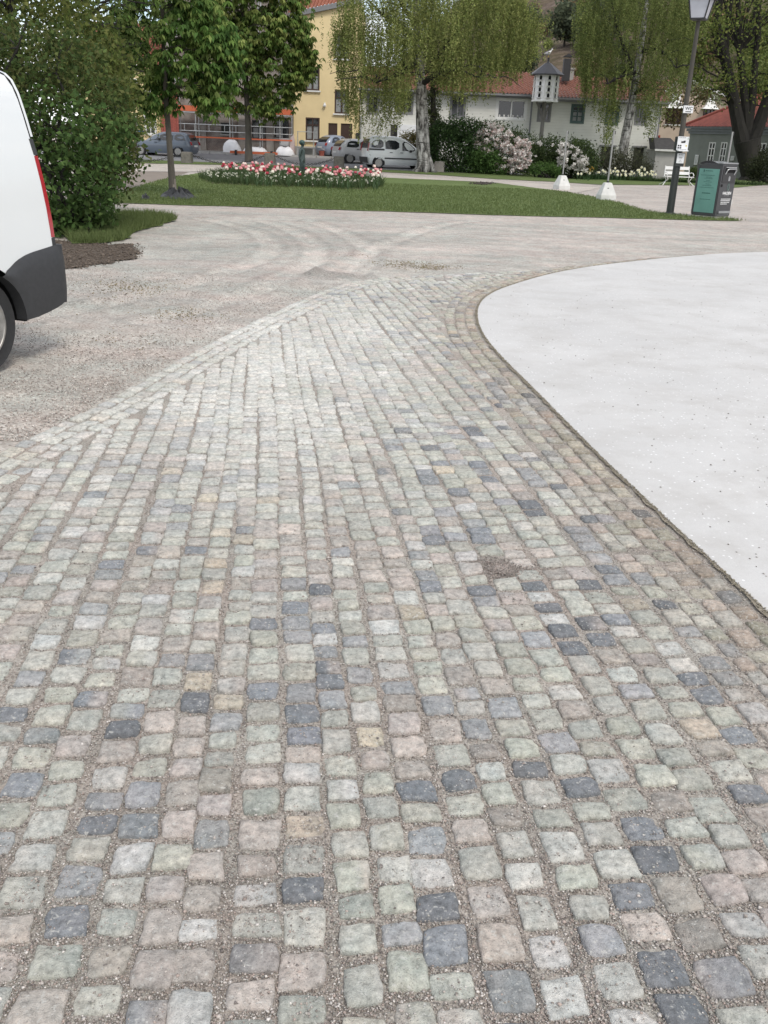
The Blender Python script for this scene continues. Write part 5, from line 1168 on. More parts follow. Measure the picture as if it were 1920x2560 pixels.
# ------------------------------------------------------------------ small lamp in front of the green house
p = G(1730, 424); sl_ = thing('lamp_post', 'small black lamp post in front of the green house wall', 'street lamp', p); zt_ = at(1741, 358, p.y).z
g = MB(); g.tube([p, (p.x, p.y, zt_)], [.06, .035], 8); g.build('pole', m_dark, sl_, smooth=True)
c4 = lambda r, z: [(p.x + r * math.cos(PI / 4 + k * PI / 2), p.y + r * math.sin(PI / 4 + k * PI / 2), z) for k in range(4)]
g = MB(); g.rings([c4(.16, zt_), c4(.28, zt_ + .30)]); g.build('lantern', M('lamp_glass', (.52, .53, .58), .12, 3, .25), sl_)
g = MB(); g.rings([c4(.40, zt_ + .30), c4(.38, zt_ + .36), c4(.12, zt_ + .46)]); g.build('lantern_roof', m_dark, sl_)

# ------------------------------------------------------------------ bollards and chains along the street
m_bol = M('granite_block', (.145, .135, .115), .3, 8, .9, .4, 30)
bpts = [(205, 404), (468, 408), (675, 411), (847, 419)]; B_ = []
for k, (px, py) in enumerate(bpts):
    p = G(px, py); h = at(px, py - 28, p.y).z - p.z; w_ = at(px + 12.5, py, p.y).x - at(px - 12.5, py, p.y).x
    if k == 0: o0_ = None
    g = MB(); g.rings([[(p.x + sx * w_ / 2 * q, p.y + sy * .30 * q, p.z - .05 + z) for sx, sy in ((-1, -1), (1, -1), (1, 1), (-1, 1))] for q, z in ((1.06, 0), (1.0, h * .5), (.97, h + .03), (.85, h + .06))])
    o = g.build('stone_bollard', m_bol, None, bevel=.03)
    me = o.data; lx, ly, lz_ = p.x, p.y, p.z
    for v_ in me.vertices: v_.co -= Vector((lx, ly, lz_))
    o.location = (lx, ly, lz_)
    tag(o, ['square granite bollard behind the large bush', 'square granite bollard between the young tree and the second chestnut', 'square granite bollard just right of the second chestnut trunk', 'square granite bollard in front of the silver hatchback'][k], 'bollard', 'granite bollards along the street'); B_.append((p, h, w_))
m_chain = M('iron_chain', (.03, .028, .027), .2, 30, .7)
for k, ((pa, ha, wa), (pb, hb, wb_)) in enumerate(zip(B_, B_[1:])):
    g = MB(); A = pa + Vector((wa / 2, 0, ha * .8)); B = pb + Vector((-wb_ / 2, 0, hb * .8)); n = int((B - A).length / .11); sag = .46 if k == 1 else .4
    P_ = [A.lerp(B, i / n) - Vector((0, 0, sag * 4 * (i / n) * (1 - i / n))) for i in range(n + 1)]
    for i in range(n):
        a, b_ = P_[i], P_[i + 1]; d = (b_ - a).normalized(); u = (Vector((0, 0, 1)) if i % 2 else Vector((0, 1, 0))); u = (u - d * u.dot(d)).normalized() * .045; c = (a + b_) / 2; hl = (b_ - a) * .62
        g.tube([c - hl, c - hl * .4 + u, c + hl * .4 + u, c + hl, c + hl * .4 - u, c - hl * .4 - u, c - hl], .016, 5, False)
    tag(g.build('chain', m_chain), ['sagging iron chain behind the young tree trunk', 'sagging iron chain passing behind the second chestnut trunk', 'sagging iron chain behind the bronze statue'][k], 'chain', 'chains between the bollards')
p = G(1096, 430); g = MB(); g.rings([[(p.x + sx * q + (.05 if z > .5 else 0), p.y + sy * .28, p.z - .05 + z) for sx, sy in ((-1, -1), (1, -1), (1, 1), (-1, 1))] for q, z in ((.30, 0), (.31, .4), (.28, .62))]); tag(g.build('stone_block', M('pale_stone', (.26, .24, .215), .2, 6, .9, .4, 30), None, bevel=.03), 'pale squared stone block right of the birch trunk', 'stone')

# ------------------------------------------------------------------ building materials on the far pavement
m_tarp = M('white_tarp', (.72, .72, .74), .1, 3, .5, .5, 8, .03)
def lump(nm, label, cat, p, sx, sy, sz, mat, seed, flat_=.5, n=14):
    r = random.Random(seed); g = MB(); R = []; ph = [r.uniform(0, 6) for _ in range(6)]
    for z, q in ((0, 1.0), (.25, .97), (.5, .90), (.75, .76), (.92, .6), (1.0, .4)):
        R.append([(sx * q * math.copysign(abs(math.cos(t)) ** flat_, math.cos(t)) * (1 + .10 * math.sin(3 * t + ph[0] + 3 * z)), sy * q * math.copysign(abs(math.sin(t)) ** flat_, math.sin(t)) * (1 + .08 * math.sin(5 * t + ph[1])), sz * z * (1 + .10 * math.sin(2 * t + ph[2])) - .02) for t in [2 * PI * k / n for k in range(n)]])
    g.rings(R); o = g.build(nm, mat, None, smooth=True); o.location = p; return tag(o, label, cat)
p = on(at(580, 380, 65.3).x, 65.3, .12); lump('tarp_heap', 'heap under a white tarpaulin in front of the brick house', 'tarpaulin', p, .60, .5, .78, m_tarp, 1, .4)
p = on(at(636, 380, 65.3).x, 65.3, .12); lump('tarp_heap', 'low white sheeting behind the second chestnut trunk', 'tarpaulin', p, .85, .4, .42, m_tarp, 2)
p = on(at(712, 385, 64.9).x, 64.9, .10); lump('rubble_sack', 'bulging white sack lying beside the scaffold end', 'sack', p, .62, .4, .52, m_tarp, 3, .8)
p = on(at(731, 380, 65.2).x, 65.2, .10); lump('rubble_sack', 'tall pinkish sack hanging against the corner of the yellow house', 'sack', p, .20, .2, 1.25, M('pink_sack', (.50, .40, .38), .15, 4, .6), 4, .9)
p = on(at(713, 366, 65.6).x, 65.6, .12); g = MB()
for k in range(3): g.box((p.x, p.y, p.z + .1 + .42 * k), (.62, .5, .36))
pl = thing('block_stack', 'stack of grey blocks behind the white sack', 'blocks', p)
g = MB(); zz_ = at(713, 346, 65.6).z - p.z; g.box((p.x, p.y, p.z + zz_ * .25), (.60, .5, zz_ * .5)); g.build('lower_block', M('grey_block', (.33, .33, .34), .1, 4), pl); g = MB(); g.box((p.x, p.y, p.z + zz_ * .76), (.55, .5, zz_ * .48)); g.build('upper_block', M('pale_block', (.48, .48, .49), .1, 4), pl, bevel=.02)
a, b_ = at(575, 381, 64.4), at(694, 383, 64.4); bar = thing('barrier', 'orange plank barrier lying along the kerb behind the second chestnut', 'barrier', ((a.x + b_.x) / 2, 64.4, T(-13, 64.4)))
g = MB(); g.box(((a.x + b_.x) / 2, 64.4, (a.z + b_.z) / 2), (b_.x - a.x, .06, .16)); g.build('plank', m_orange, bar)
for x in (a.x + .4, b_.x - .4): g = MB(); g.box((x, 64.4, T(x, 64.4) + .17), (.12, .4, .34)); g.build('foot', m_dark, bar)
p = on(at(765, 380, 64.9).x, 64.9, .11); zz_ = at(765, 367, 64.9).z - p.z; tr = thing('work_bench', 'grey trestle work bench with a rail frame behind the bronze statue', 'work bench', p)
wd = at(785, 380, 64.9).x - at(742, 380, 64.9).x; g = MB(); g.box((p.x, p.y, p.z + zz_), (wd, .6, .06)); g.build('table_top', M('pale_wood', (.42, .41, .36), .15, 6), tr)
g = MB(); g.box((p.x, p.y + .2, p.z + zz_ * .5), (wd - .3, .04, zz_ * .7)); g.build('panel', M('grey_board', (.25, .25, .23), .1, 5), tr)
for sx in (-1, 1):
    for sy in (-.25, .25): g = MB(); g.cyl((p.x + sx * (wd / 2 - .05), p.y + sy, p.z), (p.x + sx * (wd / 2 - .05), p.y + sy, p.z + (zz_ if sy > 0 else zz_ + .95)), .03, n=6); g.build('leg', m_steel, tr)
g = MB(); g.cyl((p.x - wd / 2, p.y - .25, p.z + zz_ + .92), (p.x + wd / 2, p.y - .25, p.z + zz_ + .92), .02, n=6); g.build('rail', m_steel, tr)
p = on(at(804, 386, 65).x, 65, .10); g = MB(); g.rings([[(p.x + q * math.cos(2 * PI * k / 14), p.y + q * math.sin(2 * PI * k / 14), p.z + z) for k in range(14)] for z, q in ((0, .16), (.36, .20))]); bk = thing('bucket', 'red-brown bucket by the plinth of the yellow house', 'bucket', p); g.build('body', M('bucket_red', (.26, .07, .05), .1, 5), bk); g = MB(); g.tube([(p.x + .2 * math.cos(t), p.y, p.z + .36 + .12 * math.sin(t)) for t in np.linspace(0, PI, 9)], .01, 5); g.build('handle', m_steel, bk)

# ------------------------------------------------------------------ black sheeting round the young tree
m_cloth = M('black_sheeting', (.016, .016, .018), .3, 8, .55, .5, 20, .03)
def cloth(pxs, label, h):
    P_ = gpx(pxs); c = Vector((sum(p[0] for p in P_) / len(P_), sum(p[1] for p in P_) / len(P_))); g = MB(); r = random.Random(len(pxs)); N = 30; R = []
    Q = resample(P_, .12, 0, True); N = len(Q)
    for k, t in enumerate((1, .8, .55, .3, .1)): R.append([(c.x + (q[0] - c.x) * t, c.y + (q[1] - c.y) * t, .02 + h * (0, .35, .8, 1, .7)[k] * abs(math.sin(i * .9 + k) + .5 * r.random())) for i, q in enumerate(Q)])
    g.rings(R); return tag(g.build('ground_sheet', m_cloth, None, smooth=True), label, 'sheeting')
cloth([(398, 494), (412, 484), (430, 481), (448, 480), (470, 489), (492, 495), (470, 500), (430, 499)], 'crumpled black sheeting round the foot of the young tree', .16)
cloth([(352, 498), (362, 494), (376, 497), (372, 501), (356, 501)], 'small scrap of black sheeting on the lawn left of the young tree', .10)

# ------------------------------------------------------------------ bronze statue of a child
m_bronze = M('bronze', (.030, .042, .040), .35, 9, .45, .1, 30, metal=.25, col2=(.075, .11, .10))
sp_ = G(755, 441); S_ = (at(755, 351, sp_.y).z - sp_.z) / 1.26
def skin(name, joints, edges, mat, parent, scale, sub=2):
    me = bpy.data.meshes.new(name); me.from_pydata([Vector(j[:3]) * scale for j in joints], edges, []); o = bpy.data.objects.new(name, me); COL.objects.link(o)
    md = o.modifiers.new('skin', 'SKIN'); md.use_smooth_shade = True
    for i, j in enumerate(joints):
        r = j[3] if isinstance(j[3], tuple) else (j[3], j[3]); me.skin_vertices[0].data[i].radius = (r[0] * scale, r[1] * scale); me.skin_vertices[0].data[i].use_root = (i == 0)
    o.modifiers.new('sub', 'SUBSURF').levels = sub; o.modifiers['sub'].render_levels = sub
    dg = bpy.context.evaluated_depsgraph_get(); m2 = bpy.data.meshes.new_from_object(o.evaluated_get(dg)); bpy.data.objects.remove(o)
    m2.name = name; m2.materials.clear(); m2.materials.append(mat); m2.polygons.foreach_set('use_smooth', [True] * len(m2.polygons)); r = bpy.data.objects.new(name, m2); return link(r, parent)
J = [(0, 0, .62, .085), (.005, 0, .74, .075), (.0, 0, .86, .085), (-.005, 0, .96, .07), (.0, 0, 1.02, .036), (.015, 0, 1.075, .05), (.02, 0, 1.15, .092), (.012, 0, 1.225, .062),
     (-.01, -.095, .955, .04), (-.03, -.125, .83, .032), (-.045, -.13, .71, .027), (-.03, -.12, .60, .022), (-.025, -.115, .53, .018),
     (-.01, .095, .955, .04), (.0, .125, .83, .032), (.02, .125, .71, .027), (.05, .11, .60, .022), (.06, .105, .53, .018),
     (.0, -.055, .54, .062), (.0, -.055, .33, .046), (-.02, -.052, .20, .040), (-.02, -.05, .05, .03), (.06, -.055, .025, .026),
     (.02, .055, .54, .062), (.045, .055, .33, .046), (.03, .055, .20, .040), (.03, .055, .05, .03), (.11, .06, .025, .026)]
Eg = [(0, 1), (1, 2), (2, 3), (3, 4), (4, 5), (5, 6), (6, 7), (3, 8), (8, 9), (9, 10), (10, 11), (11, 12), (3, 13), (13, 14), (14, 15), (15, 16), (16, 17), (0, 18), (18, 19), (19, 20), (20, 21), (21, 22), (0, 23), (23, 24), (24, 25), (25, 26), (26, 27)]
stt = thing('statue', 'green bronze statue of a standing child among the tulips', 'statue', sp_, math.radians(-12))
J = [(x * 1.25, y * 1.25, z, r * (1.45 if i < 4 else 1.35 if i > 7 else 1.14)) for i, (x, y, z, r) in enumerate(J)]
skin('figure', J, Eg, m_bronze, stt, S_)
g = MB(); s1 = S_
g.ball((-.006 * s1, 0, 1.185 * s1), .112 * s1, 12, 8, (1.0, .95, .85)); g.build('hair', M('bronze_patina', (.035, .075, .066), .3, 12, .5, .2, 40, metal=.2), stt, False, True)
g = MB(); g.tube([(.118 * s1, 0, 1.14 * s1), (.143 * s1, 0, 1.115 * s1), (.115 * s1, 0, 1.10 * s1)], [.008 * s1, .014 * s1, .008 * s1], 6); g.build('nose', m_bronze, stt, False, True)
for sy in (-1, 1):
    g = MB()
    bx, bz = (-.025, .53) if sy < 0 else (.06, .53)
    for k in range(4): g.tube([((bx + .012 * (k - 1.5)) * s1, sy * .112 * s1, bz * s1), ((bx + .016 * (k - 1.5) + .004) * s1, sy * .108 * s1, (bz - .032) * s1), ((bx + .015 * (k - 1.5) + .012) * s1, sy * .102 * s1, (bz - .058 + .006 * abs(k - 1.5)) * s1)], [.007 * s1, .006 * s1, .004 * s1], 5)
    g.tube([((bx + .02) * s1, sy * .108 * s1, (bz + .01) * s1), ((bx + .04) * s1, sy * .1 * s1, (bz - .018) * s1), ((bx + .042) * s1, sy * .095 * s1, (bz - .036) * s1)], [.007 * s1, .006 * s1, .004 * s1], 5)
    g.build('hand', m_bronze, stt, False, True)
g = MB(); g.cyl((0, 0, -.15), (0, 0, .012 * s1), .17 * s1, .15 * s1, 16); g.build('plinth', m_bronze, stt, False)
# grey animal sculpture among the daffodils
p = G(1491, 431); k = (at(1491, 404, p.y).z - p.z) / .95
J = [(0, 0, .66, .21), (-.28, 0, .64, .20), (-.40, 0, .55, .15), (.28, 0, .66, .19), (.46, 0, .56, .13), (.58, 0, .42, .11), (.64, 0, .30, .065),
     (-.33, -.13, .40, .10), (-.35, -.13, .2, .075), (-.33, -.13, .05, .07), (-.33, .13, .40, .10), (-.35, .13, .2, .075), (-.33, .13, .05, .07),
     (.27, -.12, .40, .085), (.27, -.12, .2, .065), (.30, -.12, .05, .06), (.27, .12, .40, .085), (.27, .12, .2, .065), (.30, .12, .05, .06)]
Eg = [(0, 1), (1, 2), (0, 3), (3, 4), (4, 5), (5, 6), (1, 7), (7, 8), (8, 9), (1, 10), (10, 11), (11, 12), (3, 13), (13, 14), (14, 15), (3, 16), (16, 17), (17, 18)]
an_ = thing('animal_sculpture', 'blue-grey sculpture of a stooping animal behind the yellow daffodils', 'sculpture', p)
skin('figure', J, Eg, M('blue_grey_stone', (.115, .15, .165), .25, 6, .7, .2, 30), an_, k * 1.05)
g = MB()
for sy in (-1, 1): g.ball((.47 * k, sy * .11 * k, .68 * k), .055 * k, 8, 6, (.7, .5, 1.2))
g.build('ears', M('blue_grey_stone', (.115, .15, .165)), an_, False, True)
# ------------------------------------------------------------------ vegetation
TINT = (2.05, 2.15, 2.0)
def leaves(P, L, W, droop, cols, seed, fold=.15, spread=1.0, jitter=.35):
    """one bent quad per leaf"""
    r = np.random.default_rng(seed); n = len(P); P = np.asarray(P, float)
    d = r.normal(0, 1, (n, 3)); d[:, 2] = d[:, 2] * spread - droop; d /= np.linalg.norm(d, axis=1)[:, None]
    s = np.cross(d, r.normal(0, 1, (n, 3))); s /= np.linalg.norm(s, axis=1)[:, None] + 1e-9; nn = np.cross(d, s)
    l = L * r.uniform(.65, 1.25, (n, 1)); w_ = W * r.uniform(.7, 1.2, (n, 1)) / 2; f = nn * l * fold
    V = np.stack([P, P + d * l * .45 + s * w_ + f, P + d * l, P + d * l * .45 - s * w_ + f], 1)
    C = np.asarray(cols)[r.integers(0, len(cols), n)] * (1 + r.uniform(-jitter, jitter, (n, 1))) * (np.array(TINT) if np.max(cols) < .25 else 1)
    return V.reshape(-1, 3), np.repeat(np.clip(C, 0, 1), 4, 0)
def quads(V): return np.arange(len(V)).reshape(-1, 4)
def envpts(env, n, Y0, dy, seed, low=1.0):
    """points inside a crown: env = (px, top, bottom) outline seen at depth Y0, with real depth +-dy"""
    r = np.random.default_rng(seed); e = np.array(env, float); out = []
    x = r.uniform(e[0, 0], e[-1, 0], n); t = np.interp(x, e[:, 0], e[:, 1]); b = np.interp(x, e[:, 0], e[:, 2])
    q = r.random(n) ** low; py = t + (b - t) * q; mid = (e[0, 0] + e[-1, 0]) / 2; half = (e[-1, 0] - e[0, 0]) / 2
    k = np.sqrt(np.clip(1 - ((x - mid) / half) ** 2, .05, 1)) * np.sqrt(np.clip(1 - (np.abs(q - .45) / .6) ** 2, .1, 1)); Yd = Y0 + dy * k * r.uniform(-1, 1, n)
    return np.array([tuple(at(a, c, Y0) + Vector((0, yy - Y0, 0))) for a, c, yy in zip(x, py, Yd)])
def cluster(C, per, rad, seed, squash=.8):
    r = np.random.default_rng(seed); D = r.normal(0, .5, (len(C), per, 3)); D[:, :, 2] *= squash
    return (C[:, None] + D * rad * r.uniform(.6, 1.3, (len(C), 1, 1))).reshape(-1, 3)
def limbs(mb, A, B, r0, r1, sag, seed, n=6, wob=.06):
    r = random.Random(seed); A, B = Vector(A), Vector(B); L = (B - A).length
    pts = []
    for i in range(n + 1):
        t = i / n; p = A.lerp(B, t) + Vector((0, 0, sag * L * 4 * t * (1 - t))); k = wob * L * math.sin(PI * t)
        pts.append(p + Vector((r.uniform(-k, k), r.uniform(-k, k), r.uniform(-k, k))))
    mb.tube(pts, [r0 + (r1 - r0) * i / n for i in range(n + 1)], 6); return pts
def branches(mb, spine, C, k, r0, seed, twig=3):
    """limbs from the nearest lower point of the spine to k of the cluster centres"""
    r = random.Random(seed); idx = r.sample(range(len(C)), min(k, len(C)))
    for i in idx:
        c = Vector(C[i]); cand_ = [p for p in spine if p.z < c.z - .1] or spine[:1]; s = min(cand_, key=lambda p: (p - c).length + .4 * abs(c.z - p.z))
        if (c - s).length < .1: continue
        pts = limbs(mb, s, c, r0, r0 * .25, .06, i, 5)
        for _ in range(twig):
            j = r.randrange(2, len(pts)); e = pts[j] + Vector((r.gauss(0, .5), r.gauss(0, .5), r.gauss(0, .4))) * (c - s).length * .3; limbs(mb, pts[j], e, r0 * .3, r0 * .08, 0, i + 77, 3)
def bark(name, c, c2, sc=8, st=(1, 1, .2)): return M(name, c, col2=c2, scale=sc, rough=.95, bump=.7, bscale=sc * 3, bdist=.03, stretch=st)
m_bark = bark('brown_bark', (.060, .050, .040), (.035, .030, .025)); m_barkl = bark('smooth_bark', (.105, .095, .078), (.07, .062, .052)); m_barkd = bark('dark_bark', (.030, .027, .022), (.016, .015, .013), 6)
OLIVE = [(.062, .070, .021), (.048, .060, .017), (.074, .076, .026), (.038, .050, .015)]
DEEP = [(.032, .062, .020), (.045, .078, .024), (.028, .050, .020), (.055, .085, .028)]
CHEST = [(.056, .094, .026), (.076, .114, .032), (.040, .072, .021), (.098, .124, .040)]
def tree(name, label, base, spine, env, Y0, dy, ncl, per, rad, L, W, droop, cols, barkm, r0, nb, seed, low=1.0, extra=None, twig=3, fold=.15, brad=.03, spread=1.0):
    t = thing(name, label, 'tree', base); C = envpts(env, ncl, Y0, dy, seed, low)
    if extra is not None: C = np.concatenate([C, extra])
    V, K = leaves(cluster(C, per, rad, seed + 1), L, W, droop, cols, seed + 2, fold, spread)
    off = np.array(base); npmesh('crown', V - off, quads(V), LEAF, t, K)
    mb = MB(); n = len(spine); rr = [r0 * (1.35 if i == 0 else 1) * (1 - .75 * i / (n - 1)) for i in range(n)]
    mb.tube(spine, rr, 10); sp = []
    for a, b in zip(spine, spine[1:]): sp += [Vector(a).lerp(Vector(b), i / 5) for i in range(5)]
    branches(mb, sp[3:], C, nb, brad, seed, twig); mb.build('trunk', barkm, t, smooth=True)
    return t, C
def ptl(L, Y): return [at(a, b, Y) for a, b in L]

# large bush behind the van, with a leafy tree over it
YBu = 15.2
env = [(-240, 40, 620), (-60, 40, 625), (60, 50, 625), (140, 70, 618), (180, 90, 605), (215, 120, 580), (245, 160, 530), (272, 200, 490), (296, 250, 460), (316, 310, 410)]
b0 = flat(130, 600); bush = thing('large_bush', 'large dense leafy bush growing behind the white van', 'bush', (b0.x, b0.y, 0))
C = envpts(env, 760, YBu, 1.5, 101); P = cluster(C, 32, .27, 102)
V1, K1 = leaves(P, .088, .050, .25, [(.036, .052, .018), (.046, .062, .020), (.028, .042, .015), (.054, .062, .022), (.056, .058, .023)], 103)
ce = envpts([(60, 250, 620), (120, 200, 630), (200, 220, 610), (235, 260, 560), (270, 280, 510), (305, 310, 440)], 150, YBu - 1.2, .5, 108); V2, K2 = leaves(cluster(ce, 13, .2, 109), .10, .065, .2, [(.036, .062, .020), (.048, .074, .024), (.030, .050, .017)], 110)
cl_ = envpts([(70, 520, 612), (130, 500, 614), (200, 500, 606), (250, 480, 585), (285, 470, 545)], 90, YBu - 1.0, .7, 111); V3, K3 = leaves(cluster(cl_, 15, .22, 112), .10, .062, .25, [(.034, .056, .018), (.046, .066, .022), (.028, .044, .015)], 113)
V = np.concatenate([V1, V2, V3]); K2 = np.concatenate([K2, K3]); V[:, 2] = np.maximum(V[:, 2], .02); npmesh('foliage', V - np.array([b0.x, b0.y, 0]), quads(V), LEAF, bush, np.concatenate([K1, K2]))
mb = MB(); r = random.Random(5)
for k in range(16):
    x, y = b0.x + r.uniform(-1.4, .5), b0.y + r.uniform(.4, 1.6); c = Vector(C[r.randrange(len(C))]); pts = limbs(mb, (x, y, 0), c, .04, .012, .05, k, 6, .07)
    for _ in range(5): j = r.randrange(2, 6); limbs(mb, pts[j], pts[j] + Vector((r.gauss(0, .5), r.gauss(0, .5), r.gauss(.2, .5))), .012, .004, 0, k + 50, 3)
mb.build('stems', m_barkd, bush, smooth=True)
tb = on(-7.2, 18.5); sp = [tb, tb + Vector((.1, 0, 1.6)), tb + Vector((.0, .1, 3.4)), tb + Vector((.3, 0, 6.0))]
env = [(-350, -300, 210), (-150, -380, 220), (0, -380, 230), (80, -300, 240), (150, -40, 250), (200, 20, 250), (240, 60, 250), (265, 100, 260), (285, 150, 270), (305, 190, 280)]
tree('broadleaf_tree', 'olive-green broadleaf tree rising behind the large bush', tb, sp, env, 18.0, 2.4, 620, 30, .42, .115, .062, .2, OLIVE, m_barkd, .16, 60, 120, brad=.022)
# sparse tree with dark limbs against the sky
tb = on(-10.5, 23.5); sp = [tb, tb + Vector((.2, 0, 2.4))] + ptl([(150, 190), (170, 60), (160, -120)], 23.5)
env = [(100, -220, 60), (180, -240, 90), (230, -60, 120), (270, 20, 150), (310, 40, 170), (350, -40, 180), (390, -160, 150)]
t_, C = tree('broadleaf_tree', 'thin-leaved tree with bare dark limbs against the sky, above the large bush', tb, sp, env, 23.0, 1.6, 120, 16, .5, .12, .06, .2, [(.055, .070, .022), (.040, .055, .018)], m_barkd, .17, 40, 140, twig=5, brad=.035)
mb = MB(); a = at(160, 60, 23.5)
for q in ([(165, 70), (205, 85), (250, 108), (310, 116), (360, 108)], [(165, 30), (215, 40), (240, 28), (262, 8), (280, -30)], [(205, 85), (232, 70), (258, 72), (290, 60)], [(175, 0), (210, -10), (222, -60)], [(250, 108), (275, 92), (300, 95)]):
    mb.tube([at(x, y, 23.2 + .1 * i) for i, (x, y) in enumerate(q)], [.055, .05, .04, .03, .016][:len(q)], 6)
mb.build('limb', m_barkd, t_, smooth=True)

# compound drooping chestnut leaves
def chestnut(P, L, W, cols, seed):
    r = np.random.default_rng(seed); n = len(P); out, K = [], []
    az = r.uniform(0, 6.28, n); base = np.asarray(cols)[r.integers(0, len(cols), n)] * r.uniform(.65, 1.35, (n, 1)) * np.array(TINT)
    for k in range(6):
        a = az + (k - 2.5) * .75 + r.normal(0, .12, n); dz = -r.uniform(.5, 1.6, n); d = np.stack([np.cos(a), np.sin(a), dz], 1); d /= np.linalg.norm(d, axis=1)[:, None]
        s = np.stack([-np.sin(a), np.cos(a), r.normal(0, .25, n)], 1); l = (L * r.uniform(.75, 1.2, n))[:, None]; w_ = l * W / L / 2
        dn = np.array([0, 0, -1.0]) * l * .16
        out.append(np.stack([P, P + d * l * .6 + s * w_ - dn * .6, P + d * l + dn, P + d * l * .6 - s * w_ - dn * .6], 1)); K.append(np.repeat((base * r.uniform(.88, 1.12, (n, 1)))[:, None], 4, 1))
    return np.concatenate(out).reshape(-1, 3), np.concatenate(K).reshape(-1, 3)
def chestnut_tree(label, base, spine, env, Y0, dy, ncl, per, rad, L, W, r0, seed, nflower, nb, cols=CHEST, brad=.025):
    t = thing('chestnut_tree', label, 'tree', base, 0); C = envpts(env, ncl, Y0, dy, seed); P = cluster(C, per, rad, seed + 1)
    V, K = chestnut(P, L, W, cols, seed + 2); off = np.array(base); npmesh('crown', V - off, quads(V), LEAF, t, K)
    r = np.random.default_rng(seed + 5); F = P[r.integers(0, len(P), nflower)]; FP = np.concatenate([f + np.column_stack([r.normal(0, .028, 26), r.normal(0, .028, 26), r.uniform(0, .26, 26)]) for f in F])
    V, K = leaves(FP, .035, .03, .2, [(.50, .47, .33), (.42, .38, .25), (.55, .50, .40)], seed + 6); b_ = npmesh('blossoms', V - off, quads(V), PETAL, t, K)
    mb = MB(); n = len(spine); mb.tube(spine, [r0 * (1.2 if i == 0 else 1) * (1 - .72 * i / (n - 1)) for i in range(n)], 12); sp = []
    for a, b in zip(spine, spine[1:]): sp += [Vector(a).lerp(Vector(b), i / 6) for i in range(6)]
    lowz = min(C[:, 2]); branches(mb, [q for q in sp if q.z > lowz - .2] or sp, C, nb, brad, seed); mb.build('trunk', m_barkl, t, smooth=True)
    return t
tb = flat(433, 489); YT = tb.y
ct = chestnut_tree('slim young chestnut tree on the lawn with black sheeting round its foot', tb, [tb] + ptl([(425, 380), (414, 230), (408, 100), (404, -60), (400, -260)], YT), [(272, 90, 215), (300, 20, 262), (335, -40, 282), (370, -160, 288), (405, -240, 265), (440, -200, 250), (480, -120, 272), (510, -40, 290), (540, 20, 268), (575, 90, 215)], YT, .95, 250, 8, .26, .19, .075, .088, 160, 26, 34)
g = MB(); g.tube([tb + Vector((0, 0, .0)), at(431, 447, YT)], [.112, .085], 12); g.build('trunk_wrap', bark('pale_bark', (.22, .195, .165), (.15, .13, .11)), ct, smooth=True)
tb = G(622, 406); YT = tb.y
chestnut_tree('larger chestnut tree with cream blossoms in front of the brick house', tb, [tb] + ptl([(621, 340), (617, 250), (612, 130), (606, -20), (600, -200)], YT), [(478, 40, 225), (505, -60, 275), (540, -140, 282), (575, -200, 285), (615, -240, 305), (650, -220, 290), (690, -180, 285), (725, -120, 270), (742, -40, 235), (758, 40, 200), (772, 110, 170)], YT - .4, 2.3, 430, 13, .5, .30, .125, .21, 170, 120, 50, [(.070, .102, .028), (.096, .120, .036), (.052, .080, .024), (.122, .134, .046)], .05)
# slight tree behind the bush, in front of the second yellow house
tb = G(339, 404); YT = tb.y
tree('young_tree', 'slender yellow-green young tree between the large bush and the blue-grey car', tb, [tb] + ptl([(338, 350), (336, 300), (335, 230)], YT), [(296, 190, 340), (320, 160, 345), (345, 150, 345), (375, 160, 340), (402, 200, 320)], YT, 1.3, 130, 30, .36, .12, .07, .3, [(.085, .105, .025), (.065, .090, .022), (.10, .11, .035)], m_barkl, .12, 25, 180, brad=.03)

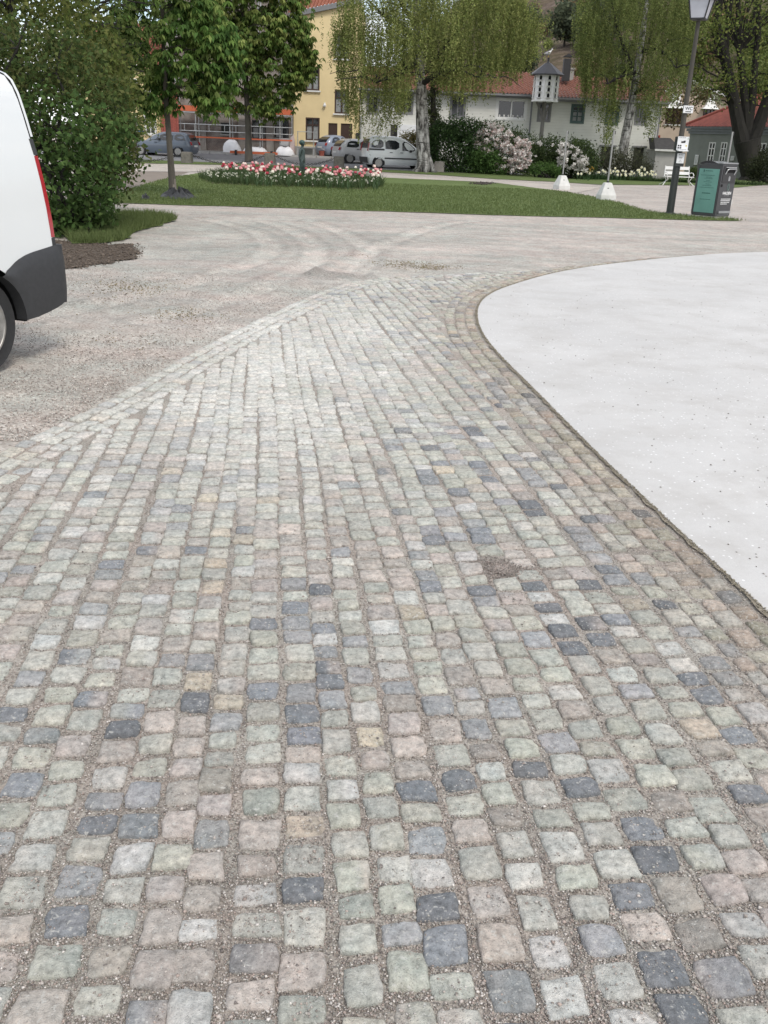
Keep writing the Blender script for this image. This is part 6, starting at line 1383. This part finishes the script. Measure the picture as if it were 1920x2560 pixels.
# weeping birches
def birch(label, base, spine, env, Y0, dy, nstr, seed, r0, cols, limbs_, thin=(), per=(.6, 2.7)):
    t = thing('birch_tree', label, 'tree', base); e = np.array(env, float); r = np.random.default_rng(seed); Ps, Ts = [], []
    cen = envpts(env, nstr // 11, Y0, dy, seed, 1.25); sel = r.integers(0, len(cen), nstr); tops = cen[sel] + r.normal(0, 1, (nstr, 3)) * np.array([.34, .34, .30])
    cut = r.normal(0, 30, len(cen))[sel]; bri = r.uniform(.72, 1.28, len(cen))[sel]
    sway = r.uniform(-.12, .12, (nstr, 2)); ln = r.uniform(per[0], per[1], nstr)
    # where the outline ends below each strand
    pxs = r.uniform(0, 1, nstr)
    for i in range(nstr):
        p = tops[i]; v_ = Vector(p) - CP; z_ = v_.dot(CF); px = PW / 2 + FPX * v_.dot(CR) / z_; py = PH / 2 - FPX * v_.dot(CU) / z_
        zb = at(px, np.interp(px, e[:, 0], e[:, 2]) + cut[i] + r.normal(0, 10) - 8, p[1]).z; L = min(ln[i], p[2] - zb)
        if L < .12: continue
        m_ = max(4, int(L * 21)); s = np.sort(r.random(m_)) * L
        Ps.append(np.column_stack([p[0] + sway[i, 0] * s + r.normal(0, .035, m_), p[1] + sway[i, 1] * s + r.normal(0, .035, m_), p[2] - s])); Ts.append(np.full(m_, bri[i] * r.uniform(.85, 1.15)))
    P = np.concatenate(Ps); Tn = np.concatenate(Ts); V, K = leaves(P, .095, .062, .9, cols, seed + 3); K = K * np.repeat(Tn, 4)[:, None]
    off = np.array(base); npmesh('crown', V - off, quads(V), LEAF, t, K)
    mb = MB(); n = len(spine); R_ = [r0 * (1 - .72 * (i / (n - 1)) ** 1.2) for i in range(n)]; R_[0] = r0 * 1.0
    rings_ = []; mb.tube(spine, R_, 14); b0_ = Vector(spine[0])
    for k in range(7): a = 2 * PI * k / 7 + .3; mb.tube([b0_ + Vector((math.cos(a) * r0 * 2.0, math.sin(a) * r0 * 2.0, -.08)), b0_ + Vector((math.cos(a) * r0 * 1.1, math.sin(a) * r0 * 1.1, .22)), b0_ + Vector((math.cos(a) * r0 * .62, math.sin(a) * r0 * .62, .95))], [.13, .14, .06], 6)
    mb.build('trunk', m_birch, t, smooth=True)
    for k, L_ in enumerate(limbs_):
        mb = MB(); P_ = [at(x, y, Y0 + d) for x, y, d in L_]; mb.tube(P_, [r0 * .42 * (1 - .8 * i / (len(P_) - 1)) for i in range(len(P_))], 7); rr = random.Random(k + seed)
        for _ in range(9):
            j = rr.randrange(1, len(P_)); c = P_[j]; limbs(mb, c, c + Vector((rr.gauss(0, 1.3), rr.gauss(0, 1.0), rr.uniform(-.4, .8))), r0 * .10, r0 * .03, .12, _ + k * 20, 5)
        mb.build('limb', m_barkd, t, smooth=True)
    return t
m_birch, nt, b = nodes_of('birch_bark'); v = coords(nt, 'Object', (1, 1, .35))
c = ramp(nt, noise(nt, v, 5.5, 7, .7), [(.40, (.030, .027, .023)), (.50, (.26, .25, .23)), (.60, (.50, .49, .46))]); v2 = coords(nt, 'Object', (.6, .6, 3.5))
c = mix_node(nt, ramp(nt, noise(nt, v2, 3, 5, .6), [(.56, g3(0)), (.64, g3(.85))]), c, (.035, .032, .028)); sx = nt.nodes.new('ShaderNodeSeparateXYZ'); nt.links.new(coords(nt), sx.inputs[0])
dk = ramp(nt, sx.outputs[2], [(.0, g3(.42)), (1.0, g3(1))]); c = mix_node(nt, 1, c, dk, 'MULTIPLY')
nt.links.new(c, b.inputs['Base Color']); b.inputs['Roughness'].default_value = .85; bump_into(nt, b, noise(nt, v, 20, 6), .6, .03)
BIR = [(.115, .124, .042), (.092, .106, .036), (.14, .14, .055), (.072, .086, .030)]
YT = 54.3; tb = Vector((at(1062, 424, YT).x, YT + .3, .1))
birch('large weeping birch with a pale fissured trunk right of the white people carrier', (tb.x, tb.y - .3, tb.z), [(tb.x, tb.y - .3, tb.z - .1)] + ptl([(1058, 380), (1055, 300), (1053, 220), (1048, 150), (1042, 60), (1036, -50)], YT),
  [(838, 20, 150), (854, -20, 240), (876, -60, 305), (904, -90, 328), (950, -70, 325), (985, -70, 312), (1010, -70, 280), (1040, -70, 225), (1070, -70, 190), (1110, -70, 215), (1150, -70, 238), (1190, -100, 242), (1230, -90, 212), (1262, -70, 195), (1300, -40, 162), (1330, 10, 135), (1350, 50, 110)], YT, 4.2, 4700, 200, .42, BIR,
  [[(1052, 190, 0), (1085, 150, .2), (1130, 100, .3), (1160, 40, .6), (1180, -60, .8)], [(1050, 160, 0), (1010, 170, -.6), (985, 190, -1.2), (940, 205, -2), (900, 190, -2.4)], [(1045, 110, 0), (1000, 60, .6), (960, 40, 1), (920, 0, 1.2)], [(1054, 210, 0), (1100, 180, -1.2), (1150, 175, -2), (1200, 195, -2.4)], [(1040, 60, 0), (1010, 20, -1), (980, -40, -2)]])
tb = Vector((at(1547, 428, 60.5).x, 60.5, 0)); YT = tb.y
birch('weeping birch with a leaning dark trunk behind the daffodils', tb, [(tb.x, tb.y, tb.z - .1)] + ptl([(1556, 390), (1566, 330), (1576, 280), (1590, 190), (1606, 90), (1618, 0), (1624, -60)], YT),
  [(1448, 40, 150), (1465, -40, 245), (1485, -80, 272), (1505, -100, 350), (1525, -110, 358), (1540, -110, 310), (1565, -110, 240), (1590, -110, 235), (1612, -110, 310), (1632, -110, 350), (1650, -110, 305), (1672, -100, 260), (1700, -80, 215), (1725, -30, 150), (1740, 20, 90)], YT, 3.0, 2900, 220, .34, [(.092, .106, .036), (.072, .088, .030), (.115, .120, .046), (.058, .072, .026)],
  [[(1590, 190, 0), (1560, 120, .3), (1540, 60, .5), (1520, -40, .8)], [(1600, 130, 0), (1640, 120, -.6), (1670, 140, -1.2), (1690, 170, -1.6)], [(1580, 240, 0), (1610, 215, -.6), (1632, 225, -.9)], [(1592, 180, 0), (1555, 190, -.8), (1520, 210, -1.3)]])
# dark ivy-clad trunk behind the first birch
tb = G(1086, 418); YT = tb.y + 1.2; tb = on(at(1086, 418, YT).x, YT)
tree('ivy_clad_tree', 'dark ivy-clad tree close behind the pale birch trunk', tb, [tb] + ptl([(1084, 330), (1083, 250), (1080, 170), (1076, 60)], YT), [(1069, 175, 340), (1076, 80, 380), (1084, 60, 390), (1092, 80, 380), (1099, 175, 350)], YT, .4, 260, 26, .20, .09, .07, .5, [(.040, .048, .020), (.030, .038, .016), (.055, .060, .026)], m_barkd, .26, 10, 240, brad=.05)

# big maple on the right
tb = G(1880, 452); YT = tb.y
def mp_(L): return ptl(L, YT)
t = thing('maple_tree', 'big old maple with a thick forked trunk at the right edge', 'tree', tb)
env = [(1690, 60, 175), (1712, -30, 225), (1740, -110, 238), (1770, -160, 252), (1800, -200, 255), (1840, -240, 215), (1870, -260, 250), (1900, -260, 270), (1950, -260, 285), (2020, -240, 290), (2100, -160, 260), (2160, -40, 200)]
C = envpts(env, 640, YT, 4.5, 260); V1, K1 = leaves(cluster(C, 38, .95, 261), .20, .15, .35, [(.060, .078, .022), (.080, .094, .028), (.046, .060, .019), (.105, .110, .036)], 262)
Cb = np.concatenate([envpts([(1662, 215, 262), (1685, 205, 295), (1712, 225, 315), (1735, 222, 268), (1765, 222, 245)], 55, YT - 2.5, 1.0, 264), envpts([(1652, 265, 300), (1675, 280, 312), (1700, 275, 318)], 16, YT - 2.5, .5, 268)]); V2, K2 = leaves(cluster(Cb, 11, .45, 265), .19, .14, .6, [(.055, .040, .022), (.075, .055, .030), (.040, .032, .018), (.060, .060, .025)], 266)  # low left branch: its shade is put into the brownish leaf tint
Ce = envpts([(1716, 195, 240), (1750, 205, 252), (1790, 235, 262), (1805, 245, 268)], 40, YT - 2.2, .5, 269); V3, K3 = leaves(cluster(Ce, 8, .28, 270), .16, .12, .4, [(.36, .38, .27), (.28, .33, .17), (.12, .14, .05)], 271)
V = np.concatenate([V1, V2, V3]); npmesh('crown', V - np.array(tb), quads(V), LEAF, t, np.concatenate([K1, K2, K3]))
g = MB(); g.tube([(tb.x, tb.y, tb.z - .1), tb + Vector((0, 0, .5))] + mp_([(1872, 390), (1868, 350)]), [1.15, .86, .80, .95], 14)
for L_, R_ in (([(1856, 355), (1846, 310), (1838, 270), (1826, 210), (1814, 150), (1800, 90), (1792, 60), (1800, 0), (1790, -120)], [.58, .46, .44, .40, .36, .30, .27, .24, .12]), ([(1870, 350), (1866, 290), (1858, 210), (1850, 130), (1848, 60), (1840, -80)], [.34, .28, .26, .22, .2, .1]),
    ([(1878, 355), (1898, 310), (1915, 260), (1940, 190), (1960, 90), (1970, -60)], [.58, .45, .40, .34, .28, .12]), ([(1868, 330), (1880, 260), (1886, 180), (1895, 90), (1900, -60)], [.34, .28, .24, .2, .1]), ([(1840, 250), (1822, 228), (1800, 220), (1770, 228), (1745, 245), (1720, 260)], [.16, .12, .10, .08, .06, .03]), ([(1832, 230), (1815, 130), (1820, 60), (1835, -40)], [.24, .2, .16, .08]), ([(1848, 130), (1830, 75), (1815, 20), (1800, -60)], [.16, .14, .1, .06])): g.tube(mp_(L_), R_, 9)
branches(g, mp_([(1838, 270), (1826, 210), (1814, 150), (1858, 210), (1850, 130), (1915, 260), (1940, 190), (1886, 180)]), C, 50, .07, 267); g.build('trunk', m_barkd, t, smooth=True)

# ---- shrubs
def shrub(name, label, env, Y0, dy, n, per, rad, L, W, cols, seed, flowers=0, fcols=None, fsize=.15, group=None, fenv=None):
    e = np.array(env, float); p = G(e[:, 0].mean(), e[:, 2].max()); base = (at(e[:, 0].mean(), 400, Y0).x, Y0, T(at(e[:, 0].mean(), 400, Y0).x, Y0)); t = thing(name, label, 'shrub', base, 0, group); off = np.array(base)
    C = envpts(env, n, Y0, dy, seed); V, K = leaves(cluster(C, per, rad, seed + 1), L, W, .15, cols, seed + 2); V[:, 2] = np.maximum(V[:, 2], base[2]); npmesh('foliage', V - off, quads(V), LEAF, t, K)
    mb = MB(); r = random.Random(seed)
    for k in range(9): c = C[r.randrange(len(C))]; limbs(mb, (base[0] + r.uniform(-.5, .5), base[1] + r.uniform(-.3, .3), base[2]), c, .05, .015, .05, k)
    mb.build('stems', m_barkd, t, smooth=True)
    if flowers:
        F = envpts(fenv or env, flowers, Y0 - dy * .75, dy * .45, seed + 7); r = np.random.default_rng(seed + 8); D = r.normal(0, 1, (len(F), 16, 3)); D /= np.linalg.norm(D, axis=2)[:, :, None]; D[:, :, 2] = np.abs(D[:, :, 2]) * .9 - .15
        P = (F[:, None] + D * fsize * .5 * r.uniform(.7, 1.2, (len(F), 1, 1))).reshape(-1, 3); V, K = leaves(P, fsize * .62, fsize * .58, 0, fcols, seed + 9, .2, 1, .12); npmesh('blossoms', V - off, quads(V), PETAL, t, K)
    return t
RH = [(.030, .042, .018), (.042, .055, .022), (.022, .032, .015)]; WHT = [(.74, .71, .68), (.66, .62, .60), (.78, .76, .72)]; PNK = [(.64, .54, .52), (.72, .66, .63), (.54, .38, .36)]
YSh = 56.3
shrub('evergreen_shrub', 'tall dark evergreen shrub right of the birch trunk', [(1072, 360, 425), (1085, 318, 428), (1110, 308, 430), (1145, 302, 430), (1180, 305, 430), (1205, 318, 428), (1225, 345, 425)], YSh - .6, 1.3, 330, 40, .45, .15, .07, [(.026, .046, .018), (.036, .058, .022), (.020, .034, .014)], 300)
shrub('evergreen_shrub', 'rounded mid-green shrub in front of the pink rhododendron', [(1175, 400, 430), (1190, 372, 431), (1215, 356, 432), (1235, 358, 432), (1248, 382, 432), (1256, 410, 431)], YSh - 1.2, .9, 170, 38, .36, .14, .07, [(.036, .064, .020), (.050, .082, .026), (.028, .048, .016)], 310)
shrub('rhododendron', 'large pink and white flowering rhododendron left of the dovecote post', [(1172, 325, 380), (1190, 308, 400), (1212, 302, 420), (1242, 306, 432), (1270, 318, 432), (1295, 332, 432), (1316, 342, 430), (1328, 362, 425)], YSh, 1.6, 240, 30, .42, .17, .06, RH, 320, 330, PNK + WHT, .19, None, [(1185, 345, 372), (1202, 318, 392), (1218, 308, 412), (1245, 312, 428), (1275, 328, 430), (1300, 346, 430), (1325, 352, 422)])
shrub('rhododendron', 'dark rhododendron with few flowers behind the dovecote post', [(1322, 362, 428), (1340, 352, 430), (1360, 356, 432), (1382, 344, 432), (1400, 352, 432), (1412, 370, 430)], YSh + 1.5, 1.3, 190, 34, .42, .17, .065, RH, 330, 16, WHT, .16)
shrub('rhododendron', 'white flowering rhododendron between the dovecote and the daffodils', [(1392, 372, 425), (1412, 356, 430), (1440, 352, 434), (1462, 352, 434), (1478, 372, 432), (1484, 395, 430)], YSh, 1.3, 200, 32, .42, .17, .06, RH, 340, 120, WHT, .18, None, [(1396, 365, 415), (1412, 356, 420), (1432, 364, 428), (1452, 376, 430), (1468, 400, 430)])
shrub('shrub', 'dark bare-looking shrub at the foot of the leaning birch', [(1476, 402, 430), (1500, 385, 432), (1530, 376, 433), (1560, 382, 434), (1590, 378, 434), (1612, 392, 434), (1622, 412, 432)], YSh + 1.5, 1.2, 230, 26, .42, .12, .05, [(.036, .038, .024), (.046, .044, .030), (.026, .028, .018)], 350)
shrub('hedge', 'clipped reddish-green hedge behind the white people carrier', [(1004, 342, 395), (1012, 334, 400), (1040, 333, 402), (1066, 334, 402)], 63.2, .8, 150, 40, .36, .10, .06, [(.085, .072, .030), (.060, .065, .024), (.10, .070, .034)], 360)
shrub('shrub', 'small rounded green shrub at the foot of the small black lamp post', [(1720, 428, 440), (1728, 421, 440), (1738, 421, 440), (1747, 430, 440)], 67, .5, 50, 34, .26, .09, .05, [(.034, .048, .018), (.046, .060, .022)], 370)
shrub('shrub', 'dark shade-filled shrubbery at the right edge beside the maple trunk', [(1880, 412, 450), (1895, 388, 452), (1915, 372, 452), (1950, 366, 452), (2010, 372, 452), (2050, 400, 452)], 61, 1.6, 200, 36, .5, .14, .08, [(.016, .019, .010), (.022, .025, .013)], 380)
shrub('hedge', 'low green undergrowth behind the dovecote post', [(1326, 418, 432), (1345, 410, 434), (1375, 408, 434), (1400, 416, 436)], YSh - 1.0, .6, 60, 30, .26, .12, .05, [(.040, .070, .022), (.055, .088, .028)], 390)

# ---- trees and scrub on the hillside
def hill_tree(x, y, h, w_, cols, seed, label, n=130):
    z = hillz(x, y) - .3; t = thing('hillside_tree', label, 'tree', (x, y, z), 0, 'trees and scrub on the hillside'); r = np.random.default_rng(seed)
    D = r.normal(0, 1, (n, 3)); D /= np.linalg.norm(D, axis=1)[:, None]; D *= r.random((n, 1)) ** .4; C = D * np.array([w_, w_, h * .42]) + np.array([0, 0, h * .58])
    V, K = leaves(cluster(C, 14, w_ * .35, seed + 1), .8, .55, .2, cols, seed + 2); npmesh('crown', V, quads(V), LEAF, t, K)
    mb = MB(); mb.tube([(0, 0, -.5), (0, 0, h * .5), (.1, 0, h * .8)], [.25, .16, .05], 6); mb.build('trunk', m_bark, t, False); return t
DK = [(.046, .054, .036), (.060, .066, .043), (.038, .044, .030)]; LG = [(.085, .10, .036), (.105, .115, .045), (.065, .08, .03)]; BR = [(.12, .082, .05), (.10, .075, .045), (.14, .10, .06)]
protos = [hill_tree(33, 176, 8, 3.8, DK, 1, 'dark green tree on the scrubby hillside above the white house'), hill_tree(54, 150, 8, 4.0, LG, 11, 'light green tree on the hillside, seen between the birch and the maple'), hill_tree(60, 190, 6, 3.6, BR, 21, 'brown bare-looking scrub on the hillside')]
hp = [(0, 37, 178, .8), (0, 29, 182, .9), (0, 41, 190, .75), (0, 25, 200, .7), (0, 62, 215, .8), (1, 60, 145, .9), (1, 66, 155, 1.0), (1, 58, 165, .9), (1, 72, 150, 1), (1, 80, 160, 1.1), (1, 50, 140, .8), (1, 48, 175, .8), (1, 88, 170, 1.1), (2, 47, 160, .7), (2, 36, 205, .8), (2, 24, 230, .9), (2, 55, 200, .9), (2, 70, 190, .9), (2, 45, 225, .8), (1, 15, 160, .8), (0, 20, 165, .6), (2, 28, 150, .6), (1, 38, 128, .6), (2, 44, 135, .55), (1, 32, 140, .5)]
hr = random.Random(4)
for _ in range(120):
    y = hr.uniform(108, 265); hp.append((hr.choice((0, 1, 2, 2, 2)), y * hr.uniform(.075, .235), y, hr.uniform(.16, .42)))
for k, x, y, s in hp:
    c = copy_tree(protos[k]); c.location = (x, y, hillz(x, y) - .3); c.scale = (s, s, s); c.rotation_euler.z = x * 1.7
# ---- tulip bed
def petals(mb, c, r, h, n=6, open_=.75, top=None):
    for k in range(n):
        a = 2 * PI * k / n + (.3 if k % 2 else 0); ca_, sa_ = math.cos(a), math.sin(a); q = lambda rr, t, z: (c[0] + rr * ca_ - t * sa_, c[1] + rr * sa_ + t * ca_, c[2] + z)
        w_ = r * .75; mb.face([q(.0, 0, 0), q(r * .9, -w_, h * .35), q(r, 0, h * .42), q(r * .9, w_, h * .35)]); mb.face([q(r * .9, -w_, h * .35), q(r * open_, -w_ * .5, h * .92), q(r * open_, 0, h), q(r, 0, h * .42)]); mb.face([q(r * .9, w_, h * .35), q(r, 0, h * .42), q(r * open_, 0, h), q(r * open_, w_ * .5, h * .92)])
m_stem = M('flower_stem', (.05, .095, .03), .2, 8, .7)
def tulip(label, c1, c2, h, nm):
    g = MB(); g.tube([(0, 0, 0), (.01, 0, h * .5), (0, 0, h)], .008, 5); g.cur = 1; petals(g, (0, 0, h - .01), .052, .115)
    m, nt, b = nodes_of(nm); v = coords(nt, 'Object'); nt.links.new(ramp(nt, noise(nt, v, 22, 3), [(.4, c1), (.6, c2)]), b.inputs['Base Color']); b.inputs['Roughness'].default_value = .5; b.inputs['Subsurface Weight'].default_value = .0
    g.cur = 2
    for a in (.4, 2.6, 4.5): ca_, sa_ = math.cos(a), math.sin(a); g.face([(0, 0, .02), (.05 * ca_ - .022 * sa_, .05 * sa_ + .022 * ca_, h * .35), (.11 * ca_, .11 * sa_, h * .68), (.05 * ca_ + .022 * sa_, .05 * sa_ - .022 * ca_, h * .35)])
    o = g.build('tulip', [m_stem, m, m_stem]); return tag(o, label, 'tulip', 'tulips in the bed on the lawn')
TU = [tulip('crimson tulip in the bed on the lawn', (.36, .022, .045), (.46, .05, .08), .46, 'tulip_crimson'), tulip('pink tulip in the bed on the lawn', (.62, .20, .22), (.74, .36, .36), .45, 'tulip_pink'), tulip('pale pink and white tulip in the bed on the lawn', (.78, .58, .52), (.80, .70, .62), .44, 'tulip_pale'), tulip('creamy white tulip in the bed on the lawn', (.76, .70, .58), (.80, .76, .68), .42, 'tulip_white')]
used = [False] * 4; r = random.Random(21); nT = 0
while nT < 180:
    px = r.uniform(502, 955)
    if px < 560 and r.random() < .78: continue
    if 735 < px < 775 and r.random() < .4: continue
    if 790 < px < 805 and r.random() < .5: continue
    c = 424 + (px - 660) * .035; py = c + r.gauss(0, 9.5) if px > 560 else 438 + r.gauss(0, 5)
    if py < c - 19 or py > c + 20: continue
    h = r.uniform(.38, .52); p = G(px, py + 2, h)
    if not (31 < p.y < 43.5): continue
    k = r.choices((0, 1, 2, 3), (.32, .30, .28, .10))[0]; o = TU[k] if not used[k] else TU[k].copy()
    if used[k]: COL.objects.link(o)
    used[k] = True; o.location = (p.x, p.y, p.z - h); s = h / .45; o.scale = (1.02, 1.02, s); o.rotation_euler = (r.gauss(0, .10), r.gauss(0, .10), r.uniform(0, 6)); nT += 1
bed = gpx([(497, 446), (540, 436), (620, 428), (720, 428), (820, 434), (900, 446), (952, 456), (958, 468), (900, 474), (800, 470), (690, 467), (600, 463), (530, 460)]); ba = np.array(bed)
P = np.stack([RNG.uniform(ba[:, 0].min(), ba[:, 0].max(), 16000), RNG.uniform(ba[:, 1].min(), ba[:, 1].max(), 16000)], 1); P = P[inpoly(P, bed)]
struct(sheet('soil', resample(bed, .3, .05, True, 3), .022, m_soil), 'dark soil of the tulip bed', 'soil')
blades('tulip_leaves', P, .27, .020, 'grey-green tulip leaves filling the flower bed', (.045, .075, .028), (.085, .115, .05))
r2_ = np.random.default_rng(9); Q = P[r2_.integers(0, len(P), 520)]; wgt = r2_.random(len(Q)) < np.clip(1.25 - (Q[:, 1] - ba[:, 1].min()) / 7, .15, 1); Q = Q[wgt]
FP = np.column_stack([Q, [T(x, y) for x, y in Q]]) + np.column_stack([np.zeros(len(Q)), np.zeros(len(Q)), r2_.uniform(.14, .32, len(Q))]); D = r2_.normal(0, .016, (len(Q), 6, 3))
V, K = leaves((FP[:, None] + D).reshape(-1, 3), .05, .045, -.2, [(.78, .77, .66), (.70, .70, .55)], 93, .1, 1, .08); struct(npmesh('small_white_flowers', V, quads(V), PETAL, tint=K), 'small white flowers along the front of the tulip bed', 'flowers', 'stuff')
# ---- daffodils by the white house
def daff(label, c1, c2, nm):
    g = MB(); h = .36; g.tube([(0, 0, 0), (0, 0, h * .6), (0, -.02, h)], .008, 5); g.cur = 1
    for k in range(6): a = PI * k / 3; q = lambda rr, t, y: (rr * math.cos(a) - t * math.sin(a), -.02 + y, h + rr * math.sin(a) + t * math.cos(a)); g.face([q(.01, 0, -.01), q(.045, .03, -.012), q(.085, 0, .0), q(.045, -.03, -.012)])
    g.cur = 2; g.cyl((0, -.03, h), (0, -.075, h), .02, .03, 8); g.cur = 0
    for a in (.3, 2.2, 4.2): g.face([(0, 0, 0), (.02 * math.cos(a + 1), .02 * math.sin(a + 1), h * .5), (.08 * math.cos(a), .08 * math.sin(a), h * .9), (.02 * math.cos(a - 1), .02 * math.sin(a - 1), h * .5)])
    return tag(g.build('daffodil', [m_stem, paint(nm, c1), paint(nm + '_cup', c2)]), label, 'daffodil', 'daffodils in front of the white house')
DA = [daff('white daffodil in the row in front of the white house', (.74, .73, .60), (.70, .62, .30), 'daffodil_white'), daff('yellow daffodil in the clump left of the animal sculpture', (.72, .50, .13), (.70, .40, .06), 'daffodil_yellow')]
used = [False] * 2
for k, n, x0, x1, yc, sd_ in ((0, 66, 1432, 1640, 430, 4.6), (1, 22, 1452, 1484, 419, 4.2)):
    for _ in range(n):
        px = r.uniform(x0, x1) if k == 0 else r.gauss(1470, 8); py = yc + r.gauss(0, sd_) + ((px - 1540) * .02 if k == 0 else (px - 1470) * .25)
        p = G(px, py, .36); Yd = min(p.y, 56.0); p = at(px, py, Yd); o = DA[k] if not used[k] else DA[k].copy()
        if used[k]: COL.objects.link(o)
        used[k] = True; z0 = T(p.x, p.y); s = 1.15 if p.z - z0 < .9 else 1.15; o.location = (p.x, p.y, max(z0, p.z - .36)); o.scale = (.98,) * 3; o.rotation_euler.z = r.gauss(0, .5)
P = np.array([tuple(G(r.uniform(1425, 1645), r.gauss(437, 3))[:2]) for _ in range(2600)]); P[:, 1] = np.minimum(P[:, 1], 57.2); blades('daffodil_leaves', P, .26, .016, 'green daffodil leaves in front of the white house', (.045, .080, .028), (.07, .11, .045))
P = np.array([(lambda q: (q.x, min(q.y, 57.0 + r.uniform(-.6, .4))))(G(r.gauss(1475, 16), r.gauss(446, 2))) for _ in range(700)]); blades('daffodil_leaves', P, .30, .02, 'tuft of green leaves in the grass below the yellow daffodils', (.040, .080, .03), (.06, .11, .045))

P = np.array([tuple(G(r.gauss(1206, 12), r.gauss(460, 1.3))[:2]) for _ in range(420)]); sz = np.abs(RNG.normal(.02, .012, len(P))) + .006
chips('soil_clods', np.column_stack([P, np.full(len(P), .03)]), sz, np.array([(.06, .045, .035), (.04, .032, .026)])[RNG.integers(0, 2, len(P))], m_chip, 'scattered dark clods lying on the lawn left of the pole stands')
